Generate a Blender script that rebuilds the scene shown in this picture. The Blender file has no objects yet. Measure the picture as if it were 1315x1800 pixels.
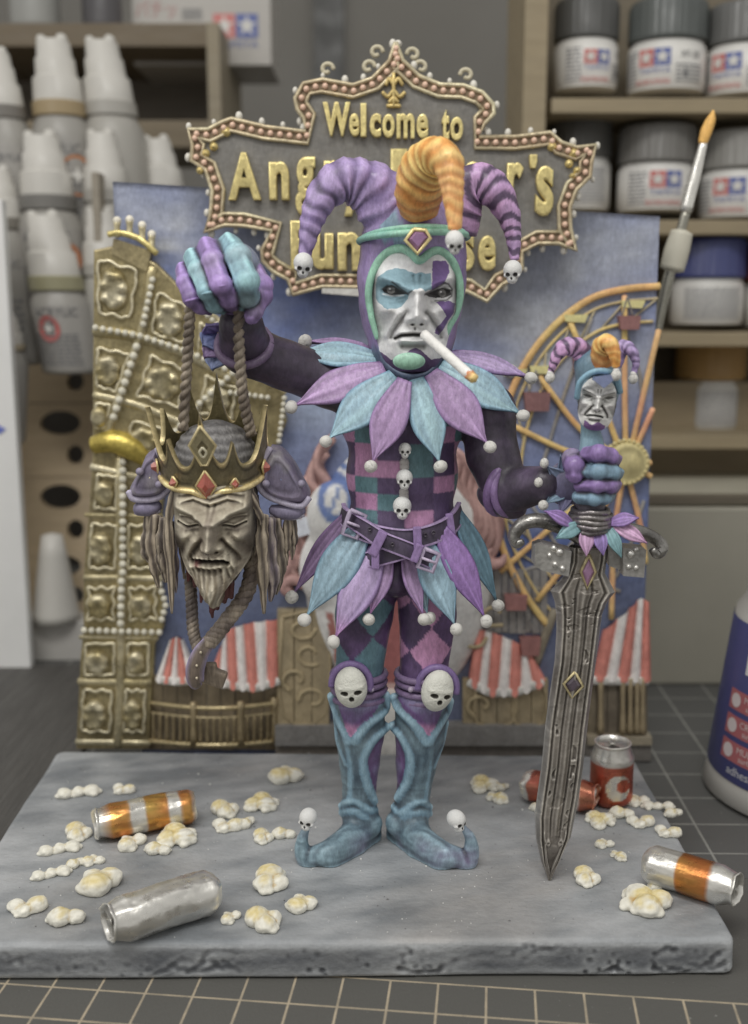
import bpy, bmesh, math, random
import numpy as np
from mathutils import Vector, Matrix, Euler

# ------------------------------------------------------------------ camera
# one unit is one centimetre
scene = bpy.context.scene
scene.unit_settings.system = 'METRIC'
scene.unit_settings.scale_length = 0.01
FPX, CX, CY, CAMH, TILT = 1930.0, 657.5, 900.0, 13.2, math.radians(10.9)
cam_data = bpy.data.cameras.new('camera')
cam = bpy.data.objects.new('camera', cam_data)
scene.collection.objects.link(cam)
cam.location = (0, 0, CAMH)
cam.rotation_euler = (math.pi / 2 - TILT, 0, 0)
cam_data.sensor_fit = 'VERTICAL'
cam_data.sensor_height = 36.0
cam_data.sensor_width = 26.3
cam_data.lens = 36.0 * FPX / 1800.0
cam_data.clip_start = 0.5
cam_data.clip_end = 1000
cam_data.dof.use_dof = True
cam_data.dof.focus_distance = 25.2
cam_data.dof.aperture_fstop = 0.115
scene.camera = cam

# ------------------------------------------------------------------ light
world = bpy.data.worlds.new('World')
scene.world = world
world.use_nodes = True
wnt = world.node_tree
bg = wnt.nodes['Background']
bg.inputs[0].default_value = (1.0, 0.985, 0.95, 1)
bg.inputs[1].default_value = 0.56

def area_light(name, loc, target, size, size_y, power, col):
    ld = bpy.data.lights.new(name, 'AREA')
    ld.shape = 'RECTANGLE'
    ld.size, ld.size_y = size, size_y
    ld.energy = power
    ld.color = col
    lo = bpy.data.objects.new(name, ld)
    scene.collection.objects.link(lo)
    lo.location = loc
    d = Vector(target) - Vector(loc)
    lo.rotation_euler = d.to_track_quat('-Z', 'Y').to_euler()
    return lo

# a ceiling lamp over the work bench and a desk lamp above the camera
area_light('ceiling_lamp', (-5, -4, 62), (0, 29, 3), 40, 13, 18500, (1.0, 0.985, 0.95))
area_light('desk_lamp', (-26, 8, 34), (0, 28, 6), 16, 12, 2600, (1.0, 0.98, 0.96))
scene.view_settings.view_transform = 'Standard'
scene.view_settings.look = 'None'
scene.view_settings.exposure = -0.1
scene.view_settings.gamma = 1.0
scene.cycles.max_bounces = 6
scene.cycles.use_denoising = True
scene.cycles.sample_clamp_indirect = 4.0

# ------------------------------------------------------------------ points
CT, ST = math.cos(TILT), math.sin(TILT)
def P(px, py, Y):
    """pixel of the photograph at distance Y -> world point"""
    dx, dy = (px - CX) / FPX, (CY - py) / FPX
    d = Vector((dx, CT + dy * ST, -ST + dy * CT))
    t = Y / d.y
    return Vector((d.x * t, Y, CAMH + d.z * t))
def G(px, py, z=0.0):
    """pixel of the photograph on the horizontal plane z -> world point"""
    dx, dy = (px - CX) / FPX, (CY - py) / FPX
    d = Vector((dx, CT + dy * ST, -ST + dy * CT))
    t = (z - CAMH) / d.z
    return Vector((d.x * t, d.y * t, z))
def S(py, Y):
    """centimetres per pixel at distance Y and row py"""
    p = P(CX, py, Y)
    return (p.y * CT + (CAMH - p.z) * ST) / FPX
def A(p):
    return np.array(p, dtype=np.float64)

# ------------------------------------------------------------------ colour
GAIN = 0.58
SAT = 0.80
def C(r, g, b, k=None):
    k = GAIN if k is None else k
    m_ = 0.3 * r + 0.55 * g + 0.15 * b; r, g, b = [m_ + (v - m_) * SAT for v in (r, g, b)]
    out = []
    for c in (r, g, b):
        c = c / 255.0
        l = c / 12.92 if c <= 0.04045 else ((c + 0.055) / 1.055) ** 2.4
        out.append(min(l / k, 0.86))
    return np.array(out)
def mixc(a, b, t):
    t = np.asarray(t)
    if t.ndim == 1:
        t = t[:, None]
    return a * (1 - t) + b * t
def sstep(a, b, x):
    t = np.clip((x - a) / (b - a), 0, 1)
    return t * t * (3 - 2 * t)
_rs = np.random.RandomState(7)
_ND = _rs.normal(size=(24, 3)); _ND /= np.linalg.norm(_ND, axis=1)[:, None]
_NP = _rs.uniform(0, 6.28, 24)
def nz(p, f=1.0, seed=0, octv=3):
    """smooth pseudo noise, about -1..1"""
    p = np.asarray(p, dtype=np.float64)
    out = np.zeros(len(p)); amp = 1.0; tot = 0
    for o in range(octv):
        a = 0
        for j in range(4):
            i = (seed * 5 + o * 4 + j) % 24
            a = a + np.sin(p @ (_ND[i] * f * (1.0 + 0.37 * j)) + _NP[i] + seed + 1.7 * np.sin(p @ (_ND[(i + 7) % 24] * f * 0.8) + seed * 2.1))
        out += amp * a / 3.0
        tot += amp
        amp *= 0.55; f *= 2.1
    return out / tot
def inpoly(x, z, poly):
    x = np.asarray(x); z = np.asarray(z)
    ins = np.zeros(x.shape, bool)
    n = len(poly)
    for i in range(n):
        x0, z0 = poly[i][0], poly[i][1]; x1, z1 = poly[(i + 1) % n][0], poly[(i + 1) % n][1]
        c = ((z0 > z) != (z1 > z))
        with np.errstate(divide='ignore', invalid='ignore'):
            xi = (x1 - x0) * (z - z0) / ((z1 - z0) if z1 != z0 else 1e-9) + x0
        ins ^= (c & (x < xi))
    return ins
def segd(x, z, a, b):
    ax, az = a; bx, bz = b
    vx, vz = bx - ax, bz - az
    t = np.clip(((x - ax) * vx + (z - az) * vz) / (vx * vx + vz * vz + 1e-12), 0, 1)
    return np.hypot(x - ax - t * vx, z - az - t * vz)
def polyd(x, z, pts):
    d = None
    for i in range(len(pts) - 1):
        e = segd(x, z, pts[i], pts[i + 1])
        d = e if d is None else np.minimum(d, e)
    return d

# ------------------------------------------------------------------ materials
def material(name, rough=0.5, edge=0.0, fine=0.0, metal=0.0, col=None, bump=0.15, bscale=9.0, var=0.12, vscale=2.5, coat=0.0, stretch=(1, 1, 1), spec=0.5, rvar=0.12, trans=0.0):
    m = bpy.data.materials.new(name)
    m.use_nodes = True
    nt = m.node_tree; N = nt.nodes; L = nt.links
    b = N['Principled BSDF']
    tc = N.new('ShaderNodeTexCoord')
    mp = N.new('ShaderNodeMapping'); mp.inputs['Scale'].default_value = stretch
    L.new(tc.outputs['Object'], mp.inputs[0])
    n1 = N.new('ShaderNodeTexNoise'); n1.inputs['Scale'].default_value = vscale; n1.inputs['Detail'].default_value = 5
    n1.inputs['Roughness'].default_value = 0.65
    L.new(mp.outputs[0], n1.inputs[0])
    mr = N.new('ShaderNodeMapRange')
    mr.inputs['From Min'].default_value = 0.25; mr.inputs['From Max'].default_value = 0.75
    mr.inputs['To Min'].default_value = 1 - var; mr.inputs['To Max'].default_value = 1 + var
    L.new(n1.outputs[0], mr.inputs[0])
    mul = N.new('ShaderNodeVectorMath'); mul.operation = 'SCALE'
    if col is None:
        at = N.new('ShaderNodeAttribute'); at.attribute_name = 'Col'
        L.new(at.outputs['Color'], mul.inputs[0])
    else:
        mul.inputs[0].default_value = tuple(col)
    L.new(mr.outputs[0], mul.inputs['Scale'])
    last = mul.outputs[0]
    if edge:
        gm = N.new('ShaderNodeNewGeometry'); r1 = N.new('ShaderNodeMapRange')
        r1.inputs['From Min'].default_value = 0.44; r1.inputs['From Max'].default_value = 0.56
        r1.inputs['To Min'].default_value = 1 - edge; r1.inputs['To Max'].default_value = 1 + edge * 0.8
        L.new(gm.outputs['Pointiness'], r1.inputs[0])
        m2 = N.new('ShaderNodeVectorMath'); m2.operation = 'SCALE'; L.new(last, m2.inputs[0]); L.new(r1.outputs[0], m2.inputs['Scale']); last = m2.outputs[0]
    if fine:
        # brush marks and small specks of the paint
        mpf = N.new('ShaderNodeMapping'); mpf.inputs['Scale'].default_value = (2.2, 2.2, 0.8); mpf.inputs['Rotation'].default_value = (0.3, 0.5, 0.2); L.new(tc.outputs['Object'], mpf.inputs[0])
        nf = N.new('ShaderNodeTexNoise'); nf.inputs['Scale'].default_value = 5.5; nf.inputs['Detail'].default_value = 6; nf.inputs['Roughness'].default_value = 0.75; nf.inputs['Distortion'].default_value = 0.6
        L.new(mpf.outputs[0], nf.inputs[0])
        r2 = N.new('ShaderNodeMapRange'); r2.inputs['From Min'].default_value = 0.3; r2.inputs['From Max'].default_value = 0.7; r2.inputs['To Min'].default_value = 1 - fine; r2.inputs['To Max'].default_value = 1 + fine
        L.new(nf.outputs[0], r2.inputs[0])
        m3 = N.new('ShaderNodeVectorMath'); m3.operation = 'SCALE'; L.new(last, m3.inputs[0]); L.new(r2.outputs[0], m3.inputs['Scale']); last = m3.outputs[0]
    L.new(last, b.inputs['Base Color'])
    mr2 = N.new('ShaderNodeMapRange')
    mr2.inputs['From Min'].default_value = 0.3; mr2.inputs['From Max'].default_value = 0.7
    mr2.inputs['To Min'].default_value = max(rough - rvar, 0.03); mr2.inputs['To Max'].default_value = min(rough + rvar, 1)
    n3 = N.new('ShaderNodeTexNoise'); n3.inputs['Scale'].default_value = vscale * 1.7; n3.inputs['Detail'].default_value = 4
    L.new(mp.outputs[0], n3.inputs[0])
    L.new(n3.outputs[0], mr2.inputs[0]); L.new(mr2.outputs[0], b.inputs['Roughness'])
    b.inputs['Metallic'].default_value = metal
    b.inputs['Specular IOR Level'].default_value = spec
    b.inputs['Coat Weight'].default_value = coat
    b.inputs['Coat Roughness'].default_value = 0.25
    if trans:
        b.inputs['Transmission Weight'].default_value = trans
    if bump:
        n2 = N.new('ShaderNodeTexNoise'); n2.inputs['Scale'].default_value = bscale; n2.inputs['Detail'].default_value = 5
        L.new(mp.outputs[0], n2.inputs[0])
        bp = N.new('ShaderNodeBump'); bp.inputs['Strength'].default_value = bump; bp.inputs['Distance'].default_value = 0.06
        L.new(n2.outputs[0], bp.inputs['Height']); L.new(bp.outputs[0], b.inputs['Normal'])
    return m
M = {}
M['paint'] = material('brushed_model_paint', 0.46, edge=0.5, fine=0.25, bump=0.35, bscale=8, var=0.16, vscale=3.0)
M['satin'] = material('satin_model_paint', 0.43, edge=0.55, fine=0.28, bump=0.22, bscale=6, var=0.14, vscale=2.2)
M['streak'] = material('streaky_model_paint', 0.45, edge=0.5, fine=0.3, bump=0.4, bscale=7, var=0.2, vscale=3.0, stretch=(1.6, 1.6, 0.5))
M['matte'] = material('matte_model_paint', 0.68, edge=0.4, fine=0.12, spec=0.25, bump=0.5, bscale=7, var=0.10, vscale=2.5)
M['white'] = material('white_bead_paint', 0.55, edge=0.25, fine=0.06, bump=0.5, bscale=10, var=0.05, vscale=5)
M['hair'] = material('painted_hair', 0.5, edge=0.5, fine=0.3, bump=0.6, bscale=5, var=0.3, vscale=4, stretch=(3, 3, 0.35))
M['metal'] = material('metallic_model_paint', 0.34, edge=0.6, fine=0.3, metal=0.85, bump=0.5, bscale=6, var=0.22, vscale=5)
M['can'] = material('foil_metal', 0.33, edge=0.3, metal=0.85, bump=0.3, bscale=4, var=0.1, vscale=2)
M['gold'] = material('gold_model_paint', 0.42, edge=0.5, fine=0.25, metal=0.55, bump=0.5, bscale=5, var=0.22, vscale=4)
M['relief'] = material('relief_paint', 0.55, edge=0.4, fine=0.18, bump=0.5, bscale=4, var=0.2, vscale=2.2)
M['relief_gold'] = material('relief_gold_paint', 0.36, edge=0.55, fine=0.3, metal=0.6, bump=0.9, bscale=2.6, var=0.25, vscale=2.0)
M['plastic'] = material('label_plastic', 0.4, bump=0.03, bscale=2, var=0.04, vscale=0.6)
M['wood'] = material('plywood', 0.6, bump=0.15, bscale=4, var=0.12, vscale=0.7, stretch=(0.5, 3, 3))
M['steel'] = material('worn_steel', 0.42, edge=0.25, fine=0.16, metal=0.45, bump=0.4, bscale=7, var=0.16, vscale=3)
M['gem'] = material('gem_paint', 0.2, bump=0.15, bscale=5, var=0.2, vscale=6, coat=0.6)

# ------------------------------------------------------------------ objects
COL = scene.collection
def wloc(o):
    v = Vector((0, 0, 0))
    while o is not None:
        v += Vector(o.location); o = o.parent
    return v
def props(o, label=None, cat=None, group=None, kind=None):
    if label: o['label'] = label
    if cat: o['category'] = cat
    if group: o['group'] = group
    if kind: o['kind'] = kind
    return o
def thing(name, loc, label, cat, group=None):
    o = bpy.data.objects.new(name, None)
    COL.objects.link(o); o.location = Vector(loc)
    o.empty_display_size = 0.5
    return props(o, label, cat, group)
def mesh_np(name, V, faces, cols=None, smooth=True):
    """faces: one array (M,k) or a list of arrays / lists"""
    me = bpy.data.meshes.new(name)
    V = np.asarray(V, dtype=np.float32)
    if isinstance(faces, np.ndarray): faces = [faces]
    if len(faces) and not isinstance(faces[0], np.ndarray):
        me.from_pydata([tuple(v) for v in V.tolist()], [], [tuple(int(i) for i in f) for f in faces])
    else:
        faces = [f for f in faces if len(f)]
        idx = np.concatenate([f.reshape(-1) for f in faces]).astype(np.int32)
        tot = np.concatenate([np.full(len(f), f.shape[1], np.int32) for f in faces])
        st = np.concatenate([[0], np.cumsum(tot)[:-1]]).astype(np.int32)
        me.vertices.add(len(V)); me.vertices.foreach_set('co', V.reshape(-1))
        me.loops.add(len(idx)); me.loops.foreach_set('vertex_index', idx)
        me.polygons.add(len(tot)); me.polygons.foreach_set('loop_start', st); me.polygons.foreach_set('loop_total', tot)
        me.update(calc_edges=True)
    me.validate()
    if smooth:
        me.polygons.foreach_set('use_smooth', np.ones(len(me.polygons), bool))
    if cols is not None:
        cols = np.asarray(cols, dtype=np.float64)
        if cols.ndim == 1: cols = np.tile(cols, (len(V), 1))
        a = me.color_attributes.new('Col', 'FLOAT_COLOR', 'POINT')
        cc = np.ones((len(V), 4), np.float32); cc[:, :3] = np.clip(cols, 0.004, 0.9)
        a.data.foreach_set('color', cc.reshape(-1))
    return me
def link(name, me, mat, parent=None, loc=None, rot=None):
    o = bpy.data.objects.new(name, me)
    COL.objects.link(o)
    if mat is not None and not me.materials: me.materials.append(M[mat] if isinstance(mat, str) else mat)
    if parent is not None: o.parent = parent
    if loc is not None: o.location = loc
    if rot is not None: o.rotation_euler = rot
    return o
def outward(V, faces):
    """turn faces so that they look away from the middle of the mesh"""
    c = V.mean(0); W = V - c; vol = 0.0
    isnp = isinstance(faces, np.ndarray) or (len(faces) and isinstance(faces[0], np.ndarray))
    if isnp:
        for f in ([faces] if isinstance(faces, np.ndarray) else faces):
            if len(f) == 0: continue
            for k in range(1, f.shape[1] - 1): vol += np.einsum('ij,ij->i', W[f[:, 0]], np.cross(W[f[:, k]], W[f[:, k + 1]])).sum()
        if vol < 0: return faces[:, ::-1] if isinstance(faces, np.ndarray) else [f[:, ::-1] for f in faces]
        return faces
    for f in faces:
        for k in range(1, len(f) - 1): vol += W[f[0]] @ np.cross(W[f[k]], W[f[k + 1]])
    return [list(f)[::-1] for f in faces] if vol < 0 else faces
def mk(name, V, faces, mat, parent=None, cols=None, smooth=True, origin=None, sharp=None):
    """mesh given in world coordinates; its origin goes to the parent's or to its own base"""
    V = np.asarray(V, dtype=np.float64)
    faces = outward(V, faces)
    if parent is not None:
        org = A(wloc(parent)); loc = (0, 0, 0)
        if origin is not None: loc = Vector(origin) - wloc(parent); org = A(origin)
    else:
        org = A(origin) if origin is not None else np.array([(V[:, 0].min() + V[:, 0].max()) / 2, (V[:, 1].min() + V[:, 1].max()) / 2, V[:, 2].min()])
        loc = org
    me = mesh_np(name, V - org, faces, cols, smooth)
    if sharp is not None:
        try: me.set_sharp_from_angle(angle=math.radians(sharp))
        except Exception: pass
    return link(name, me, mat, parent, loc)
def copy_tree(src, loc=None, rot=None, parent=None):
    c = src.copy(); COL.objects.link(c)
    if parent is not None: c.parent = parent
    if loc is not None: c.location = loc
    if rot is not None: c.rotation_euler = rot
    for ch in list(src.children):
        copy_tree(ch, parent=c)
    return c

# ------------------------------------------------------------------ shapes
def merge(parts):
    """[(V, faces, cols)] -> one; faces as (M,4) arrays of quads (tris repeat nothing: keep as lists)"""
    Vs, Fs, Cs, n = [], [], [], 0
    for V, F, c in parts:
        V = np.asarray(V); Vs.append(V)
        for f in (F if isinstance(F, list) else [F]):
            Fs.append(np.asarray(f) + n)
        if c is not None:
            c = np.asarray(c); Cs.append(np.tile(c, (len(V), 1)) if c.ndim == 1 else c)
        n += len(V)
    by = {}
    for f in Fs: by.setdefault(f.shape[1], []).append(f)
    return np.concatenate(Vs), [np.concatenate(v) for v in by.values()], (np.concatenate(Cs) if Cs else None)
def catmull(pts, n):
    pts = np.asarray(pts, dtype=np.float64)
    p = np.vstack([2 * pts[0] - pts[1], pts, 2 * pts[-1] - pts[-2]])
    out = []
    for i in range(1, len(p) - 2):
        t = np.linspace(0, 1, n, endpoint=False)[:, None]
        out.append(0.5 * ((2 * p[i]) + (-p[i - 1] + p[i + 1]) * t + (2 * p[i - 1] - 5 * p[i] + 4 * p[i + 1] - p[i + 2]) * t ** 2
                          + (-p[i - 1] + 3 * p[i] - 3 * p[i + 1] + p[i + 2]) * t ** 3))
    out.append(pts[-1][None])
    return np.vstack(out)
def grid_faces(nu, nv, closed=True):
    """rings nu, each of nv points"""
    i = np.arange(nu - 1)[:, None]; j = np.arange(nv if closed else nv - 1)[None, :]
    a = i * nv + j; b = i * nv + (j + 1) % nv
    return np.stack([a, b, b + nv, a + nv], -1).reshape(-1, 4)
def tube(path, rad, n=16, sub=6, cap=True, flat=None, ref=(0, 1, 0), disp=None, smooth=True):
    """path (k,3), rad (k,) ; flat: factor of the radius along ref. returns V, F, t, ang"""
    path = np.asarray([tuple(p) for p in path], dtype=np.float64)
    rad = np.asarray(rad, dtype=np.float64) * np.ones(len(path))
    q = np.column_stack([path, rad])
    if sub > 1: q = catmull(q, sub) if smooth else q
    c, r = q[:, :3], np.maximum(q[:, 3], 1e-4)
    T = np.gradient(c, axis=0); T /= np.linalg.norm(T, axis=1)[:, None] + 1e-12
    ref = np.asarray(ref, float)
    e1 = ref - T[0] * (T[0] @ ref); e1 /= np.linalg.norm(e1) + 1e-9
    E1 = [e1]
    for k in range(1, len(c)):
        e = E1[-1] - T[k] * (T[k] @ E1[-1]); e /= np.linalg.norm(e) + 1e-12; E1.append(e)
    E1 = np.array(E1); E2 = np.cross(T, E1)
    ang = np.linspace(0, 2 * np.pi, n, endpoint=False)
    t = np.linspace(0, 1, len(c))
    tt, aa = np.meshgrid(t, ang, indexing='ij')
    R = np.repeat(r[:, None], n, 1)
    if disp is not None: R = R * (1 + disp(tt, aa))
    fl = 1.0 if flat is None else flat
    V = c[:, None, :] + (E1[:, None, :] * (np.cos(aa) * R * fl)[..., None] + E2[:, None, :] * (np.sin(aa) * R)[..., None])
    V = V.reshape(-1, 3); F = grid_faces(len(c), n)
    T1, A1 = tt.reshape(-1), aa.reshape(-1)
    F = [F]
    if cap:
        V = np.vstack([V, c[0] - T[0] * r[0] * 0.35, c[-1] + T[-1] * r[-1] * 0.35])
        m = len(c) * n; j = np.arange(n)
        F.append(np.stack([np.full(n, m), (j + 1) % n, j], -1))
        b = (len(c) - 1) * n
        F.append(np.stack([np.full(n, m + 1), b + j, b + (j + 1) % n], -1))
        T1 = np.append(T1, [0, 1]); A1 = np.append(A1, [0, 0])
    return V, F, T1, A1
def rope(path, rad, strands=2, turns=10, sub=14, n=8):
    """twisted cord"""
    c = catmull(np.asarray([tuple(p) for p in path], float), sub)
    T = np.gradient(c, axis=0); T /= np.linalg.norm(T, axis=1)[:, None] + 1e-12
    e = np.cross(T, [0.13, 1, 0.2]); e /= np.linalg.norm(e, axis=1)[:, None]; f = np.cross(T, e)
    out = []
    t = np.linspace(0, 1, len(c))
    for s in range(strands):
        a = 2 * np.pi * (s / strands + turns * t)
        q = c + (e * np.cos(a)[:, None] + f * np.sin(a)[:, None]) * rad * 0.48
        V, F, _, _ = tube(q, rad * 0.62, n=n, sub=1)
        out.append((V, F, None))
    V, F, _ = merge(out)
    return V, F
def lathe(profile, n=32, centre=(0, 0, 0), axis=None, disp=None):
    """profile [(r, z)] ; returns V, F"""
    pr = np.asarray(profile, float)
    ang = np.linspace(0, 2 * np.pi, n, endpoint=False)
    r = pr[:, 0][:, None]; z = pr[:, 1][:, None]
    V = np.stack([r * np.cos(ang), r * np.sin(ang), z + 0 * ang], -1).reshape(-1, 3)
    F = grid_faces(len(pr), n)
    if disp is not None: V = disp(V)
    if axis is not None:
        q = Vector((0, 0, 1)).rotation_difference(Vector(axis)).to_matrix()
        V = V @ np.array(q).T
    return V + A(centre), F[:, ::-1]
def box(c, h, R=None, bevel=0.0):
    """bevelled box as V, F list"""
    bm = bmesh.new()
    bmesh.ops.create_cube(bm, size=2)
    for v in bm.verts: v.co = Vector((v.co.x * h[0], v.co.y * h[1], v.co.z * h[2]))
    if bevel > 0:
        bmesh.ops.bevel(bm, geom=bm.edges[:], offset=bevel, segments=1 if bevel < 0.03 else 2, affect='EDGES', profile=0.6)
    V = np.array([tuple(v.co) for v in bm.verts])
    F = [[v.index for v in f.verts] for f in bm.faces]
    bm.free()
    if R is not None: V = V @ np.array(R).T
    return V + A(c), F
def mbox(name, c, h, mat, parent=None, col=None, R=None, bevel=0.05, smooth=False, **k):
    V, F = box(c, h, R, bevel)
    return mk(name, V, F, mat, parent, cols=col, smooth=smooth, **k)
def fmerge(parts):
    """merge for python face lists"""
    Vs, Fs, Cs, n = [], [], [], 0
    for V, F, c in parts:
        V = np.asarray(V); Vs.append(V)
        for f in F:
            if isinstance(f, np.ndarray) and f.ndim == 2:
                Fs.extend([[int(i) + n for i in g] for g in f])
            else:
                Fs.append([int(i) + n for i in f])
        if c is not None:
            c = np.asarray(c); Cs.append(np.tile(c, (len(V), 1)) if c.ndim == 1 else c)
        n += len(V)
    return np.concatenate(Vs), Fs, (np.concatenate(Cs) if Cs else None)
def prism(poly, y0, y1, bevel=0.0, segs=2, colf=None):
    """outline poly [(x,z)] stood between y0 (front) and y1 (back)"""
    bm = bmesh.new()
    pts = [tuple(p) for p in poly]
    a = sum(pts[i][0] * pts[(i + 1) % len(pts)][1] - pts[(i + 1) % len(pts)][0] * pts[i][1] for i in range(len(pts)))
    if a < 0: pts = pts[::-1]
    f = bm.faces.new([bm.verts.new((x, y0, z)) for x, z in pts])
    f.normal_update()
    if f.normal.y > 0: f.normal_flip()
    r = bmesh.ops.extrude_face_region(bm, geom=[f])
    nv = [g for g in r['geom'] if isinstance(g, bmesh.types.BMVert)]
    for v in nv: v.co.y = y1
    # keep the front face (deleted by extrude): rebuild if needed
    bm.faces.ensure_lookup_table()
    fr = [g for g in bm.faces if all(abs(v.co.y - y0) < 1e-9 for v in g.verts)]
    if not fr:
        bmesh.ops.holes_fill(bm, edges=[e for e in bm.edges if e.is_boundary], sides=0)
    if bevel > 0:
        ed = [e for e in bm.edges if all(abs(v.co.y - y0) < 1e-9 for v in e.verts)]
        bmesh.ops.bevel(bm, geom=ed, offset=bevel, segments=segs, affect='EDGES', profile=0.5, clamp_overlap=True)
    bmesh.ops.recalc_face_normals(bm, faces=bm.faces[:])
    bmesh.ops.triangulate(bm, faces=[g for g in bm.faces if len(g.verts) > 4])
    bm.verts.index_update()
    V = np.array([tuple(v.co) for v in bm.verts]); F = [[v.index for v in g.verts] for g in bm.faces]
    bm.free()
    return V, F
def spheres(cs, rs, col=None, nu=6, nv=8):
    th = np.linspace(0, np.pi, nu + 1)[1:-1]; ph = np.linspace(0, 2 * np.pi, nv, endpoint=False)
    base = np.stack([np.outer(np.sin(th), np.cos(ph)), np.outer(np.sin(th), np.sin(ph)), np.outer(np.cos(th), np.ones(nv))], -1).reshape(-1, 3)
    base = np.vstack([base, [0, 0, 1], [0, 0, -1]])
    gf = grid_faces(nu - 1, nv)[:, ::-1]
    j = np.arange(nv); m = (nu - 1) * nv
    t1 = np.stack([np.full(nv, m), j, (j + 1) % nv], -1)
    b = (nu - 2) * nv
    t2 = np.stack([np.full(nv, m + 1), b + (j + 1) % nv, b + j], -1)
    out = []
    for c, r in zip(cs, rs):
        out.append((base * r + A(c), [gf, t1, t2], col))
    return merge(out)
def petal(root, tip, width, nrm, col, edge=None, bend=0.15, thick=0.07, peak=0.45, tiltw=0.0, nu=22, nv=13, root_w=0.25, fold=0.10, seed=0, rimh=0.05, tipcol=None):
    """pointed leaf of cloth from root to tip, its face looking along nrm"""
    root, tip, nrm = A(root), A(tip), A(nrm)
    ax = tip - root; Ln = np.linalg.norm(ax); ax /= Ln
    nrm = nrm - ax * (nrm @ ax); nrm /= np.linalg.norm(nrm)
    sd = np.cross(ax, nrm)
    t = np.linspace(0, 1, nu); u = np.linspace(-1, 1, nv)
    tt, uu = np.meshgrid(t, u, indexing='ij')
    w = np.where(tt < peak, root_w + (1 - root_w) * np.sin(np.clip(tt / peak, 0, 1) * np.pi / 2) ** 1.2,
                 np.clip(np.cos(np.clip((tt - peak) / (1 - peak), 0, 1) * np.pi / 2), 0, 1) ** 1.35 * 0.96 + 0.04)
    w = w * width / 2
    h = bend * Ln * np.sin(tt * np.pi) - fold * width * np.abs(uu) ** 1.5 * np.sin(tt * np.pi)
    rim = rimh * np.exp(-((np.abs(uu) - 0.86) / 0.12) ** 2) * sstep(0, 0.15, tt)
    rim += rimh * 0.7 * np.exp(-(uu / 0.10) ** 2) * (1 - sstep(0.5, 0.9, tt)) * -0.6
    q = np.stack([tt * Ln * 9 / 5, uu * 6, 0 * tt + seed], -1).reshape(-1, 3)
    ns = nz(q, 1.2, seed % 5, 2).reshape(tt.shape)
    top = root + ax * (tt * Ln)[..., None] + sd * (uu * w)[..., None] + nrm * (h + rim + 0.02 * ns)[..., None]
    bot = top - nrm * (thick * (1 - 0.5 * np.abs(uu)) + rim * 0)[..., None]
    V = np.concatenate([top.reshape(-1, 3), bot.reshape(-1, 3)])
    n0 = nu * nv
    F = grid_faces(nu, nv, False)
    Fb = F[:, ::-1] + n0
    e = []
    for i in range(nu - 1):
        e.append([i * nv, (i + 1) * nv, (i + 1) * nv + n0, i * nv + n0])
        a = i * nv + nv - 1; b = a + nv
        e.append([a, a + n0, b + n0, b])
    for j in range(nv - 1):
        e.append([j, j + n0, j + 1 + n0, j + 1]); a = (nu - 1) * nv + j
        e.append([a, a + 1, a + 1 + n0, a + n0])
    F = np.concatenate([F, Fb, np.array(e)])
    st = nz(np.stack([tt * 2.2, uu * 13, 0 * tt + seed * 1.3], -1).reshape(-1, 3), 1.0, 3, 2)
    col = np.asarray(col); edge = col * 0.7 if edge is None else np.asarray(edge)
    au = np.abs(uu).reshape(-1); t1 = tt.reshape(-1)
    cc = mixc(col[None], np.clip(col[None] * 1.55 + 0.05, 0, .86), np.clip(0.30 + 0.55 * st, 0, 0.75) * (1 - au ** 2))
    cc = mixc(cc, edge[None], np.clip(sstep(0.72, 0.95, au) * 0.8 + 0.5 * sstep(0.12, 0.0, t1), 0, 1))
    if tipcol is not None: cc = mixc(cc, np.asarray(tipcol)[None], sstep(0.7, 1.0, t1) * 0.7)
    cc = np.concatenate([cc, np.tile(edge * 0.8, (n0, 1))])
    return V, F[:, ::-1], cc

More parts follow.
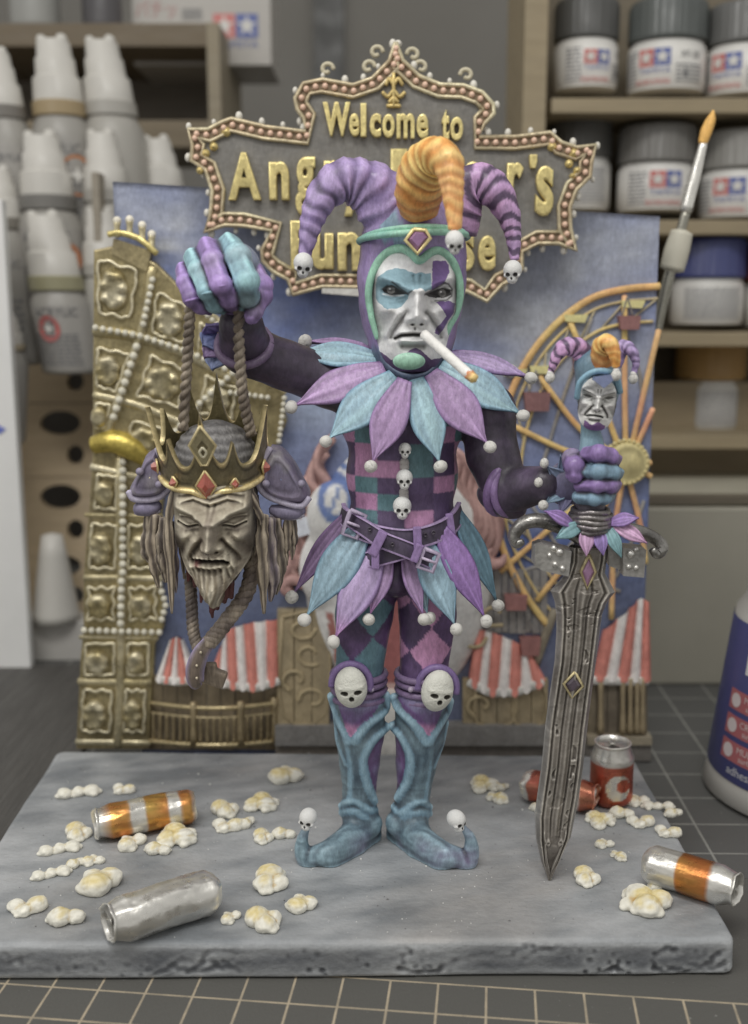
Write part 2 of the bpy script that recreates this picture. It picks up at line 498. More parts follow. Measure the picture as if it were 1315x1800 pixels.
# ------------------------------------------------------------------ distance-field sculpting
class Sculpt:
    def __init__(self): self.p = []
    def add(self, fn, lo, hi, k=0.0, op='add', tag=0):
        self.p.append((fn, A(lo), A(hi), k, op, tag)); return self
    def cone(self, a, b, ra, rb, k=0.1, op='add', tag=0, fl=None):
        a, b = A(a), A(b); v = b - a; vv = v @ v + 1e-12
        def fn(x):
            t = np.clip(((x - a) @ v) / vv, 0, 1)
            return np.linalg.norm(x - a - t[:, None] * v, axis=1) - (ra + (rb - ra) * t)
        r = max(ra, rb)
        return self.add(fn, np.minimum(a, b) - r, np.maximum(a, b) + r, k, op, tag)
    def chain(self, pts, rs, k=0.1, op='add', tag=0):
        for i in range(len(pts) - 1): self.cone(pts[i], pts[i + 1], rs[i], rs[i + 1], k, op, tag)
        return self
    def poly(self, pts, rs, k=0.1, tag=0, sub=4, op='add', flat=None):
        """one smooth limb along points, radii rs"""
        q = np.column_stack([np.asarray(pts, float), np.asarray(rs, float) * np.ones(len(pts))])
        if sub > 1 and len(q) > 2: q = catmull(q, sub)
        def fn(x):
            best = np.full(len(x), 1e9)
            for i in range(len(q) - 1):
                a, v = q[i, :3], q[i + 1, :3] - q[i, :3]
                t = np.clip(((x - a) @ v) / (v @ v + 1e-12), 0, 1)
                best = np.minimum(best, np.linalg.norm(x - a - t[:, None] * v, axis=1) - (q[i, 3] + (q[i + 1, 3] - q[i, 3]) * t))
            return best
        r = q[:, 3].max()
        return self.add(fn, q[:, :3].min(0) - r, q[:, :3].max(0) + r, k, op, tag)
    def ell(self, c, r, k=0.1, op='add', tag=0, R=None):
        c, r = A(c), A(r) * np.ones(3)
        Rm = None if R is None else np.array(R)
        def fn(x):
            q = x - c
            if Rm is not None: q = q @ Rm
            k0 = np.linalg.norm(q / r, axis=1); k1 = np.linalg.norm(q / (r * r), axis=1) + 1e-9
            return np.where(k0 < 1e-6, -r.min(), k0 * (k0 - 1) / k1)
        m = r.max() if R is not None else r
        return self.add(fn, c - m, c + m, k, op, tag)
    def box(self, c, h, rad=0.05, k=0.05, op='add', tag=0, R=None):
        c, h = A(c), A(h)
        Rm = None if R is None else np.array(R)
        def fn(x):
            q = x - c
            if Rm is not None: q = q @ Rm
            q = np.abs(q) - h + rad
            return np.linalg.norm(np.maximum(q, 0), axis=1) + np.minimum(q.max(1), 0) - rad
        m = np.linalg.norm(h) if R is not None else h
        return self.add(fn, c - m, c + m, k, op, tag)
    def mesh(self, h):
        adds = [q for q in self.p if q[4] == 'add']
        lo = np.min([q[1] - q[3] for q in adds], 0) - 3 * h; hi = np.max([q[2] + q[3] for q in adds], 0) + 3 * h
        n = np.ceil((hi - lo) / h).astype(int) + 1
        Fd = np.full(n, 50.0, np.float32)
        for fn, a, b, k, op, tag in self.p:
            m = k * 1.5 + 3 * h
            i0 = np.maximum(np.floor((a - m - lo) / h).astype(int), 0); i1 = np.minimum(np.ceil((b + m - lo) / h).astype(int) + 1, n)
            if (i1 <= i0).any(): continue
            gx, gy, gz = np.meshgrid(*[lo[d] + h * np.arange(i0[d], i1[d]) for d in range(3)], indexing='ij')
            x = np.stack([gx.ravel(), gy.ravel(), gz.ravel()], -1)
            d = fn(x).reshape(gx.shape)
            sl = tuple(slice(i0[q], i1[q]) for q in range(3)); cur = Fd[sl]
            if op == 'add':
                if k > 0:
                    hh = np.maximum(k - np.abs(cur - d), 0) / k
                    Fd[sl] = np.minimum(cur, d) - hh * hh * k * 0.25
                else: Fd[sl] = np.minimum(cur, d)
            else:
                d = -d
                if k > 0:
                    hh = np.maximum(k - np.abs(cur - d), 0) / k
                    Fd[sl] = np.maximum(cur, d) + hh * hh * k * 0.25
                else: Fd[sl] = np.maximum(cur, d)
        V, F = surface_nets(Fd, lo, h)
        return V, F
    def tags(self, V):
        best = np.full(len(V), 1e9); tag = np.zeros(len(V), int)
        for fn, a, b, k, op, tg in self.p:
            if op != 'add': continue
            m = ((V > a - 0.3) & (V < b + 0.3)).all(1)
            if not m.any(): continue
            d = fn(V[m]); idx = np.where(m)[0]
            u = d < best[idx]
            best[idx[u]] = d[u]; tag[idx[u]] = tg
        return tag
def surface_nets(Fd, lo, h):
    ins = Fd < 0
    c = np.zeros(tuple(np.array(Fd.shape) - 1), np.int8)
    for dx in (0, 1):
        for dy in (0, 1):
            for dz in (0, 1):
                c += ins[dx:ins.shape[0] - 1 + dx, dy:ins.shape[1] - 1 + dy, dz:ins.shape[2] - 1 + dz]
    act = (c > 0) & (c < 8)
    ci = np.argwhere(act)
    ids = np.full(act.shape, -1, np.int64); ids[act] = np.arange(len(ci))
    acc = np.zeros((len(ci), 3)); cnt = np.zeros(len(ci))
    corners = [(0, 0, 0), (1, 0, 0), (0, 1, 0), (1, 1, 0), (0, 0, 1), (1, 0, 1), (0, 1, 1), (1, 1, 1)]
    for a in range(8):
        for b in range(a + 1, 8):
            ca, cb = np.array(corners[a]), np.array(corners[b])
            if np.abs(ca - cb).sum() != 1: continue
            ia, ib = ci + ca, ci + cb
            fa, fb = Fd[ia[:, 0], ia[:, 1], ia[:, 2]].astype(float), Fd[ib[:, 0], ib[:, 1], ib[:, 2]].astype(float)
            m = (fa < 0) != (fb < 0)
            t = np.clip(fa[m] / (fa[m] - fb[m]), 0, 1)[:, None]
            acc[m] += ca + (cb - ca) * t; cnt[m] += 1
    V = (ci + acc / cnt[:, None]) * h + lo
    quads = []
    for ax in range(3):
        s0 = [slice(None)] * 3; s1 = [slice(None)] * 3
        s0[ax] = slice(0, -1); s1[ax] = slice(1, None)
        e = np.argwhere(ins[tuple(s0)] != ins[tuple(s1)])
        o1, o2 = (ax + 1) % 3, (ax + 2) % 3
        ok = (e[:, o1] > 0) & (e[:, o2] > 0) & (e[:, o1] < Fd.shape[o1] - 1) & (e[:, o2] < Fd.shape[o2] - 1)
        e = e[ok]
        u = np.zeros(3, int); v = np.zeros(3, int); u[o1] = 1; v[o2] = 1
        def g(q): return ids[q[:, 0], q[:, 1], q[:, 2]]
        qd = np.stack([g(e - u - v), g(e - v), g(e), g(e - u)], -1)
        st = ins[e[:, 0], e[:, 1], e[:, 2]]
        qd[~st] = qd[~st][:, ::-1]
        quads.append(qd)
    Q = np.concatenate(quads)
    return V, Q[(Q >= 0).all(1)]
def vnormals(V, F):
    fs = F if isinstance(F, list) else [F]
    N = np.zeros_like(V)
    for f in fs:
        if f.shape[1] == 4: n = np.cross(V[f[:, 2]] - V[f[:, 0]], V[f[:, 3]] - V[f[:, 1]])
        else: n = np.cross(V[f[:, 1]] - V[f[:, 0]], V[f[:, 2]] - V[f[:, 0]])
        for k in range(f.shape[1]): np.add.at(N, f[:, k], n)
    return N / (np.linalg.norm(N, axis=1)[:, None] + 1e-12)
def cavity(V, F, it=3):
    """positive in hollows, negative on ridges (paint washes settle in hollows)"""
    f = F if isinstance(F, np.ndarray) else np.concatenate([g for g in F if g.shape[1] == 4])
    L = V.copy()
    for _ in range(it):
        s = np.zeros_like(V); c = np.zeros(len(V))
        for a, b in ((0, 1), (1, 2), (2, 3), (3, 0)):
            np.add.at(s, f[:, a], L[f[:, b]]); np.add.at(s, f[:, b], L[f[:, a]])
            np.add.at(c, f[:, a], 1); np.add.at(c, f[:, b], 1)
        L = np.where(c[:, None] > 0, s / np.maximum(c, 1)[:, None], V)
    d = ((L - V) * vnormals(V, f)).sum(1)
    return d
# ================================================================== desk, mats, wall
ZM = -0.85
bl_x = -9.2
def grid_mat_material(name, base, line, ang, origin, cell, lw, border, fine=None):
    m = bpy.data.materials.new(name); m.use_nodes = True
    nt = m.node_tree; N = nt.nodes; L = nt.links; b = N['Principled BSDF']
    tc = N.new('ShaderNodeTexCoord')
    mp = N.new('ShaderNodeMapping'); mp.vector_type = 'TEXTURE'
    mp.inputs['Location'].default_value = (origin[0], origin[1], 0); mp.inputs['Rotation'].default_value = (0, 0, ang)
    mp.inputs['Scale'].default_value = (cell, cell, 1)
    L.new(tc.outputs['Object'], mp.inputs[0])
    sp = N.new('ShaderNodeSeparateXYZ'); L.new(mp.outputs[0], sp.inputs[0])
    def mth(op, a, b_=None, clamp=False):
        n = N.new('ShaderNodeMath'); n.operation = op; n.use_clamp = clamp
        for i, v in enumerate((a, b_)):
            if v is None: continue
            if isinstance(v, (int, float)): n.inputs[i].default_value = v
            else: L.new(v, n.inputs[i])
        return n.outputs[0]
    def line_mask(c, w):
        f = mth('FRACT', mth('ADD', c, 0.5))
        d = mth('ABSOLUTE', mth('SUBTRACT', f, 0.5))
        return mth('LESS_THAN', d, w)
    lm = mth('MAXIMUM', line_mask(sp.outputs[0], lw), line_mask(sp.outputs[1], lw))
    if border:
        lm = mth('MULTIPLY', lm, mth('LESS_THAN', sp.outputs[1], lw))
    nz_ = N.new('ShaderNodeTexNoise'); nz_.inputs['Scale'].default_value = 2.5; nz_.inputs['Detail'].default_value = 6
    L.new(tc.outputs['Object'], nz_.inputs[0])
    wear = N.new('ShaderNodeMapRange'); wear.inputs['From Min'].default_value = 0.3; wear.inputs['From Max'].default_value = 0.62
    wear.inputs['To Min'].default_value = 0.55; wear.inputs['To Max'].default_value = 1.0
    L.new(nz_.outputs[0], wear.inputs[0])
    lm = mth('MULTIPLY', lm, wear.outputs[0])
    # dust specks
    vo = N.new('ShaderNodeTexVoronoi'); vo.inputs['Scale'].default_value = 1.7; vo.inputs['Randomness'].default_value = 1
    L.new(tc.outputs['Object'], vo.inputs[0])
    sk = mth('LESS_THAN', vo.outputs['Distance'], 0.035)
    vo2 = N.new('ShaderNodeTexVoronoi'); vo2.inputs['Scale'].default_value = 5.3
    L.new(tc.outputs['Object'], vo2.inputs[0])
    sk2 = mth('LESS_THAN', vo2.outputs['Distance'], 0.05)
    n4 = N.new('ShaderNodeTexNoise'); n4.inputs['Scale'].default_value = 0.6
    L.new(tc.outputs['Object'], n4.inputs[0])
    sk2 = mth('MULTIPLY', sk2, mth('GREATER_THAN', n4.outputs[0], 0.52))
    sk = mth('MULTIPLY', mth('MAXIMUM', sk, sk2), 0.45)
    mx = N.new('ShaderNodeMix'); mx.data_type = 'RGBA'
    L.new(lm, mx.inputs[0]); mx.inputs[6].default_value = (*base, 1); mx.inputs[7].default_value = (*line, 1)
    mx2 = N.new('ShaderNodeMix'); mx2.data_type = 'RGBA'
    L.new(sk, mx2.inputs[0]); L.new(mx.outputs[2], mx2.inputs[6]); mx2.inputs[7].default_value = (0.5, 0.5, 0.48, 1)
    L.new(mx2.outputs[2], b.inputs['Base Color'])
    b.inputs['Roughness'].default_value = 0.62
    n2 = N.new('ShaderNodeTexNoise'); n2.inputs['Scale'].default_value = 14; n2.inputs['Detail'].default_value = 4
    L.new(tc.outputs['Object'], n2.inputs[0])
    bp = N.new('ShaderNodeBump'); bp.inputs['Strength'].default_value = 0.25; bp.inputs['Distance'].default_value = 0.05
    L.new(n2.outputs[0], bp.inputs['Height']); L.new(bp.outputs[0], b.inputs['Normal'])
    return m
M['desk'] = material('desk_top', 0.5, col=C(70, 68, 64), bump=0.1, var=0.08, vscale=0.3)
M['wall'] = material('room_wall', 0.8, col=C(104, 101, 95), bump=0.08, bscale=1.5, var=0.04, vscale=0.1)
o = mbox('desk_top', (0, 45, ZM - 1.7), (75, 75, 1.5), 'desk', col=None, bevel=0.1); props(o, kind='structure', label='dark desk under the cutting mats')
g0 = G(770.6, 1729, ZM)
M['mat_front'] = grid_mat_material('front_mat_print', C(72, 71, 67), C(150, 136, 112), math.radians(-6.3), (g0.x, g0.y - 12.0), 1.0, 0.024, True)
M['mat_back'] = grid_mat_material('back_mat_print', C(74, 74, 72), C(122, 122, 116), math.radians(-1.0), (2.3, 3.0), 1.62, 0.02, False)
def slab_box(name, x0, x1, y0, y1, z0, z1, mat, org=None):
    V, F = box(((x0 + x1) / 2, (y0 + y1) / 2, (z0 + z1) / 2), ((x1 - x0) / 2, (y1 - y0) / 2, (z1 - z0) / 2), bevel=0.03)
    return mk(name, V, F, mat, smooth=False, origin=org)
o = slab_box('cutting_mat', -32, 34, 12.0 - 12, 25.0, ZM - 0.2, ZM, 'mat_front', org=(0, 12, ZM - 0.2))
props(o, 'dark grey cutting mat with a tan square grid in front of the base', 'cutting mat')
o = slab_box('cutting_mat', -32, 34, 25.05, 60.0, ZM - 0.2, ZM - 0.02, 'mat_back', org=(0, 25, ZM - 0.2))
props(o, 'dark cutting mat with pale grid lines under and behind the diorama', 'cutting mat')
o = mbox('wall', (0, 92, 40), (140, 1, 60), 'wall', bevel=0); props(o, kind='structure', label='plain grey wall behind the shelves')
pp = P(578, 90, 90)
o = mbox('wall_strip', (pp.x, 90.7, 40), (27 * S(90, 90), 0.3, 42), 'plastic', col=C(62, 62, 60)); props(o, 'dark vertical strip on the grey wall behind the sign', 'wall strip')

# ------------------------------------------------------------------ print helpers
def text_mesh(txt, size, depth=0.0, bevel=0.0, offset=0.0, sx=1.0, spacing=1.0):
    cu = bpy.data.curves.new('lettering', 'FONT')
    cu.body = txt; cu.size = size; cu.extrude = depth; cu.bevel_depth = bevel; cu.bevel_resolution = 1
    cu.offset = offset; cu.align_x = 'CENTER'; cu.align_y = 'CENTER'; cu.space_character = spacing
    cu.resolution_u = 4
    ob = bpy.data.objects.new('lettering', cu); COL.objects.link(ob)
    dg = bpy.context.evaluated_depsgraph_get()
    me = bpy.data.meshes.new_from_object(ob.evaluated_get(dg))
    V = np.array([tuple(v.co) for v in me.vertices]).reshape(-1, 3); F = [list(p.vertices) for p in me.polygons]
    bpy.data.objects.remove(ob); bpy.data.curves.remove(cu); bpy.data.meshes.remove(me)
    if len(V): V = V * np.array([sx, 1, 1])
    # stand up: x right, z up, front toward -y
    V = np.stack([V[:, 0], -V[:, 2], V[:, 1]], -1)
    return V, F
def star_poly(cx, cz, r, r2=None, rot=0.0, n=5):
    r2 = r * 0.4 if r2 is None else r2
    return [(cx + (r if i % 2 == 0 else r2) * math.sin(rot + math.pi * i / n), cz + (r if i % 2 == 0 else r2) * math.cos(rot + math.pi * i / n)) for i in range(2 * n)]
def flat(poly, y):
    """thin print, front face toward -y"""
    return prism(poly, y - 0.012, y)
def rect(x0, x1, z0, z1): return [(x0, z0), (x1, z0), (x1, z1), (x0, z1)]
RED, BLUE, INK, WHT = C(170, 92, 88), C(72, 84, 140), C(84, 84, 86), C(172, 170, 165)
def logo_pieces(cx, cz, s, y):
    """red and blue squares with white stars, the maker's word below"""
    out = []
    for k, c in ((-1, RED), (1, BLUE)):
        x0 = cx + (k - 1) * s / 2
        out.append(('logo_square', *flat(rect(x0, x0 + s * 0.96, cz, cz + s), y), c))
        out.append(('logo_star', *flat(star_poly(x0 + s * 0.48, cz + s * 0.5, s * 0.46), y - 0.014), WHT))
    V, F = text_mesh('TAMIYA', s * 0.42, sx=1.3)
    out.append(('lettering', V + np.array([cx, y - 0.02, cz - s * 0.28]), F, BLUE))
    return out
def printed(pieces, fn, parent):
    """each printed mark its own thin piece, the fine print as one"""
    for nm, V, F, c in pieces:
        o = mk(nm, fn(V), F, 'plastic', parent, cols=c, smooth=False)
        if nm in ('small_print', 'lettering', 'bar_code'): o['kind'] = 'stuff'
def wrap(V, c, r):
    """bend a print made at y about 0 round an upright cylinder (axis at c)"""
    V = np.array(V); a = V[:, 0] / r; rr = r - V[:, 1]
    return np.stack([c[0] + rr * np.sin(a), c[1] - rr * np.cos(a), c[2] + V[:, 2]], -1)
def smalltext(x0, x1, z0, z1, rows, col, seed=0, y=-0.02):
    """rows of tiny unreadable print as dashes"""
    rn = random.Random(seed); out = []
    for k in range(rows):
        z = z1 - (k + 0.5) * (z1 - z0) / rows; h = (z1 - z0) / rows * 0.22; x = x0
        while x < x1 - 0.05:
            w = rn.uniform(0.08, 0.3); w = min(w, x1 - x)
            V, F = flat(rect(x, x + w, z - h, z + h), y); out.append((V, F, col)); x += w + 0.06
    return fmerge(out)

# ------------------------------------------------------------------ paint jars in the shelf on the right
SHY = 47.0
def jar(px0, px1, pyb, pyt, Y, label, cap_col, kind, rot=0.0, group='paint jars in the plywood shelf', lid_frac=0.44, logo_at=0.0, body=WHT):
    b = P((px0 + px1) / 2, pyb, Y); s = S(pyb, Y); r = (px1 - px0) / 2 * s
    h = (P(0, pyt, Y).z - P(0, pyb, Y).z)
    t = thing('paint_jar', (b.x, Y, b.z), label, 'paint jar', group)
    zl = h * (1 - lid_frac)
    V, F = lathe([(0.01, 0), (r * 0.9, 0), (r * 0.97, 0.06), (r * 0.98, zl * 0.86), (r * 0.9, zl * 0.98), (r * 0.7, zl), (0.01, zl)], 40, (b.x, Y, b.z))
    mk('body', V, F, 'plastic', t, cols=body, sharp=40)
    n = 80
    def kn(V):
        a = np.arctan2(V[:, 1], V[:, 0]); rr = np.hypot(V[:, 0], V[:, 1]); f = np.where((rr > r * 0.9) & (V[:, 2] < h - 0.1) & (V[:, 2] > zl + 0.15), 1 + 0.012 * np.sign(np.sin(a * 40)), 1)
        V = V.copy(); V[:, 0] *= f; V[:, 1] *= f; return V
    V, F = lathe([(0.01, zl), (r * 1.0, zl), (r * 1.02, zl + 0.08), (r * 1.0, zl + 0.16), (r * 1.0, h - 0.28), (r * 0.96, h - 0.08), (r * 0.86, h), (0.01, h)], 160, (b.x, Y, b.z), disp=kn)
    mk('lid', V, F, 'plastic', t, cols=cap_col, sharp=40)
    # printed label
    z0, z1 = zl * 0.08, zl * 0.84; lw = r * 1.45
    pcs = []
    def sm(*a):
        V, F, c = smalltext(*a); pcs.append(('small_print', V, F, c))
    if kind:
        pcs += logo_pieces(logo_at, zl * 0.45, r * 0.42, -0.02)
        x = logo_at + r * 0.5
        V, F = text_mesh(kind, r * 0.22); pcs.append(('lettering', V + np.array([x + r * 0.42, -0.03, zl * 0.66]), F, INK))
        sm(x + r * 0.05, x + r * 0.8, zl * 0.12, zl * 0.5, 5, INK * 1.5, 3); sm(x - r * 1.5, x - r * 1.0, zl * 0.1, zl * 0.8, 9, INK * 2.0, 5)
        sm(logo_at - r * 0.5, logo_at + r * 0.4, zl * 0.1, zl * 0.2, 2, RED, 7)
        V, F = flat([(x + r * 0.3 + 0.13 * a, zl * 0.3 + 0.13 * b) for a, b in ((0, -1), (1, 0), (0, 1), (-1, 0))], -0.03); pcs.append(('warning_mark', V, F, INK))
    else:
        sm(-r * 0.9, r * 0.75, zl * 0.12, zl * 0.8, 11, INK * 2.2, 4)
    V, F = lathe([(r * 0.985, z0), (r * 0.992, z0 + 0.01), (r * 0.992, z1), (r * 0.985, z1 + 0.01)], 64, (b.x, Y, b.z))
    lbo = mk('label', V, F, 'plastic', t, cols=np.clip(body * 1.06, 0, .86))
    printed(pcs, lambda V: wrap(V, (b.x, Y, b.z), r * 0.995), lbo)
    return t
BLK, GRY = C(64, 64, 62), C(88, 87, 84)
jar(972, 1083, 163, 3, SHY, 'black-lidded paint jar on the top shelf next to the upright board', BLK, 'XF-1', logo_at=0.25)
jar(1102, 1236, 168, 6, SHY, 'paint jar with dark green-grey lid, middle of the three on the top shelf', C(68, 72, 70), 'XF-28', logo_at=-0.85)
jar(1238, 1372, 174, 12, SHY, 'paint jar with ribbed grey lid cut by the photo edge, top shelf', C(80, 80, 78), 'XF-20', logo_at=-1.2)
jar(962, 1070, 372, 205, SHY + 0.5, 'dark-lidded paint jar behind the right tip of the sign', C(72, 71, 68), '', body=WHT * 0.9)
jar(1084, 1216, 374, 222, SHY, 'paint jar with plain grey lid right of the sign tip, second shelf', C(92, 90, 86), 'XF-55', logo_at=0.05)
jar(1228, 1362, 386, 232, SHY, 'paint jar with light grey lid behind the brush, second shelf', C(108, 106, 101), 'XF-12', logo_at=-0.85)
jar(1178, 1302, 570, 418, SHY - 0.3, 'paint jar with navy blue lid on the third shelf', C(52, 58, 104), '', lid_frac=0.46, body=WHT * 0.95)
jar(1306, 1430, 575, 425, SHY - 0.3, 'paint jar with dark red lid at the photo edge, third shelf', C(112, 52, 50), '', lid_frac=0.46)
jar(1184, 1302, 752, 592, SHY + 1.5, 'paint jar with orange-brown lid on the lowest shelf', C(138, 104, 52), '', lid_frac=0.45, body=WHT * 0.86)
sh = thing('plywood_jar_shelf', (13, SHY, ZM), 'plywood shelf holding the paint jars on the right', 'shelf')
PLY, PLYD = C(124, 110, 84), C(104, 96, 80)
def zat(py, Y): return P(0, py, Y).z
def xat(px, py, Y): return P(px, py, Y).x
xl = xat(957, 100, SHY); xr = 30.0
# uprights
for x in (xat(957, 60, SHY - 2) , ):
    mbox('side_board', (x - 0.35, SHY + 0.6, (zat(-160, SHY) + zat(660, SHY)) / 2), (0.45, 2.9, (zat(-160, SHY) - zat(660, SHY)) / 2), 'wood', sh, PLY)
for k, (py, px0, d) in enumerate(((172, 957, 0), (386, 957, 0), (583, 957, 0.0), (764, 957, 1.0))):
    Yc = SHY + 0.4
    z = zat(py, SHY - 2.2)
    x0 = xl
    mbox('shelf_board', ((x0 + xr) / 2, Yc, z - 0.30), ((xr - x0) / 2, 2.7, 0.28), 'wood', sh, PLY)
mbox('back_board', ((xl + xr) / 2, SHY + 3.6, (zat(-160, SHY) + zat(760, SHY)) / 2), ((xr - xl) / 2, 0.2, (zat(-160, SHY) - zat(760, SHY)) / 2), 'wood', sh, C(96, 86, 68))
# lower cabinet: pale boxes the shelf stands on
YB = 39.0
cb = thing('pale_drawer_box', (16, YB + 4, ZM), 'pale plain storage box under the plywood jar shelf', 'storage box')
x0 = 4.0
mbox('front_panel', ((x0 + 30) / 2, YB + 0.25, (zat(892, YB) + ZM) / 2), ((30 - x0) / 2, 0.3, (zat(892, YB) - ZM) / 2), 'plastic', cb, C(142, 138, 124), bevel=0.1)
mbox('top_panel', ((x0 + 30) / 2, YB + 4.6, zat(892, YB) - 0.2), ((30 - x0) / 2, 4.0, 0.2), 'plastic', cb, C(150, 146, 130), bevel=0.08)
mbox('ledge', ((x0 + 30) / 2, YB + 0.35, zat(880, YB)), ((30 - x0) / 2, 0.25, 0.16), 'wood', cb, C(92, 84, 70), bevel=0.03)
mbox('inner_board', ((x0 + 30) / 2, YB + 8.6, (zat(700, YB + 8.6) + ZM) / 2), ((30 - x0) / 2, 0.3, (zat(640, YB + 8.6) - ZM) / 2), 'wood', cb, C(112, 98, 74))

# ------------------------------------------------------------------ brush standing by the panel
br = thing('paint_brush', P(1150, 560, 33.5), 'slim paint brush with amber tip and cream collar standing by the jars', 'brush')
YBR = 33.5
def seg(name, pts, rs, mat, col, parent, n=14):
    V, F, t, a = tube([P(x, y, YY) for x, y, YY in pts], [r * S(pts[0][1], YBR) for r in rs], n=n, sub=6)
    return mk(name, V, F, mat, parent, cols=col)
seg('bristles', [(1235, 252, YBR), (1242, 230, YBR), (1250, 210, YBR), (1254, 194, YBR)], [8, 10, 8, 1.5], 'hair', C(186, 138, 62), br)
seg('ferrule', [(1205, 372, YBR), (1222, 310, YBR), (1237, 250, YBR)], [11, 10, 7], 'can', C(178, 176, 170), br)
seg('handle', [(1150, 600, YBR), (1172, 500, YBR), (1190, 430, YBR), (1206, 372, YBR)], [9, 10, 9, 8], 'can', C(120, 118, 108), br)
seg('collar', [(1181, 474, YBR), (1190, 440, YBR), (1199, 408, YBR)], [21, 22, 19], 'plastic', C(164, 160, 144), br)

# ------------------------------------------------------------------ large glue bottle on the right
gb = G(1240, 1405, ZM)
R0 = 3.3; gc = Vector((gb.x + R0 * 0.94 + 0.36, gb.y + 0.6, ZM))
t = thing('glue_bottle', gc, 'big white squeeze bottle with blue label at the right edge', 'bottle')
def gr(z): return R0 - 0.1 - 0.62 * np.clip(z, 0, 5.4) / 5.4
V, F = lathe([(0.01, 0), (R0 * 0.93, 0), (R0 - 0.05, 0.12), (gr(0.6), 0.6), (gr(5.4), 5.4), (gr(5.4) - 0.25, 5.75), (gr(5.4) - 0.3, 6.2), (gr(5.4) - 0.32, 11.0), (gr(5.4) - 0.5, 11.6), (1.0, 12.2), (1.0, 13.2), (0.01, 13.2)], 72, gc)
mk('body', V, F, 'plastic', t, cols=C(158, 156, 150))
V, F = lathe([(0.8, 13.2), (1.2, 13.2), (1.2, 14.2), (0.6, 14.5), (0.25, 17), (0.01, 17.1)], 48, gc)
mk('spout_cap', V, F, 'plastic', t, cols=C(176, 176, 172))
z0, z1 = 0.75, 5.2
V, F = lathe([(gr(z0) + 0.02, z0), (gr(z0) + 0.03, z0 + 0.02), (gr(z1) + 0.03, z1), (gr(z1) + 0.02, z1 + 0.02)], 96, gc)
lb = mk('label', V, F, 'plastic', t, cols=C(58, 62, 112))
def conewrap(V, off=0.0, ang=-1.12):
    V = np.array(V); z = V[:, 2]; r = gr(z) + 0.035 - V[:, 1] * 0.6; a = V[:, 0] / 2.8 + ang
    return np.stack([r * np.sin(a), -r * np.cos(a), z], -1) + A(gc)
def onlabel(name, V, F, c, par=lb): return mk(name, conewrap(V), F, 'plastic', par, cols=c, smooth=False)
for k in range(3):
    zc = 3.05 - k * 0.72
    a = np.linspace(0, 2 * np.pi, 4)
    pts_ = [(x, zc + dz) for x, dz in [(-0.85, -0.28)] + [(x, -0.28) for x in np.linspace(-0.5, 1.9, 7)] + [(x, 0.28) for x in np.linspace(1.9, -0.5, 7)] + [(-0.85, 0.28)]]
    V, F = flat(pts_, -0.01); onlabel('badge', V, F, C(146, 76, 80))
    th_ = np.linspace(0, 2 * np.pi, 20, endpoint=False)
    V, F = flat([(-0.55 + 0.2 * math.cos(q), zc + 0.2 * math.sin(q)) for q in th_], -0.03); onlabel('badge_icon', V, F, C(170, 160, 160))
    V, F = text_mesh(['MULTI', 'CRAFT', 'MULTI'][k], 0.26); onlabel('badge_text', V + np.array([0.15, -0.04, zc + 0.1]), F, C(172, 160, 158))
    V, F = text_mesh('surface', 0.22); onlabel('badge_text', V + np.array([0.2, -0.04, zc - 0.12]), F, C(172, 160, 158))
V, F = text_mesh('adhesive', 0.34); onlabel('label_text', V + np.array([0.1, -0.03, 1.08]), F, C(165, 165, 170))
for k in range(3):
    V, F = flat(rect(-0.35 + k * 0.34, -0.1 + k * 0.34, 3.85, 4.65), -0.02); onlabel('label_stripe', V, F, C(172, 172, 172))

# ------------------------------------------------------------------ left rack with holes
RY = 43.0
rk = thing('tiered_paint_rack', (-13, RY, ZM), 'stepped wooden bottle rack with round holes on the left', 'bottle rack')
def plate(x0, x1, z0, z1, Y0, Y1, holes, th=0.35):
    """board from (z0,Y0) to (z1,Y1) with elliptical holes (cx, cz, rx, rz)"""
    bm = bmesh.new()
    def loop(pts):
        vs = [bm.verts.new((x, 0, z)) for x, z in pts]
        return [bm.edges.new((vs[i], vs[(i + 1) % len(vs)])) for i in range(len(vs))]
    ed = loop(rect(x0, x1, z0, z1))
    for cx, cz, rx, rz in holes:
        ed += loop([(cx + rx * math.cos(a), cz + rz * math.sin(a)) for a in np.linspace(0, 2 * np.pi, 28, endpoint=False)])
    bmesh.ops.triangle_fill(bm, edges=ed, use_beauty=True)
    r = bmesh.ops.extrude_face_region(bm, geom=bm.faces[:])
    for g in r['geom']:
        if isinstance(g, bmesh.types.BMVert): g.co.y = th
    if min(v.co.y for f in bm.faces for v in f.verts) > 0: pass
    bmesh.ops.recalc_face_normals(bm, faces=bm.faces[:])
    V = np.array([tuple(v.co) for v in bm.verts]); F = [[v.index for v in f.verts] for f in bm.faces]
    bm.free()
    V[:, 1] += Y0 + (V[:, 2] - z0) / (z1 - z0) * (Y1 - Y0)
    return V, F
tiers = [(1305 - 0, 1180), ]
X0, X1 = -21.0, xat(182, 900, RY)
rows = [(1082, 968), (970, 842), (838, 712), (708, 586), (580, 430), (425, 270)]
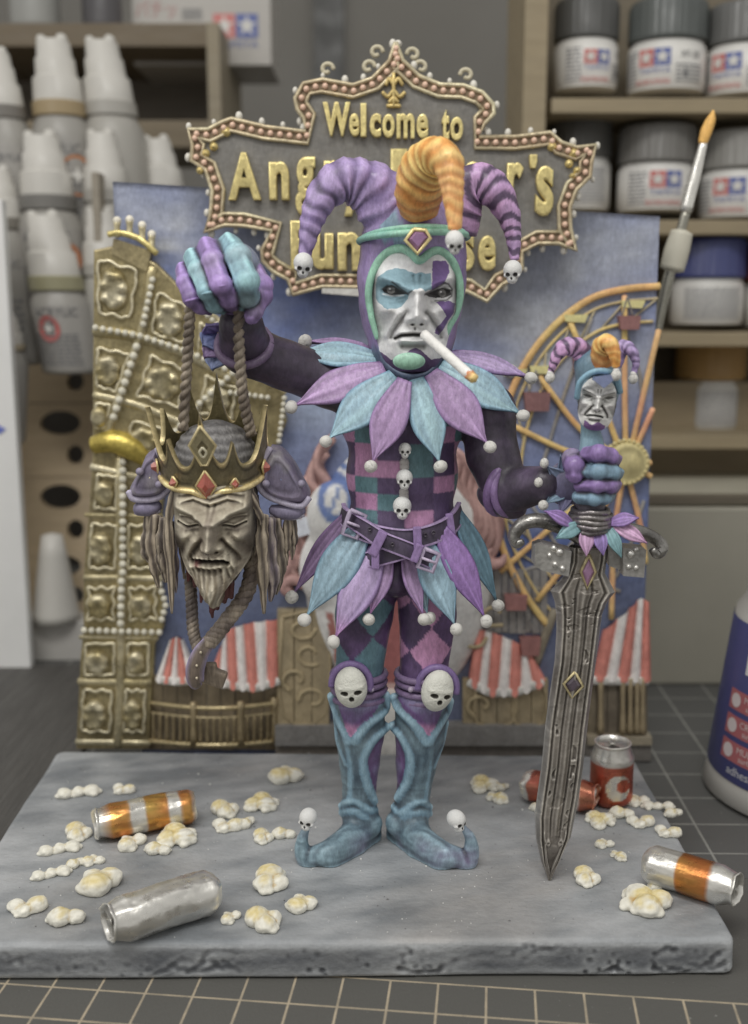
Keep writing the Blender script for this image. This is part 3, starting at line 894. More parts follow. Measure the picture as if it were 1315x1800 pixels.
for k, (pb, pt) in enumerate(rows):
    Y0 = RY + k * 1.3
    z0, z1 = zat(pb, Y0), zat(pt, Y0 + 1.0)
    s = S(pb, Y0); hh = z1 - z0
    holes = []
    for j in range(4):
        holes.append((xat(100, pb, Y0) - j * 3.1, z0 + hh * 0.74, 36 * s, hh * 0.17))
        holes.append((xat(128, pb, Y0) - j * 3.1 + 0.05, z0 + hh * 0.3, 15 * s, hh * 0.13))
    V, F = plate(X0, X1, z0, z1 + 0.02, Y0, Y0 + 1.25, holes)
    mk('tier_board', V, F, 'wood', rk, cols=C(140, 122, 94), smooth=False)
    mbox('tier_edge', ((X0 + X1) / 2, Y0 + 0.12, z0 - 0.12), ((X1 - X0) / 2, 0.14, 0.10), 'wood', rk, C(104, 90, 70), bevel=0.02)
mbox('side_board', (X1 + 0.15, RY + 5.5, (zat(1100, RY) + zat(270, RY)) / 2 - 0.6), (0.15, 5.0, (zat(270, RY) - zat(1100, RY)) / 2), 'wood', rk, C(120, 112, 98))
mbox('back_board', ((X0 + X1) / 2, RY + 10.5, (zat(1100, RY) + zat(240, RY)) / 2), ((X1 - X0) / 2, 0.3, (zat(240, RY) - zat(1100, RY)) / 2), 'wood', rk, C(74, 70, 64))
o = mbox('white_tray', ((X0 + xat(240, 1120, 42)) / 2, 42.6, (zat(1094, 41.6) + ZM) / 2), ((xat(240, 1120, 42) - X0) / 2, 0.9, (zat(1094, 41.6) - ZM) / 2), 'plastic', col=C(150, 147, 142))
props(o, 'low white tray along the foot of the bottle rack', 'tray')
o = mbox('white_board', (xat(24, 700, 40.5) - 3, 40.8, (zat(350, 40.5) + ZM) / 2), (3, 0.25, (zat(350, 40.5) - ZM) / 2), 'plastic', col=C(186, 186, 184))
props(o, 'tall white board cut by the left photo edge', 'white board')
V, F = flat([(xat(3, 755, 40.4) + dx, zat(755, 40.4) + dz) for dx, dz in ((-0.5, -0.1), (-0.1, -0.18), (0.12, 0.0), (-0.1, 0.12), (-0.3, 0.25), (-0.5, 0.2))], 40.53)
mk('blue_mark', V, F, 'plastic', o, cols=C(84, 96, 170), smooth=False)
# spare nozzle cone at the foot
V, F = lathe([(0.01, 0), (0.95, 0), (0.9, 0.3), (0.55, 2.6), (0.4, 3.4), (0.01, 3.5)], 32, (xat(98, 1060, 42), 42.0, zat(1088, 42)))
o = mk('nozzle_cone', V, F, 'plastic', cols=C(160, 157, 150)); props(o, 'white plastic cone standing on the tray below the rack', 'nozzle')

# ------------------------------------------------------------------ bottles in the rack
def bottle(px, pyt, pyb, wpx, Y, label, ring, cap_h=0.45, lean=0.10, white=False, spot=None, group='white-capped paint bottles in the rack', body_w=1.25, pitch=0.0):
    """flip-top bottle; px centre of the cap, pyt top of the cap, pyb bottom of the body"""
    top = P(px, pyt, Y); s = S(pyt, Y); L = P(0, pyt, Y).z - P(0, pyb, Y).z
    r = wpx / 2 * s; rb = r * body_w
    base = Vector((top.x + lean * L, Y, top.z - L))
    t = thing('paint_bottle', base, label, 'paint bottle', group)
    def pl(V):   # lean
        V = np.array(V); V[:, 0] -= lean * V[:, 2]; V[:, 1] += pitch * V[:, 2]; return V + A(base)
    hb = L * (1 - cap_h)
    W = C(158, 155, 148)
    V, F = lathe([(0.01, 0), (rb * 0.93, 0), (rb, 0.12), (rb, hb * 0.86), (rb * 0.86, hb * 0.95), (r * 0.95, hb)], 40)
    mk('body', pl(V), F, 'plastic', t, cols=C(130, 127, 120) if white else C(122, 119, 113))
    V, F = lathe([(r * 0.98, hb - 0.02), (r * 1.08, hb + 0.03), (r * 1.08, hb + 0.09 * L * cap_h * 2), (r * 1.0, hb + 0.1 * L * cap_h * 2)], 40)
    mk('neck_ring', pl(V), F, 'plastic', t, cols=ring, sharp=40)
    cz = hb + 0.1 * L * cap_h * 2
    V, F = lathe([(r * 1.0, cz), (r * 1.0, cz + 0.1), (r * 0.95, cz + (L - cz) * 0.38), (r * 0.82, cz + (L - cz) * 0.42), (r * 0.78, cz + (L - cz) * 0.7), (r * 0.70, cz + (L - cz) * 0.73), (r * 0.66, L * 0.99), (r * 0.6, L), (0.01, L)], 40)
    cp = mk('cap', pl(V), F, 'plastic', t, cols=W, sharp=50)
    for nx_, nr_ in ((-0.42, 0.22), (0.38, 0.26)):
        V1, F1, _ = spheres([(r * nx_, -r * 0.15, L)], [r * nr_]); mk('cap_nub', pl(V1), F1, 'plastic', cp, cols=W)
    if not white:
        V, F, c = smalltext(-rb * 0.95, rb * 0.7, hb * 0.1, hb * 0.5, 8, INK * 1.2, int(px)); pcs = [('small_print', V, F, c)]
        V, F = text_mesh('ACRYLIC', rb * 0.42, sx=0.9); pcs.append(('lettering', V + np.array([rb * 0.05, -0.03, hb * 0.74]), F, INK))
        V, F = text_mesh(['GE', 'LIGHT', 'DE', '50'][int(px) % 4], rb * 0.5); pcs.append(('lettering', V + np.array([-rb * 0.3, -0.03, hb * 0.6]), F, INK))
        if spot is not None:
            a = np.linspace(0, 2 * np.pi, 26, endpoint=False)
            pcs.append(('label_disc', *flat([(spot[3] * rb + spot[4] * rb * math.cos(q), hb * 0.55 + spot[4] * rb * 1.15 * math.sin(q)) for q in a], -0.035), C(*spot[:3])))
            pcs.append(('label_star', *flat(star_poly(spot[3] * rb, hb * 0.55, spot[4] * rb * 0.5, n=4), -0.05), WHT))
        V, F = lathe([(rb + 0.002, hb * 0.06), (rb + 0.01, hb * 0.07), (rb + 0.01, hb * 0.82), (rb + 0.002, hb * 0.83)], 48)
        lbo = mk('label', pl(V), F, 'plastic', t, cols=C(122, 119, 114))
        printed(pcs, lambda V: pl(wrap(V, (0, 0, 0), rb + 0.015)), lbo)
    return t
bottle(93, 72, 440, 88, 46.0, 'bottle with white cap and brass ring, upper left rack, orange spot on its label', C(128, 110, 78), 0.36, 0.05, spot=(168, 100, 52, 0.62, 0.55))
bottle(178, 74, 400, 86, 46.5, 'plain white bottle with tapered cap, top right of the rack', W_ := C(134, 131, 124), 0.40, 0.10, white=True)
bottle(-8, 92, 480, 70, 45.6, 'bottle at the left photo edge with grey ring, top row of the rack', C(90, 86, 80), 0.30, 0.10)
bottle(72, 240, 560, 92, 44.6, 'bottle with white cap and grey ring in the second row of the rack', C(92, 90, 86), 0.40, 0.06, spot=(164, 98, 60, 0.75, 0.4))
bottle(78, 380, 655, 90, 43.4, 'bottle with white cap and olive ring in the third row, red mark on its label', C(118, 114, 86), 0.47, 0.13, spot=(160, 74, 70, -0.25, 0.38), body_w=1.15)
bottle(178, 236, 520, 76, 45.2, 'plain white bottle below the topmost white one in the rack', W_, 0.42, 0.04, white=True)
bottle(176, 372, 640, 74, 44.2, 'plain white bottle partly behind the gold tower turret', W_, 0.42, 0.04, white=True)
bottle(275, 246, 470, 74, 47.2, 'white bottle just above the left corner of the sky panel', W_, 0.45, 0.10, white=True)
bottle(-6, 300, 640, 74, 44.4, 'bottle at the left photo edge in the second row of the rack', C(96, 92, 84), 0.30, 0.06)
bottle(8, 560, 780, 70, 42.6, 'bottle leaning out of the rack beside the white board', C(140, 128, 104), 0.25, -0.1)

# ------------------------------------------------------------------ wooden cubby top left, with things on it
CYB = 53.0
cu = thing('wooden_cubby', (-16, CYB, zat(260, CYB)), 'open wooden cubby above the bottle rack', 'cubby shelf')
xr_ = xat(365, 60, CYB)
WD = C(104, 92, 72)
mbox('top_board', ((-30 + xr_) / 2, CYB + 4.0, zat(62, CYB)), ((xr_ + 30) / 2, 4.1, 0.5), 'wood', cu, C(92, 80, 62))
mbox('bottom_board', ((-30 + xr_) / 2, CYB + 4.0, zat(228, CYB) - 0.2), ((xr_ + 30) / 2, 4.1, 0.6), 'wood', cu, WD)
mbox('side_board', (xr_ + 0.25, CYB + 4.0, (zat(50, CYB) + zat(240, CYB)) / 2), (0.3, 4.1, (zat(40, CYB) - zat(250, CYB)) / 2), 'wood', cu, C(118, 108, 88))
mbox('back_board', ((-30 + xr_) / 2, CYB + 8.0, (zat(60, CYB) + zat(230, CYB)) / 2), ((xr_ + 30) / 2, 0.15, 2.7), 'wood', cu, C(84, 76, 64))
zt = zat(62, CYB) + 0.5
for k, (px, w, c, lab) in enumerate(((62, 88, C(120, 120, 116), 'clear grey lidded jar on the left end of the cubby'), (180, 70, C(66, 64, 66), 'dark bottle in the middle on top of the cubby'))):
    x = xat(px, 30, CYB + 2); r = w / 2 * S(30, CYB + 2)
    t = thing('jar', (x, CYB + 2, zt), lab, 'jar')
    V, F = lathe([(0.01, 0), (r, 0), (r, 0.4), (r * 0.97, 3.2), (r * 0.8, 3.6), (0.01, 3.6)], 36, (x, CYB + 2, zt)); mk('body', V, F, 'plastic', t, cols=c)
    V, F = lathe([(0.01, 3.6), (r * 0.85, 3.6), (r * 0.85, 4.6), (0.01, 4.7)], 36, (x, CYB + 2, zt)); mk('lid', V, F, 'can', t, cols=C(150, 150, 148))
# kit box with the two-star mark
Rb = Matrix.Rotation(math.radians(4), 3, 'Y')
x0, x1 = xat(232, 50, CYB + 3), xat(476, 50, CYB + 3)
zc0, zc1 = zat(114, CYB + 3), zat(-40, CYB + 3)
t = thing('kit_box', ((x0 + x1) / 2, CYB + 3, zc0), 'white kit box with red and blue star squares on the cubby', 'box')
mbox('carton', ((x0 + x1) / 2, CYB + 5.5, (zc0 + zc1) / 2), ((x1 - x0) / 2, 2.4, (zc1 - zc0) / 2), 'plastic', t, C(146, 142, 136), bevel=0.04)
s = S(60, CYB + 3)
prs = logo_pieces(xat(415, 60, CYB + 3), zat(66, CYB + 3), 40 * s, CYB + 3.08)
V, F = text_mesh('パチッ', 32 * s, sx=0.8)
if len(V) == 0: V, F = text_mesh('KIT', 32 * s)
prs.append(('lettering', V + np.array([xat(275, 20, CYB + 3), CYB + 3.07, zat(18, CYB + 3)]), F, C(150, 100, 96)))
for k in range(9):
    xx = xat(320 + k * 4, 20, CYB + 3)
    V, F = flat(rect(xx, xx + 2 * s, zat(34, CYB + 3), zat(14, CYB + 3)), CYB + 3.09); prs.append(('bar_mark', V, F, INK))
printed(prs, lambda V: V, t)

o = slab_box('dark_board', -30, bl_x - 0.0, 24.5, 41.0, ZM - 0.02, ZM + 0.12, None)
props(o, 'dark ribbed board on the desk left of the base', 'board')
M['dark_board'] = material('dark_ribbed_board', 0.6, col=C(62, 60, 57), bump=0.5, bscale=3, var=0.25, vscale=1.2, stretch=(3, 0.25, 1))
o.data.materials.append(M['dark_board'])
# ================================================================== display base
bl, brc, frc, flc = G(100, 1319), G(1114, 1328), G(1296, 1652), G(-128, 1663)
BQ = [(bl.x, bl.y), (brc.x, brc.y), (frc.x, frc.y), (flc.x, flc.y)]
def base_fn(x):
    d = np.full(len(x), -1e9)
    n = 4
    cx_ = sum(q[0] for q in BQ) / 4; cy_ = sum(q[1] for q in BQ) / 4
    for i in range(n):
        a, b = BQ[i], BQ[(i + 1) % n]
        nx, ny = b[1] - a[1], -(b[0] - a[0]); l = math.hypot(nx, ny); nx /= l; ny /= l
        if (cx_ - a[0]) * nx + (cy_ - a[1]) * ny > 0: nx, ny = -nx, -ny
        e = (x[:, 0] - a[0]) * nx + (x[:, 1] - a[1]) * ny
        # smooth max for rounded corners
        k = 0.25; h = np.maximum(k - np.abs(d - e), 0) / k
        d = np.maximum(d, e) + h * h * k * 0.25
    q = x * np.array([1, 1, 1])
    d = d + 0.07 * nz(q, 0.55, 1, 3) + 0.03 * (x[:, 2] + 0.4)
    e = np.maximum(x[:, 2] - 0.012 * nz(q, 1.1, 2, 3), ZM + 0.02 - x[:, 2])
    # the front lip is worn
    k = 0.16; h = np.maximum(k - np.abs(d - e), 0) / k
    return np.maximum(d, e) + h * h * k * 0.25
sc_ = Sculpt()
sc_.add(base_fn, (flc.x - .3, flc.y - .3, ZM), (frc.x + .3, bl.y + .4, 0.1))
def facept(px, py):
    """point on the front face of the base"""
    Yf = flc.y + (frc.y - flc.y) * (px + 128) / 1424.0
    p = P(px, py, Yf); return p
rn = random.Random(5)
cracks = [[(0, 1668), (28, 1690), (48, 1684), (84, 1672)], [(0, 1700), (30, 1692), (55, 1702)],
          [(255, 1722), (300, 1702), (340, 1706), (372, 1672), (408, 1676), (450, 1664)], [(330, 1712), (362, 1690), (392, 1694), (420, 1676)], [(290, 1708), (318, 1690), (348, 1694)],
          [(330, 1716), (390, 1700), (425, 1708)],
          [(690, 1672), (712, 1692), (706, 1704), (760, 1710), (800, 1690), (860, 1680), (905, 1684)], [(690, 1668), (716, 1668), (722, 1678), (690, 1684)],
          [(852, 1662), (866, 1680), (900, 1682), (925, 1662), (944, 1672), (922, 1684), (905, 1680)], [(925, 1660), (960, 1672), (990, 1664)],
          [(1036, 1718), (1080, 1704), (1096, 1712)], [(1150, 1676), (1178, 1668), (1192, 1676)], [(1146, 1690), (1160, 1708), (1196, 1700)],
          [(1205, 1690), (1240, 1700), (1262, 1676), (1284, 1672)], [(1218, 1710), (1250, 1702), (1280, 1690)], [(1170, 1700), (1200, 1712), (1230, 1700)]]
for cr in cracks:
    cq = catmull(np.array(cr, float), 5); rj = []
    for i, (x, y) in enumerate(cq):
        q_ = facept(x + rn.uniform(-3, 3), y + rn.uniform(-2.5, 2.5)); q_.y -= 0.035; rj.append(A(q_))
    mm_ = len(rj); sc_.poly(rj, [0.075 * (0.35 + 0.65 * math.sin(math.pi * (i + 0.3) / mm_)) * rn.uniform(0.7, 1.15) for i in range(mm_)], 0.05, sub=1, op='sub')
for i in range(95):
    px = rn.choice([rn.uniform(0, 1290), rn.uniform(100, 270), rn.uniform(1000, 1280), rn.uniform(700, 800)])
    p = facept(px, rn.uniform(1672, 1716)); r = rn.uniform(0.04, 0.08)
    sc_.ell((p.x, p.y - 0.03, p.z), (r, 0.05, r), 0.03, 'sub')
V, F = sc_.mesh(0.042)
cv = cavity(V, F, 4)
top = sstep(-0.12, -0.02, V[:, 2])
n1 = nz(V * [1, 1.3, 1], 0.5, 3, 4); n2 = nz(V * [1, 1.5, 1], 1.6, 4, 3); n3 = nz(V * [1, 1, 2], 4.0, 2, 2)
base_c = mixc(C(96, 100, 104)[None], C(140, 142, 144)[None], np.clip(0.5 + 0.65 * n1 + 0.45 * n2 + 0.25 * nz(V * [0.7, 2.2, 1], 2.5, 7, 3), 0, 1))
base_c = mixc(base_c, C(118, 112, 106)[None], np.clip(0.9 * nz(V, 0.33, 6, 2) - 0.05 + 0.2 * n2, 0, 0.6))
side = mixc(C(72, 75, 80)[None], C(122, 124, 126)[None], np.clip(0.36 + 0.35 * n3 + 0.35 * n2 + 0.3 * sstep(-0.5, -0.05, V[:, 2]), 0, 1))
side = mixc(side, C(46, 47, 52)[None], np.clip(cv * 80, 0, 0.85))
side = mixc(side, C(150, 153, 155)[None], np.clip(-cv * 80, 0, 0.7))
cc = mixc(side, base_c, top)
M['stone'] = material('painted_stone', 0.6, edge=0.35, fine=0.07, bump=0.5, bscale=5, var=0.13, vscale=0.8, stretch=(1, 1.4, 1.4))
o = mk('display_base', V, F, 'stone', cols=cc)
props(o, 'grey stone-painted slab with cracked front edge under the figure', 'display base')

# ================================================================== popcorn
def popcorn_mesh(name, blobs, seed):
    s = Sculpt(); r_ = random.Random(seed)
    for (x, y, r) in blobs:
        s.ell((x, y, r * 0.62), (r * 0.92, r * 0.9, r * 0.82), 0.025)
        for k in range(3):
            a = r_.uniform(0, 6.28); s.ell((x + r * 0.75 * math.cos(a), y + r * 0.7 * math.sin(a), r * 0.35), (r * 0.46, r * 0.46, r * 0.4), 0.025)
    V, F = s.mesh(0.035)
    V += vnormals(V, F) * (0.030 * nz(V, 7.0, seed, 3) + 0.02 * np.abs(nz(V, 13.0, seed + 2, 2)))[:, None]
    V[:, 2] = np.maximum(V[:, 2] * 0.86, 0.0)
    cv = cavity(V, F, 3)
    n = nz(V, 5.0, seed, 2)
    c = mixc(C(186, 183, 170)[None], C(184, 164, 96)[None], np.clip(cv * 40 + 1.0 * sstep(-0.25, 0.3, n) * sstep(0.10, 0.28, V[:, 2]), 0, 0.9))
    c = mixc(c, C(186, 136, 62)[None], np.clip(cv * 60 - 0.15, 0, 0.8) * sstep(0.05, 0.16, V[:, 2]))
    return mesh_np(name, V, F, c)
kinds = [popcorn_mesh('popcorn_a', [(-0.20, 0, 0.20), (0.16, -0.04, 0.17), (0.0, 0.16, 0.15)], 1),
         popcorn_mesh('popcorn_b', [(0.0, 0.12, 0.24), (-0.1, -0.14, 0.2), (0.16, -0.1, 0.17)], 2),
         popcorn_mesh('popcorn_c', [(-0.28, -0.06, 0.17), (0.0, 0.02, 0.15), (0.27, 0.05, 0.18)], 3),
         popcorn_mesh('popcorn_d', [(-0.1, 0.05, 0.25), (0.2, -0.05, 0.2)], 4),
         popcorn_mesh('popcorn_e', [(-0.2, -0.08, 0.22), (0.14, -0.12, 0.24), (0.0, 0.2, 0.24), (0.3, 0.12, 0.14)], 5)]
PC = [(138, 1398, 66, 2, 0.1, 'popcorn clump nearest the back left corner of the base'), (216, 1391, 46, 0, 2.8, 'popcorn just behind the left end of the orange striped can'),
      (136, 1470, 46, 1, 0.6, 'tall popcorn puff left of the orange striped can'), (105, 1497, 64, 2, 0.2, 'low popcorn pair at left, under the tall puff'),
      (90, 1540, 60, 2, 0.25, 'flat popcorn crumb strip at the left end of a three-piece trail'), (133, 1523, 34, 3, 1.2, 'middle lump of the three-piece popcorn trail at left'),
      (166, 1517, 44, 0, 0.3, 'right lump of the three-piece popcorn trail at left'), (176, 1560, 70, 1, 2.9, 'popcorn clump behind the open end of the bare silver can'),
      (45, 1600, 74, 0, 3.3, 'popcorn clump closest to the left photo edge'), (115, 1622, 62, 3, 0.5, 'popcorn pair in front of the bare silver can, far left'),
      (234, 1486, 62, 0, 1.0, 'popcorn clump under the middle of the orange striped can'), (309, 1478, 68, 4, 0.3, 'wide popcorn clump under the right end of the orange striped can'),
      (276, 1500, 44, 3, 0.2, 'small popcorn between the orange striped can and the silver can'), (394, 1430, 46, 1, 0.9, 'rear lump of the big popcorn heap right of the orange striped can'),
      (398, 1456, 60, 0, 3.0, 'front lump of the big popcorn heap right of the orange striped can'), (434, 1452, 36, 3, 1.4, 'small lump at the right of the big popcorn heap'),
      (459, 1418, 56, 4, 0.0, 'popcorn clump left of the boots, behind the raised toe ball'), (502, 1371, 52, 1, 2.2, 'popcorn clump standing alone near the back edge'),
      (461, 1476, 36, 1, 0.4, 'small popcorn just left of the curled boot toe'), (498, 1472, 40, 3, 0.3, 'flat popcorn touching the curled left boot toe'),
      (474, 1555, 62, 1, 0.1, 'tall popcorn stack in front of the left boot'), (407, 1616, 44, 0, 0.9, 'popcorn between the silver can and the front popcorn stack'),
      (462, 1626, 60, 1, 1.0, 'front popcorn stack nearest the base edge'), (530, 1596, 48, 1, 2.4, 'round popcorn in front of the left curled toe'),
      (851, 1385, 52, 4, 0.4, 'popcorn clump beside the half hidden orange can'), (876, 1407, 38, 3, 2.9, 'small popcorn below the half hidden orange can'),
      (884, 1388, 26, 3, 1.0, 'tiny popcorn touching the half hidden orange can'), (946, 1424, 30, 3, 0.4, 'popcorn bit peeking from behind the sword blade'),
      (1054, 1447, 50, 4, 0.7, 'popcorn clump in front of the standing can'), (1092, 1436, 42, 3, 0.2, 'popcorn at the foot of the standing can'),
      (1124, 1449, 52, 0, 3.1, 'popcorn right below the standing can'), (1122, 1412, 48, 0, 0.3, 'popcorn against the right side of the standing can'),
      (1157, 1421, 50, 2, 2.9, 'popcorn strip right of the standing can'), (1184, 1434, 32, 3, 0.7, 'outermost small popcorn by the right base edge'),
      (1172, 1466, 50, 0, 2.7, 'popcorn behind the silver and orange can at right'), (1064, 1487, 38, 0, 0.2, 'small popcorn right of the sword, halfway to its tip'),
      (1089, 1508, 30, 3, 2.6, 'tiny yellow popcorn between sword and right can'), (1029, 1548, 46, 1, 0.2, 'popcorn just right of the sword tip'),
      (1137, 1594, 84, 4, 2.9, 'big popcorn heap in front of the right can'), (1156, 1562, 36, 3, 1.1, 'yellowish popcorn pressed against the right can')]
for px, py, w, k, rot, lab in PC:
    g = G(px, py); s = S(py, g.y)
    o = link('popcorn', kinds[k], 'white', None, (g.x, g.y, 0.0), (0, 0, rot))
    ext = [0.9, 0.72, 0.95, 0.85, 0.95][k]
    f = w * s / ext * 1.2
    o.scale = (f, f, f * 0.95)
    props(o, lab, 'popcorn', 'popcorn scattered on the base')

# ================================================================== drink cans
def can(name, base, axis, L, r, label, bands, seed, dent=0.05, crush=0.0, tab=True, roll=0.0, group='tiny drink cans on the base', logo=None):
    """base: centre of the bottom; axis: unit direction to the top"""
    prof = [(0.01, 0.06), (r * 0.66, 0.05), (r * 0.72, 0.0), (r * 0.80, 0.02), (r * 0.98, 0.16), (r, 0.22)]
    for k in range(1, 30): prof.append((r, 0.22 + (L - 0.62) * k / 30))
    prof += [(r * 0.99, L - 0.36), (r * 0.80, L - 0.10), (r * 0.80, L - 0.06), (r * 0.87, L - 0.02), (r * 0.85, L), (r * 0.78, L - 0.01), (r * 0.76, L - 0.08), (r * 0.70, L - 0.10), (0.01, L - 0.10)]
    def dn(V):
        V = V.copy(); a = np.arctan2(V[:, 1], V[:, 0]) + roll
        q = np.stack([np.cos(a) * 1.5, np.sin(a) * 1.5, V[:, 2]], -1)
        f = 1 - dent * np.abs(nz(q, 1.6, seed, 3)) - dent * 0.25 * np.abs(nz(q, 5, seed + 1, 2))
        if crush: f -= crush * np.clip(np.sin(V[:, 2] / L * 9 + 2 * np.sin(a)) * 0.5 + 0.5, 0, 1) ** 2 * (0.6 + 0.4 * np.cos(a))
        V[:, 0] *= f; V[:, 1] *= f
        V[:, 2] += dent * 0.8 * nz(q, 1.2, seed + 3, 2)
        return V
    V0, F = lathe(prof, 72)
    Vd = dn(V0)
    c = np.tile(C(176, 174, 168), (len(V0), 1))
    a = np.arctan2(V0[:, 1], V0[:, 0])
    nn = nz(np.stack([np.cos(a) * 2, np.sin(a) * 2, V0[:, 2] * 2], -1), 1.5, seed, 3)
    for z0, z1, col in bands:
        m = sstep(z0 - 0.015, z0 + 0.015, V0[:, 2] / L + 0.008 * nn) * sstep(z1 + 0.015, z1 - 0.015, V0[:, 2] / L + 0.008 * nn)
        cb = mixc(np.tile(C(*col), (len(V0), 1)), np.tile(C(col[0] * 0.95, col[1] * 1.3, col[2] * 1.2), (len(V0), 1)), np.clip(0.3 + 0.6 * nn, 0, 1))
        c = mixc(c, cb, m)
    if logo is not None:
        # pale crescent on the red
        la, lz, lr = logo
        u = (np.mod(a - la + np.pi, 2 * np.pi) - np.pi) * r; w = V0[:, 2] - lz
        m = (np.hypot(u, w) < lr) & ~(np.hypot(u - lr * 0.38, w - lr * 0.15) < lr * 0.55)
        c[m] = C(176, 172, 164)
    q = np.array(Vector((0, 0, 1)).rotation_difference(Vector(axis)).to_matrix())
    rz = np.array(Matrix.Rotation(roll, 3, 'Z'))
    def tf(V): return (V @ rz.T) @ q.T + A(base)
    low = tf(Vd)[:, 2].min()
    off = Vector((0, 0, -low + 0.0))
    base = Vector(base) + off
    t = thing(name, (base.x + axis[0] * L / 2, base.y + axis[1] * L / 2, 0), label, 'drink can', group)
    bt = np.where(V0[:, 2] > 99, 1, 0)
    mk('can_body', tf(Vd), F, 'can', t, cols=c)
    if tab:
        Vt, Ft, _, _ = tube([(0.0, -0.02, L - 0.07), (0.0, 0.14, L - 0.05), (0.0, 0.26, L - 0.07)], [0.07, 0.10, 0.06], n=10, sub=4, flat=0.25, ref=(0, 0, 1))
        mk('pull_tab', tf(Vt), Ft, 'can', t, cols=C(150, 148, 142))
        Vo, Fo = lathe([(0.01, L - 0.085), (r * 0.24, L - 0.085), (r * 0.26, L - 0.095)], 20)
        Vo = Vo + np.array([0, -r * 0.38, 0])
        mk('opening', tf(Vo), Fo, 'paint', t, cols=C(44, 40, 38))
    return t
def lying(p0, p1, r, L=None, **k):
    """contact pixels of the two ends"""
    a, b = G(*p0), G(*p1); d = (b - a); Lx = d.length; d.normalize()
    return dict(base=(a.x, a.y, r), axis=(d.x, d.y, 0.0), L=L or Lx, r=r)
OR1, OR2, RD = (172, 106, 50), (166, 92, 42), (150, 74, 60)
a = lying((196, 1472), (342, 1440), 0.50)
# top ends point left
b0 = G(342, 1444); a0 = G(192, 1474); d = (a0 - b0).normalized()
can('drink_can', (b0.x, b0.y, 0.5), (d.x, d.y, 0), 2.5, 0.46, 'crumpled silver can with orange stripes lying at back left', [(0.03, 0.17, OR1), (0.30, 0.53, OR1), (0.68, 0.90, OR1)], 3, 0.09, 0.07, tab=True)
b0 = G(378, 1600); a0 = G(212, 1638); d = (a0 - b0).normalized(); d = Vector((d.x * math.cos(0.16) - d.y * math.sin(0.16), d.y * math.cos(0.16) + d.x * math.sin(0.16), 0))
can('drink_can', (b0.x, b0.y, 0.53), (d.x, d.y, 0), 2.42, 0.50, 'bare silver can lying at front left with its ring end toward the camera', [], 5, 0.09, 0.07, roll=1.0)
b0 = G(1134, 1548); a0 = G(1276, 1592); d = (a0 - b0).normalized()
can('drink_can', (b0.x, b0.y, 0.5), (d.x, d.y, 0), 2.1, 0.46, 'silver can with one orange band lying by the right base edge', [(0.40, 0.74, OR2)], 8, 0.07, 0.04, roll=2.0)
g = G(1073, 1410)
can('drink_can', (g.x, g.y, 0), (0.0, 0.0, 1.0), 1.72, 0.57, 'red can with pale crescent mark standing upright at back right', [(0.0, 0.70, (160, 70, 54))], 11, 0.02, 0.0, logo=(-math.pi / 2 + 0.15, 0.62, 0.36))
b0 = G(920, 1404); a0 = G(1034, 1428); d = (a0 - b0).normalized()
can('drink_can', (b0.x, b0.y, 0.42), (d.x, d.y, 0), 2.0, 0.44, 'crushed orange-red can lying behind the sword blade', [(0.12, 0.42, RD), (0.5, 0.72, RD), (0.8, 1.0, (150, 80, 60))], 13, 0.10, 0.12, roll=0.5)

# grit stuck to the painted stone
rg = np.random.RandomState(3); cs, rs = [], []
while len(cs) < 650:
    x, y = rg.uniform(-9, 9), rg.uniform(flc.y + 0.3, bl.y - 0.2)
    if inpoly(np.array([x]), np.array([y]), BQ)[0]: cs.append((x, y, 0.004)); rs.append(rg.choice([0.008, 0.012, 0.018, 0.03], p=[.45, .35, .15, .05]))
V, F, _ = spheres(cs, rs, None, 3, 5)
o = mk('grit', V, F, 'stone', cols=mixc(np.tile(C(82, 82, 82), (len(V), 1)), np.tile(C(160, 160, 156), (len(V), 1)), (nz(V, 2.0, 5, 2) > 0) * 1.0)); props(o, 'fine grit and dust on the grey stone base', 'grit', kind='stuff')
# ================================================================== funfair relief behind the base
YP = 32.3
def XZ(px, py, Y=YP):
    p = P(px, py, Y); return (p.x, p.z)
def poly(pts, Y=YP): return [XZ(a, b, Y) for a, b in pts]
dio = thing('funfair_relief', (0.6, YP, ZM), 'tall painted funfair scenery panel standing behind the base', 'scenery panel')
# sky board, painted with clouds
tl, tr, brr, bll = XZ(198, 319), XZ(1160, 380), XZ(1134, 1300), XZ(258, 1300)
nu, nv = 110, 90
u, v = np.meshgrid(np.linspace(0, 1, nu), np.linspace(0, 1, nv), indexing='ij')
xt = tl[0] + (tr[0] - tl[0]) * u; zt_ = tl[1] + (tr[1] - tl[1]) * u
xb = (tl[0] + 0.15) + (tr[0] - tl[0]) * u; zb = ZM + 0 * u
X = xt * (1 - v) + xb * v; Z = zt_ * (1 - v) + zb * v
V = np.stack([X.ravel(), np.full(X.size, YP), Z.ravel()], -1)
n1 = nz(V * [1, 1, 1.4], 0.38, 2, 4); n2 = nz(V * [1, 1, 2.5], 0.9, 5, 3)
zz = V[:, 2]
c = mixc(C(84, 98, 146)[None], C(140, 144, 154)[None], np.clip(0.58 + 0.7 * n1 + 0.3 * n2, 0, 1))
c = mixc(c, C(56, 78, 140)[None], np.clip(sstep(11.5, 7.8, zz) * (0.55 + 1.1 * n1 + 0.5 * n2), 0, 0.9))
c = mixc(c, C(170, 172, 174)[None], np.clip(1.3 * np.exp(-((V[:, 0] + 6.2) / 0.9) ** 2 - ((zz - 14.6) / 0.7) ** 2) * (0.4 + n2 + 0.5 * n1), 0, 0.9))
c = mixc(c, C(136, 150, 172)[None], np.exp(-((V[:, 0] + 1.3) / 1.2) ** 2 - ((zz - 10.4) / 1.2) ** 2) * 0.8)
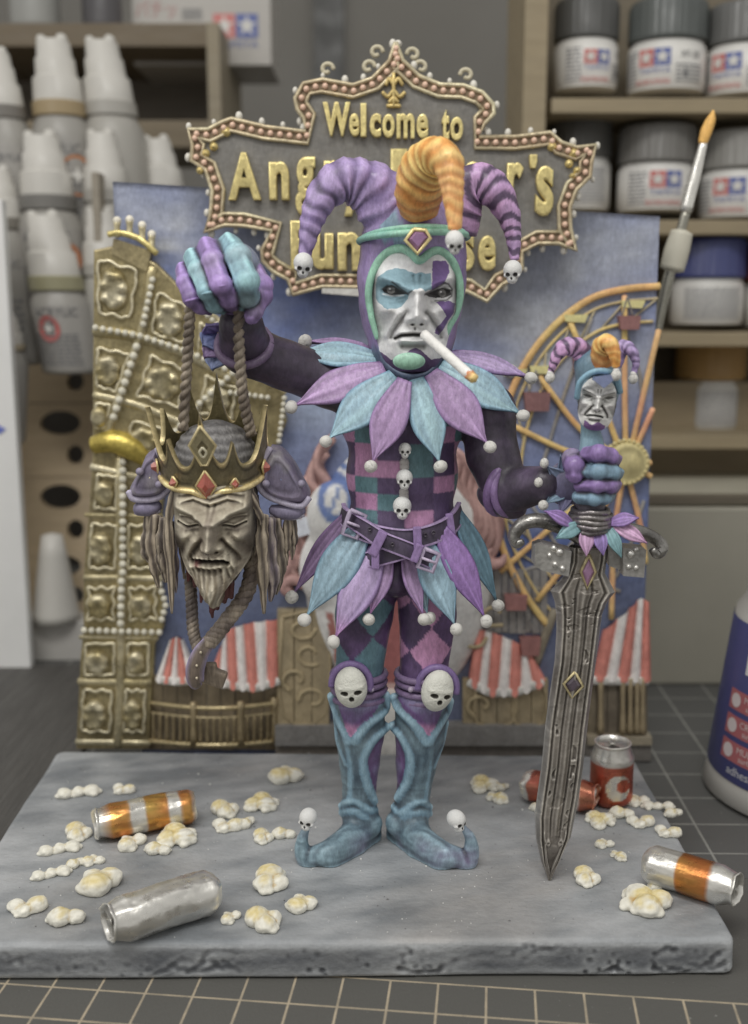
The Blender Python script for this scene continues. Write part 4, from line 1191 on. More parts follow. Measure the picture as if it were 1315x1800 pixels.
c = mixc(c, C(80, 86, 104)[None], sstep(6.2, 4.5, zz) * 0.7)
V2 = V.copy(); V2[:, 1] += 0.3
F = grid_faces(nu, nv, False)
e = []
for i in range(nu - 1):
    e.append([i * nv, i * nv + nu * nv, (i + 1) * nv + nu * nv, (i + 1) * nv])
    a = i * nv + nv - 1; e.append([a, a + nv, a + nv + nu * nv, a + nu * nv])
for j in range(nv - 1):
    e.append([j, j + 1, j + 1 + nu * nv, j + nu * nv]); a = (nu - 1) * nv + j
    e.append([a, a + nu * nv, a + 1 + nu * nv, a + 1])
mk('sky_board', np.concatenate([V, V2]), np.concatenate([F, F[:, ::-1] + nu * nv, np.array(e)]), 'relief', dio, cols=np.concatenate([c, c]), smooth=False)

def band(pts, w, col, name='beam', mat='relief', parent=dio, Y=YP - 0.12, flat_=0.7, col2=None, n=10, sub=6, rs=None):
    """painted bar in relief along pixel points; w in pixels"""
    path = [P(a, b, Y) for a, b in pts]
    r = w / 2 * S(pts[0][1], Y)
    V, F, t, a = tube(path, rs if rs is not None else r, n=n, sub=sub, flat=flat_, ref=(0, 1, 0))
    cc = np.tile(col, (len(V), 1))
    if col2 is not None:
        q = np.clip(0.5 + 0.7 * nz(V, 1.8, 3, 2), 0, 1); cc = mixc(cc, np.tile(col2, (len(V), 1)), q)
    return mk(name, V, F, mat, parent, cols=cc)
def slabpoly(name, pts, th, col, mat='relief', parent=dio, Y=YP, bevel=0.05, col2=None):
    V, F = prism(poly(pts, Y), Y - th, Y + 0.02, bevel=bevel)
    cc = np.tile(col, (len(V), 1))
    if col2 is not None: cc = mixc(cc, np.tile(col2, (len(V), 1)), np.clip(0.5 + 0.8 * nz(V, 1.2, 4, 2), 0, 1))
    return mk(name, V, F, mat, parent, cols=cc, smooth=False)
def beads(pts, r, name='bead_row', parent=dio, Y=YP - 0.3, step=None, col=None):
    p = np.array([A(P(a, b, Y)) for a, b in pts])
    rc = r * S(pts[0][1], Y); step = 2.2 * rc if step is None else step
    sg = np.linalg.norm(np.diff(p, axis=0), axis=1); L = np.concatenate([[0], np.cumsum(sg)])
    q = np.arange(0, L[-1], step)
    cs = np.stack([np.interp(q, L, p[:, k]) for k in range(3)], -1)
    V, F, _ = merge([spheres(cs, [rc] * len(cs), None, 5, 8)[:2] + (None,)])
    o = mk(name, V, F, 'relief', parent, cols=C(160, 155, 130) if col is None else col)
    o['kind'] = 'stuff'
    return o

# ---------------------------------------------------------------- ferris wheel
YW, YW2 = C(174, 150, 84), C(172, 124, 74)
RS = C(172, 112, 86)
wh = bpy.data.objects.new('ferris_wheel', None); COL.objects.link(wh); wh.parent = dio; wh.location = (0, 0, 0)
rim = [(1160, 503), (1100, 508), (1043, 523), (993, 556), (950, 600), (916, 652), (893, 706), (876, 770), (868, 840), (872, 915), (890, 980), (925, 1048), (962, 1098)]
band(rim, 13, YW, 'rim', parent=wh, col2=YW2)
for pts in ([(1097, 812), (1045, 670), (1002, 566)], [(1100, 812), (1098, 660), (1098, 520)], [(1104, 812), (1132, 690), (1158, 580)], [(1106, 812), (1128, 764), (1148, 718)],
            [(1092, 806), (1020, 754), (948, 662)], [(1090, 815), (1000, 794), (897, 746)], [(1095, 815), (1000, 900), (880, 1005)], [(1096, 820), (1040, 930), (944, 1056)],
            [(1105, 815), (1125, 820), (1145, 812)], [(1105, 822), (1130, 830), (1145, 838)], [(1098, 820), (1080, 940), (1075, 1088)], [(1100, 820), (1125, 920), (1135, 990)]):
    band(pts, 10, YW, 'spoke', parent=wh, col2=RS if pts[0][0] >= 1098 else YW2)
for pts in ([(905, 1010), (1000, 962), (1100, 800)], [(1040, 560), (990, 700), (950, 830)], [(930, 880), (1010, 1000), (1090, 1040)], [(1132, 880), (1085, 1010), (1000, 1060)], [(1090, 560), (1120, 640), (1130, 700)]):
    band(pts, 7, C(96, 98, 104), 'rear_spoke', parent=wh, Y=YP - 0.03, col2=C(118, 108, 92))
band([(975, 1072), (941, 1168)], 16, C(104, 96, 80), 'support_leg', parent=wh)
rm = np.array(rim, float); ctr_w = np.array([1100, 812.0])
for f_, w_ in ((0.80, 6), (0.93, 5)):
    band([tuple(ctr_w + (q - ctr_w) * f_) for q in rm], w_, YW, 'inner_rim', parent=wh, Y=YP - 0.06, col2=C(130, 118, 96))
for k in range(len(rm) - 1):
    a_, b_ = ctr_w + (rm[k] - ctr_w) * 0.93, ctr_w + (rm[k + 1] - ctr_w) * 0.80
    band([tuple(a_), tuple(b_)], 4, C(132, 122, 96), 'brace', parent=wh, Y=YP - 0.05, sub=1, n=6)
hb = P(1100, 812, YP)
V, F = lathe([(0.66, 0), (0.64, 0.2), (0.5, 0.26), (0.45, 0.24), (0.3, 0.33), (0.01, 0.36)], 40, (hb.x, YP - 0.1, hb.z), axis=(0, -1, 0))
hub = mk('hub', V, F, 'relief', wh, cols=C(160, 148, 98))
beads([(1100 + 38 * math.cos(a), 812 + 38 * math.sin(a)) for a in np.linspace(0, 6.28, 24)], 4, 'hub_beads', wh, col=C(160, 146, 96))
for (x, y, w, h) in ((1103, 567, 38, 24), (942, 705, 46, 32), (1020, 640, 30, 26), (905, 1055, 40, 26), (930, 1132, 36, 30), (895, 830, 34, 30), (1010, 1010, 30, 26)):
    g_ = slabpoly('gondola', [(x - w / 2, y - h / 2), (x + w / 2, y - h / 2), (x + w / 2 - 3, y + h / 2), (x - w / 2 + 3, y + h / 2)], 0.34, C(98, 66, 66), parent=wh, col2=C(116, 74, 70))
    band([(x - w / 4, y - h / 2), (x, y - h - 22)], 3, C(96, 92, 88), 'hanger', parent=wh, Y=YP - 0.2)
    band([(x + w / 4, y - h / 2), (x, y - h - 22)], 3, C(96, 92, 88), 'hanger', parent=wh, Y=YP - 0.2)
for (x, y) in ((1112, 535), (1012, 560), (952, 650), (906, 655)):
    slabpoly('bracket', [(x - 22, y - 7), (x + 20, y - 7), (x + 14, y + 7), (x - 20, y + 5)], 0.2, C(158, 150, 96), parent=wh)

# ---------------------------------------------------------------- tents
TR, TW = C(168, 96, 84), C(172, 168, 164)
def tent(label, top, bot, n, scallop, start=0, bulge=0.3):
    tn = bpy.data.objects.new('striped_tent', None); COL.objects.link(tn); tn.parent = dio; tn['label'] = label
    tp = np.array(top, float); bt = np.array(bot, float)
    def on(L, t):
        q = np.linspace(0, 1, len(L)); return np.array([np.interp(t, q, L[:, 0]), np.interp(t, q, L[:, 1])])
    for k in range(n):
        m, r_ = 6, 10; V = []
        for i in range(r_ + 1):
            for j in range(m + 1):
                tt = (k + j / m) / n; f = i / r_
                a, b = on(tp, tt), on(bt, tt)
                p = a + (b - a) * f
                p[1] += scallop * math.sin(math.pi * j / m) * sstep(0.8, 1.0, f)
                x, z = XZ(p[0], p[1]); y = YP - 0.12 - bulge * f - 0.10 * math.sin(math.pi * j / m)
                V.append((x, y, z))
        F = grid_faces(r_ + 1, m + 1, False)
        V = np.array(V); Vb = V.copy(); Vb[:, 1] = YP + 0.01
        nn = len(V); mm = m + 1
        e = [[r_ * mm + j, r_ * mm + j + 1, r_ * mm + j + 1 + nn, r_ * mm + j + nn] for j in range(m)]
        e += [[i * mm, (i + 1) * mm, (i + 1) * mm + nn, i * mm + nn] for i in range(r_)] + [[i * mm + m, i * mm + m + nn, (i + 1) * mm + m + nn, (i + 1) * mm + m] for i in range(r_)]
        mk('stripe', np.concatenate([V, Vb]), [F, np.array(e)], 'relief', tn, cols=TR if (k + start) % 2 == 0 else TW, sharp=50)
    lo = [(on(bt, t)[0], on(bt, t)[1] + scallop * 0.6) for t in np.linspace(0, 1, 14)]
    band([(a, b + 6) for a, b in lo], 16, C(160, 158, 152), 'valance', parent=tn, Y=YP - 0.12 - bulge, flat_=0.4)
    return tn
tent('red and white tent by the left railing', [(382, 1150), (403, 1103), (440, 1092), (490, 1086)], [(372, 1180), (410, 1192), (450, 1196), (490, 1184)], 7, 12)
tent('small red and white tent beside the tower', [(300, 1122), (312, 1116), (322, 1122)], [(278, 1186), (310, 1190), (350, 1186)], 5, 4, start=1)
tent('red and white tent between the boots and the sword', [(838, 1102), (870, 1110), (912, 1128), (935, 1150)], [(824, 1186), (860, 1204), (905, 1204), (955, 1186)], 7, 12)
tent('large red and white tent at the right end', [(1060, 1105), (1100, 1072), (1124, 1048), (1140, 1056)], [(1040, 1188), (1075, 1190), (1110, 1190), (1140, 1190)], 5, 2, bulge=0.2)

# ---------------------------------------------------------------- wooden stalls
WB, WB2 = C(98, 88, 70), C(122, 108, 80)
def boards(x0, x1, y0, y1, n, th=0.2, col=WB, col2=WB2):
    w = (x1 - x0) / n
    for k in range(n):
        slabpoly('plank', [(x0 + k * w + 0.7, y0), (x0 + (k + 1) * w - 0.7, y0), (x0 + (k + 1) * w - 0.7, y1), (x0 + k * w + 0.7, y1)], th + 0.02 * (k % 3), col, col2=col2, bevel=0.03)
boards(262, 490, 1186, 1316, 9, 0.06, C(84, 74, 58), C(102, 90, 68))
boards(488, 580, 1068, 1268, 3, 0.3)
boards(812, 962, 1190, 1282, 5, 0.25)
boards(1030, 1136, 1190, 1292, 6, 0.15, C(80, 72, 60), C(96, 86, 66))
boards(840, 962, 1000, 1112, 9, 0.05, C(82, 86, 92), C(100, 96, 92))
for (x0, x1, y0, y1) in ((496, 572, 1085, 1255), (838, 900, 1205, 1270), (905, 955, 1205, 1270)):
    band([(x0, y0), (x1, y0), (x1, y1), (x0, y1), (x0, y0)], 6, WB2, 'moulding', Y=YP - 0.32, sub=3)
for (x, y, a) in ((530, 1105, 0), (545, 1150, 1), (520, 1195, 2), (550, 1230, 3), (870, 1080, 1), (845, 1240, 2), (830, 1120, 0)):
    pts = [(x + 26 * math.cos(a + q) * (1 - q / 8), y + 22 * math.sin(a + q) * (1 - q / 8)) for q in np.linspace(0, 5, 7)]
    band(pts, 7, C(128, 114, 84), 'scroll', Y=YP - 0.34, sub=4)
slabpoly('plinth', [(486, 1266), (965, 1266), (965, 1300), (486, 1300)], 0.5, C(108, 106, 102), col2=C(90, 88, 86))
slabpoly('plinth', [(486, 1302), (1140, 1302), (1140, 1330), (486, 1330)], 0.35, C(78, 76, 74), col2=C(92, 84, 74))
slabpoly('plinth', [(1028, 1286), (1140, 1286), (1140, 1300), (1028, 1300)], 0.45, C(124, 116, 98), col2=C(108, 98, 80))
for x in (1056, 1095, 1108, 1120, 1130):
    V, F, _, _ = tube([P(x, 1192, YP - 0.3), P(x, 1240, YP - 0.3), P(x, 1288, YP - 0.3)], [0.10, 0.07, 0.11], n=10, sub=4)
    mk('column', V, F, 'relief', dio, cols=C(118, 104, 78))
# railing
rl = bpy.data.objects.new('railing', None); COL.objects.link(rl); rl.parent = dio
def ry(x): return 0.55 * math.sin(math.pi * np.clip((x - 262) / 228, 0, 1)) * 1.3 + 0.2
def rail(y, w, col, dy=10):
    path = [P(x, y + dy * math.sin(math.pi * (x - 262) / 228), YP - ry(x)) for x in np.linspace(262, 490, 12)]
    V, F, _, _ = tube(path, w / 2 * S(1250, YP), n=8, sub=2)
    return mk('rail', V, F, 'relief_gold', rl, cols=col)
rail(1235, 8, C(132, 118, 84)); rail(1252, 6, C(116, 104, 76)); rail(1302, 9, C(136, 122, 88), 8)
for k in range(19):
    x = 270 + k * 11.8; d = math.sin(math.pi * (x - 262) / 228)
    w = 0.13 if k in (6, 13, 18) else 0.055
    a, b = P(x, 1250 + 10 * d, YP - ry(x)), P(x, 1302 + 8 * d, YP - ry(x))
    if w > 0.1: a = P(x, 1226 + 10 * d, YP - ry(x))
    V, F, _, _ = tube([a, (a + b) / 2, b], [w, w * 0.75, w], n=8, sub=3)
    mk('post' if w > 0.1 else 'baluster', V, F, 'relief_gold', rl, cols=C(118, 104, 76))

# ---------------------------------------------------------------- giant clown face entrance
cf = bpy.data.objects.new('clown_face', None); COL.objects.link(cf); cf.parent = dio
c0 = P(700, 1010, YP); sc2 = Sculpt()
s_ = S(1010, YP)
sc2.ell((c0.x, YP + 0.1, c0.z), (165 * s_, 1.1, 245 * s_), 0.1)
sc2.ell(P(590, 905, YP - 0.5), (50 * s_, 0.6, 60 * s_), 0.3)
sc2.ell(P(560, 1000, YP - 0.4), (34 * s_, 0.5, 60 * s_), 0.3)
sc2.ell(P(692, 1100, YP - 1.0), (52 * s_, 0.4, 105 * s_), 0.2, 'sub')
V, F = sc2.mesh(0.11)
k = V[:, 1] < YP - 0.02
c = np.tile(C(178, 177, 174), (len(V), 1))
u, w = V[:, 0], V[:, 2]
ex, ez = XZ(592, 868)
d = np.abs(np.hypot((u - ex), (w - ez) * 0.75) - 0.42)
c = mixc(c, np.tile(C(80, 100, 150), (len(V), 1)), sstep(0.14, 0.07, d))
d = polyd(u, w, [XZ(575, 830), XZ(590, 812), XZ(610, 820)]); c = mixc(c, np.tile(C(84, 104, 150), (len(V), 1)), sstep(0.12, 0.06, d))
d = polyd(u, w, [XZ(578, 900), XZ(598, 850)]); c = mixc(c, np.tile(C(86, 106, 150), (len(V), 1)), sstep(0.08, 0.04, d))
ms = inpoly(u, w, poly([(640, 1020), (665, 1075), (655, 1190), (690, 1210), (725, 1190), (722, 1070), (745, 1020)]))
c = mixc(c, np.tile(C(150, 84, 82), (len(V), 1)), ms * 1.0)
ms = inpoly(u, w, poly([(655, 1188), (728, 1188), (728, 1240), (655, 1240)])); c = mixc(c, np.tile(C(170, 140, 136), (len(V), 1)), ms * 1.0)
ms = inpoly(u, w, poly([(575, 1070), (588, 1070), (612, 1212), (600, 1212)])); c = mixc(c, np.tile(C(150, 92, 84), (len(V), 1)), ms * 1.0)
mk('face', V, F, 'relief', cf, cols=c)
V, F = prism(poly([(662, 1200), (720, 1200), (724, 1306), (660, 1306)]), YP - 0.9, YP, 0.05)
mk('doorstep', V, F, 'relief', cf, cols=C(170, 168, 162), smooth=False)
rr = random.Random(12)
def strand(pts, w, k):
    path = [P(x, y, YP - 0.22 - 0.08 * math.sin(1.3 * i + k)) for i, (x, y) in enumerate(pts)]
    m = len(path)
    V, F, t, a = tube(path, [w * 0.0128 * (0.5 + 0.5 * math.sin(math.pi * (i + 0.6) / m)) for i in range(m)], n=12, sub=6, disp=lambda t, a: 0.10 * np.sin(3 * a + 12 * t))
    c = mixc(np.tile(C(112, 80, 76), (len(V), 1)), np.tile(C(146, 112, 106), (len(V), 1)), np.clip(0.5 + 0.5 * np.sin(a * 3 + 12 * t), 0, 1))
    mk('hair_strand', V, F, 'relief', cf, cols=c)
for k in range(7):      # wavy locks right of the figure
    x0, y0 = 800 + 9 * k, 792 + 13 * k
    strand([(x0 - 12, y0 - 6), (x0 + 10, y0 + 14), (x0 + 2 + 3 * k, y0 + 48), (x0 + 16, y0 + 84), (x0 - 4, y0 + 118), (x0 + 12 - 3 * k, y0 + 148), (x0 - 6 - 4 * k, y0 + 172)], 17, k)
for k in range(6):      # and left of it
    x0, y0 = 572 - 11 * k, 778 + 26 * k
    strand([(x0 + 14, y0 - 8), (x0 - 6, y0 + 12), (x0 - 14, y0 + 44), (x0 + 2, y0 + 76), (x0 - 16, y0 + 106), (x0 - 4, y0 + 140)], 17, k + 9)
for x, y, sg in ((868, 975, 1), (512, 1035, -1), (842, 990, 1)):
    pts = [P(x + 20 * math.cos(q * sg) * (1 - q / 8), y + 20 * math.sin(q * sg) * (1 - q / 8), YP - 0.3) for q in np.linspace(0, 5, 8)]
    V, F, t, a = tube(pts, [0.06, 0.15, 0.18, 0.18, 0.16, 0.14, 0.1, 0.05], n=10, sub=4); mk('hair_curl', V, F, 'relief', cf, cols=C(136, 102, 97))
for pts in (((505, 900), (560, 905), (565, 935), (515, 940)),):
    slabpoly('collar_point', [(505, 895), (548, 905), (556, 930), (512, 942)], 0.5, C(160, 164, 172), parent=cf)

# ---------------------------------------------------------------- golden bent tower
GD, GD2, GDL = C(122, 110, 72), C(102, 92, 68), C(150, 142, 116)
tw = bpy.data.objects.new('golden_tower', None); COL.objects.link(tw); tw.parent = dio
YT = YP - 0.05
def tslab(name, pts, th, col=GD, col2=GD2, bevel=0.06):
    V, F = prism(poly(pts, YT), YT - th, YT + 0.35, bevel=bevel)
    cc = mixc(np.tile(col, (len(V), 1)), np.tile(col2, (len(V), 1)), np.clip(0.5 + 0.8 * nz(V, 1.3, 4, 2), 0, 1))
    return mk(name, V, F, 'relief_gold', tw, cols=cc, smooth=False)
tslab('tower_wall', [(137, 1312), (146, 1150), (150, 1100), (150, 1010), (160, 900), (166, 800), (168, 440), (205, 432), (276, 462), (335, 520), (395, 575), (450, 630), (498, 690), (505, 740), (480, 800), (400, 830), (292, 850), (286, 920), (284, 1010), (290, 1060), (290, 1100), (274, 1130), (264, 1312)], 0.25)
# curved panels of the upper part
def panel(q, wob, seed):
    """raised wavy frame with a swelling inside; q four pixel corners"""
    q = np.array(q, float); pts = []
    cen = q.mean(0)
    for i in range(4):
        a, b = q[i], q[(i + 1) % 4]
        for f in np.linspace(0, 1, 8, endpoint=False):
            p = a + (b - a) * f; d = cen - p
            pts.append(p + d * (0.10 + wob * (0.5 + 0.5 * math.sin(f * 2 * math.pi * 2 + seed))))
    pts.append(pts[0])
    o = band(pts, 6, GDL, 'panel_frame', 'relief_gold', tw, Y=YT - 0.33, sub=2, n=8)
    sz = np.array([A(P(a, b, YT)) for a, b in q]); m = sz.mean(0)
    s3 = Sculpt(); r_ = random.Random(seed)
    hx, hz = (sz[:, 0].max() - sz[:, 0].min()) / 2, (sz[:, 2].max() - sz[:, 2].min()) / 2
    s3.ell((m[0], YT - 0.22, m[2]), (hx * 0.62, 0.2, hz * 0.66), 0.1)
    for k in range(7):
        a = k * 0.9 + seed; s3.ell((m[0] + hx * 0.42 * math.cos(a), YT - 0.30, m[2] + hz * 0.45 * math.sin(a)), (0.16, 0.2, 0.13), 0.08)
    V, F = s3.mesh(0.09)
    mk('carved_panel', V, F, 'relief_gold', tw, cols=mixc(np.tile(GDL, (len(V), 1)), np.tile(GD, (len(V), 1)), np.clip(0.5 + 0.8 * nz(V, 3, seed, 2), 0, 1)))
panel([(168, 446), (248, 470), (232, 568), (168, 556)], 0.10, 1)
panel([(272, 505), (340, 540), (330, 610), (262, 590)], 0.10, 2)
panel([(168, 606), (232, 618), (206, 694), (168, 684)], 0.08, 3)
panel([(262, 618), (340, 650), (318, 722), (234, 700)], 0.10, 4)
panel([(360, 655), (420, 680), (410, 740), (345, 730)], 0.08, 5)
panel([(350, 560), (400, 600), (392, 650), (345, 632)], 0.08, 6)
panel([(168, 705), (196, 710), (185, 755), (168, 755)], 0.06, 7)
panel([(230, 735), (300, 755), (285, 800), (215, 790)], 0.08, 8)
panel([(158, 915), (208, 918), (206, 1005), (154, 1005)], 0.08, 9)
panel([(222, 918), (275, 918), (278, 1005), (222, 1005)], 0.08, 10)
panel([(152, 1028), (205, 1028), (204, 1094), (150, 1094)], 0.16, 11)
panel([(224, 1028), (278, 1028), (278, 1094), (224, 1094)], 0.16, 12)
panel([(148, 1128), (205, 1128), (203, 1190), (145, 1190)], 0.05, 13)
panel([(222, 1128), (264, 1128), (262, 1190), (222, 1190)], 0.05, 14)
panel([(142, 1208), (200, 1208), (198, 1292), (140, 1292)], 0.10, 15)
panel([(218, 1208), (258, 1208), (256, 1292), (216, 1292)], 0.10, 16)
panel([(170, 830), (208, 835), (206, 900), (164, 896)], 0.05, 17)
for pts, w in (([(268, 470), (255, 560), (228, 650), (196, 740), (186, 770)], 20), ([(165, 582), (240, 592), (330, 624), (420, 672)], 20), ([(165, 694), (240, 712), (330, 748), (420, 778)], 16),
               ([(300, 770), (350, 712), (420, 650)], 14), ([(335, 520), (395, 575), (450, 630), (500, 692)], 14), ([(212, 800), (214, 1100), (208, 1310)], 20), ([(150, 905), (286, 908)], 8),
               ([(148, 1015), (286, 1017)], 12), ([(140, 1120), (278, 1122)], 8), ([(138, 1198), (266, 1200)], 14), ([(134, 1304), (264, 1306)], 12), ([(160, 820), (290, 850)], 14)):
    band(pts, w, GDL, 'rib', 'relief_gold', tw, Y=YT - 0.22, col2=GD)
V, F, _, _ = tube([P(165, 782, YT - 0.2), P(200, 776, YT - 0.35), P(235, 790, YT - 0.35), P(262, 812, YT - 0.2)], [0.26, 0.34, 0.34, 0.2], n=16, sub=6)
mk('gold_cornice', V, F, 'relief_gold', tw, cols=C(146, 128, 50))
WHB = C(156, 152, 136)
for pts, r in (([(268, 492), (252, 570)], 6), ([(240, 610), (196, 745)], 7.5), ([(168, 576), (245, 590), (330, 618), (400, 650)], 6), ([(300, 768), (352, 708), (420, 646)], 6), ([(500, 700), (490, 780)], 5),
               ([(216, 812), (216, 1012)], 7), ([(214, 1022), (212, 1100)], 7), ([(148, 1108), (290, 1112)], 6), ([(280, 1028), (292, 1062), (282, 1098)], 6), ([(262, 880), (276, 1000)], 6), ([(340, 532), (440, 624)], 5),
               ([(405, 690), (480, 700)], 5)):
    beads(pts, r, 'bead_row', tw, Y=YT - 0.42, col=WHB)
# turret with its little posts
tslab('turret', [(205, 420), (270, 442), (262, 478), (200, 446)], 0.35)
band([(190, 412), (212, 410), (245, 420), (276, 446)], 11, C(156, 142, 84), 'turret_rim', 'relief_gold', tw, Y=YT - 0.4)
for x, y in ((206, 388), (228, 386), (250, 396), (267, 412)):
    V, F, _, _ = tube([P(x, y + 28, YT - 0.35), P(x, y + 14, YT - 0.35), P(x, y + 2, YT - 0.35)], [0.10, 0.085, 0.11], n=10, sub=3)
    pk = mk('turret_post', V, F, 'relief_gold', tw, cols=C(156, 146, 112))
    V, F, _ = spheres([P(x, y, YT - 0.35)], [0.12], None, 8, 10); mk('knob', V, F, 'relief', pk, cols=C(172, 166, 150))

# ================================================================== sign
YS = 31.35
sg = thing('welcome_sign', (0.5, YS, P(0, 540, YS).z), 'dark sign with gold letters and bulb-lined border above the funfair panel', 'sign')
def Zs(x, y): return (300 + x / 1.686, 50 + y / 1.686)
out = [(667, 38), (690, 92), (738, 138), (800, 163), (868, 165), (925, 186), (958, 222), (962, 252), (932, 285), (915, 318), (1020, 318), (1125, 305), (1160, 335), (1205, 350), (1262, 342), (1250, 400), (1246, 440),
       (1205, 480), (1186, 530), (1188, 590), (1205, 660), (1150, 640), (1090, 640), (1045, 662), (1044, 710), (1018, 745), (985, 760), (938, 812), (880, 782), (760, 770), (560, 770), (450, 768), (362, 792), (345, 745), (300, 722), (270, 690), (268, 655),
       (298, 600), (215, 588), (160, 586), (98, 606), (116, 550), (120, 480), (100, 420), (58, 392), (62, 345), (50, 296), (110, 296), (150, 275), (180, 264), (280, 288), (400, 303), (392, 268), (372, 240), (366, 205), (392, 160), (450, 148), (540, 165), (596, 145), (645, 95)]
outp = [Zs(*q) for q in out]
V, F = prism(poly(outp, YS), YS, YS + 0.28, bevel=0.0)
mk('board', V, F, 'relief', sg, cols=C(86, 84, 80), smooth=False)
pts = np.array([A(P(a, b, YS - 0.06)) for a, b in outp] + [A(P(*outp[0], YS - 0.06))])
cx_, cz_ = XZ(695, 330, YS)
def inset(p, d):
    """move the closed outline inwards"""
    q = p[:-1]; a = np.roll(q, 1, 0); b = np.roll(q, -1, 0); t = b - a; t /= np.linalg.norm(t, axis=1)[:, None]
    n = np.stack([t[:, 2], 0 * t[:, 0], -t[:, 0]], -1)   # clockwise outline seen from the front: inside is to the right
    r = q + n * d
    return np.vstack([r, r[:1]])
for d, r in ((0.03, 0.062), (0.34, 0.055)):
    q = inset(pts, d)
    V, F, _, _ = tube(q, r, n=8, sub=1, cap=False)
    mk('border_rail', V, F, 'gold', sg, cols=mixc(np.tile(C(158, 150, 120), (len(V), 1)), np.tile(C(128, 112, 86), (len(V), 1)), np.clip(0.5 + 0.8 * nz(V, 2, 3, 2), 0, 1)))
q = inset(pts, 0.185); nn = len(q)
Vb = np.concatenate([inset(pts, 0.05), inset(pts, 0.33)]); Vb[:, 1] = YS - 0.035
mk('border_channel', Vb, np.array([[i, i + 1, nn + i + 1, nn + i] for i in range(nn - 1)]), 'relief', sg, cols=C(112, 94, 70))
sgl = np.linalg.norm(np.diff(q, axis=0), axis=1); L = np.concatenate([[0], np.cumsum(sgl)])
bulb = None
for k, t_ in enumerate(np.arange(0, L[-1], 0.262)):
    p = [np.interp(t_, L, q[:, j]) for j in range(3)]; p[1] = YS - 0.08
    if bulb is None:
        V, F, _ = spheres([p], [0.085], None, 5, 8); bulb = mk('bulb', V, F, 'satin', sg, cols=C(160, 130, 110), origin=p)
    else:
        b2 = bulb.copy(); COL.objects.link(b2); b2.location = Vector(p) - wloc(sg)
q = inset(pts, -0.10); kn = None
for k, t_ in enumerate(np.arange(0.1, L[-1], 0.62)):
    p = [np.interp(t_, L, q[:, j]) for j in range(3)]; p[1] = YS + 0.1
    if p[2] < P(0, 515, YS).z and abs(p[0] - 0.6) < 3.2: continue
    if kn is None:
        V, F, _ = spheres([p], [0.10], None, 6, 8); kn = mk('edge_knob', V, F, 'white', sg, cols=C(166, 162, 152), origin=p)
    else:
        b2 = kn.copy(); COL.objects.link(b2); b2.location = Vector(p) - wloc(sg); f = 0.6 + 0.5 * ((k * 37) % 10) / 10; b2.scale = (f, f, f * 1.3)
def letter(ch, x0, x1, y0, y1, off=0.012, lean=0.0, th=0.22):
    V, F = text_mesh(ch, 1.0, depth=0.10, bevel=0.03, offset=off)
    lo, hi = V.min(0), V.max(0)
    a, b = P(x0, y1, YS - 0.12), P(x1, y0, YS - 0.12)
    W_, H_ = b.x - a.x, b.z - a.z
    V = (V - lo) / (hi - lo)
    V = np.stack([a.x + V[:, 0] * W_ + lean * V[:, 2], YS - th + V[:, 1] * (th + 0.02), a.z + V[:, 2] * H_], -1)
    c = mixc(np.tile(C(172, 156, 96), (len(V), 1)), np.tile(C(118, 98, 48), (len(V), 1)), sstep(YS - th + 0.04, YS - th + 0.12, V[:, 1]) * 0.8)
    mk('letter', V, F, 'gold', sg, cols=c, sharp=40)
    # narrow inlay of tiny studs down the middle of the tall letters
for ch, x0, x1, y0, y1 in (('W', 568, 616, 180, 240), ('e', 614, 632, 200, 240), ('l', 634, 644, 182, 241), ('c', 650, 670, 200, 242), ('o', 672, 694, 201, 243), ('m', 697, 729, 200, 244), ('e', 732, 753, 201, 244),
                           ('t', 776, 790, 192, 248), ('o', 791, 814, 206, 248),
                           ('A', 402, 458, 268, 352), ('n', 474, 508, 284, 352), ('g', 520, 554, 276, 380), ('r', 570, 596, 282, 352), ('y', 604, 642, 282, 380), ('J', 664, 716, 262, 350), ('o', 722, 756, 284, 350), ('k', 764, 800, 262, 350),
                           ('e', 812, 848, 284, 350), ('r', 890, 920, 286, 350), ("'", 930, 944, 272, 296), ('s', 940, 974, 292, 380),
                           ('F', 512, 544, 388, 474), ('u', 548, 586, 410, 474), ('n', 594, 634, 408, 476), ('H', 650, 690, 388, 474), ('o', 696, 730, 408, 476), ('u', 738, 774, 408, 476), ('s', 806, 834, 408, 476), ('e', 840, 872, 414, 476)):
    letter(ch, x0, x1, y0, y1, off=0.006 if ch in 'AeogmsaR' else 0.016)
# small ornaments on the sign
for x, y, r in ((398, 232, 9), (970, 258, 9), (376, 258, 8), (362, 270, 8), (1008, 270, 9), (1000, 288, 8), (352, 300, 7), (1014, 300, 7), (1006, 310, 6)):
    V, F = lathe([(0.13 * r / 9, 0), (0.12 * r / 9, 0.08), (0.01, 0.13)], 14, P(x, y, YS - 0.02), axis=(0, -1, 0)); mk('boss', V, F, 'gold', sg, cols=C(158, 140, 84))
for pts_ in ([(678, 150), (684, 138), (692, 148), (700, 138), (708, 150)], [(692, 128), (692, 188)], [(672, 162), (682, 170), (692, 160), (702, 170), (712, 162)], [(684, 180), (692, 172), (700, 180)], [(680, 186), (704, 186)]):
    V, F, _, _ = tube([P(a, b, YS - 0.08) for a, b in pts_], 0.055, n=8, sub=5); mk('scroll_ornament', V, F, 'gold', sg, cols=C(150, 130, 76))
for cx0, cy0, sgn in ((648, 118, 1), (740, 118, -1), (575, 122, 1), (820, 132, -1), (662, 92, 1), (726, 96, -1)):
    pts_ = [P(cx0 + sgn * 12 * math.cos(q) * (1 - q / 9), cy0 - 12 * math.sin(q) * (1 - q / 9), YS + 0.15) for q in np.linspace(0, 5.5, 8)]
    V, F, _, _ = tube(pts_, 0.06, n=8, sub=4); mk('filigree', V, F, 'white', sg, cols=C(150, 142, 118))
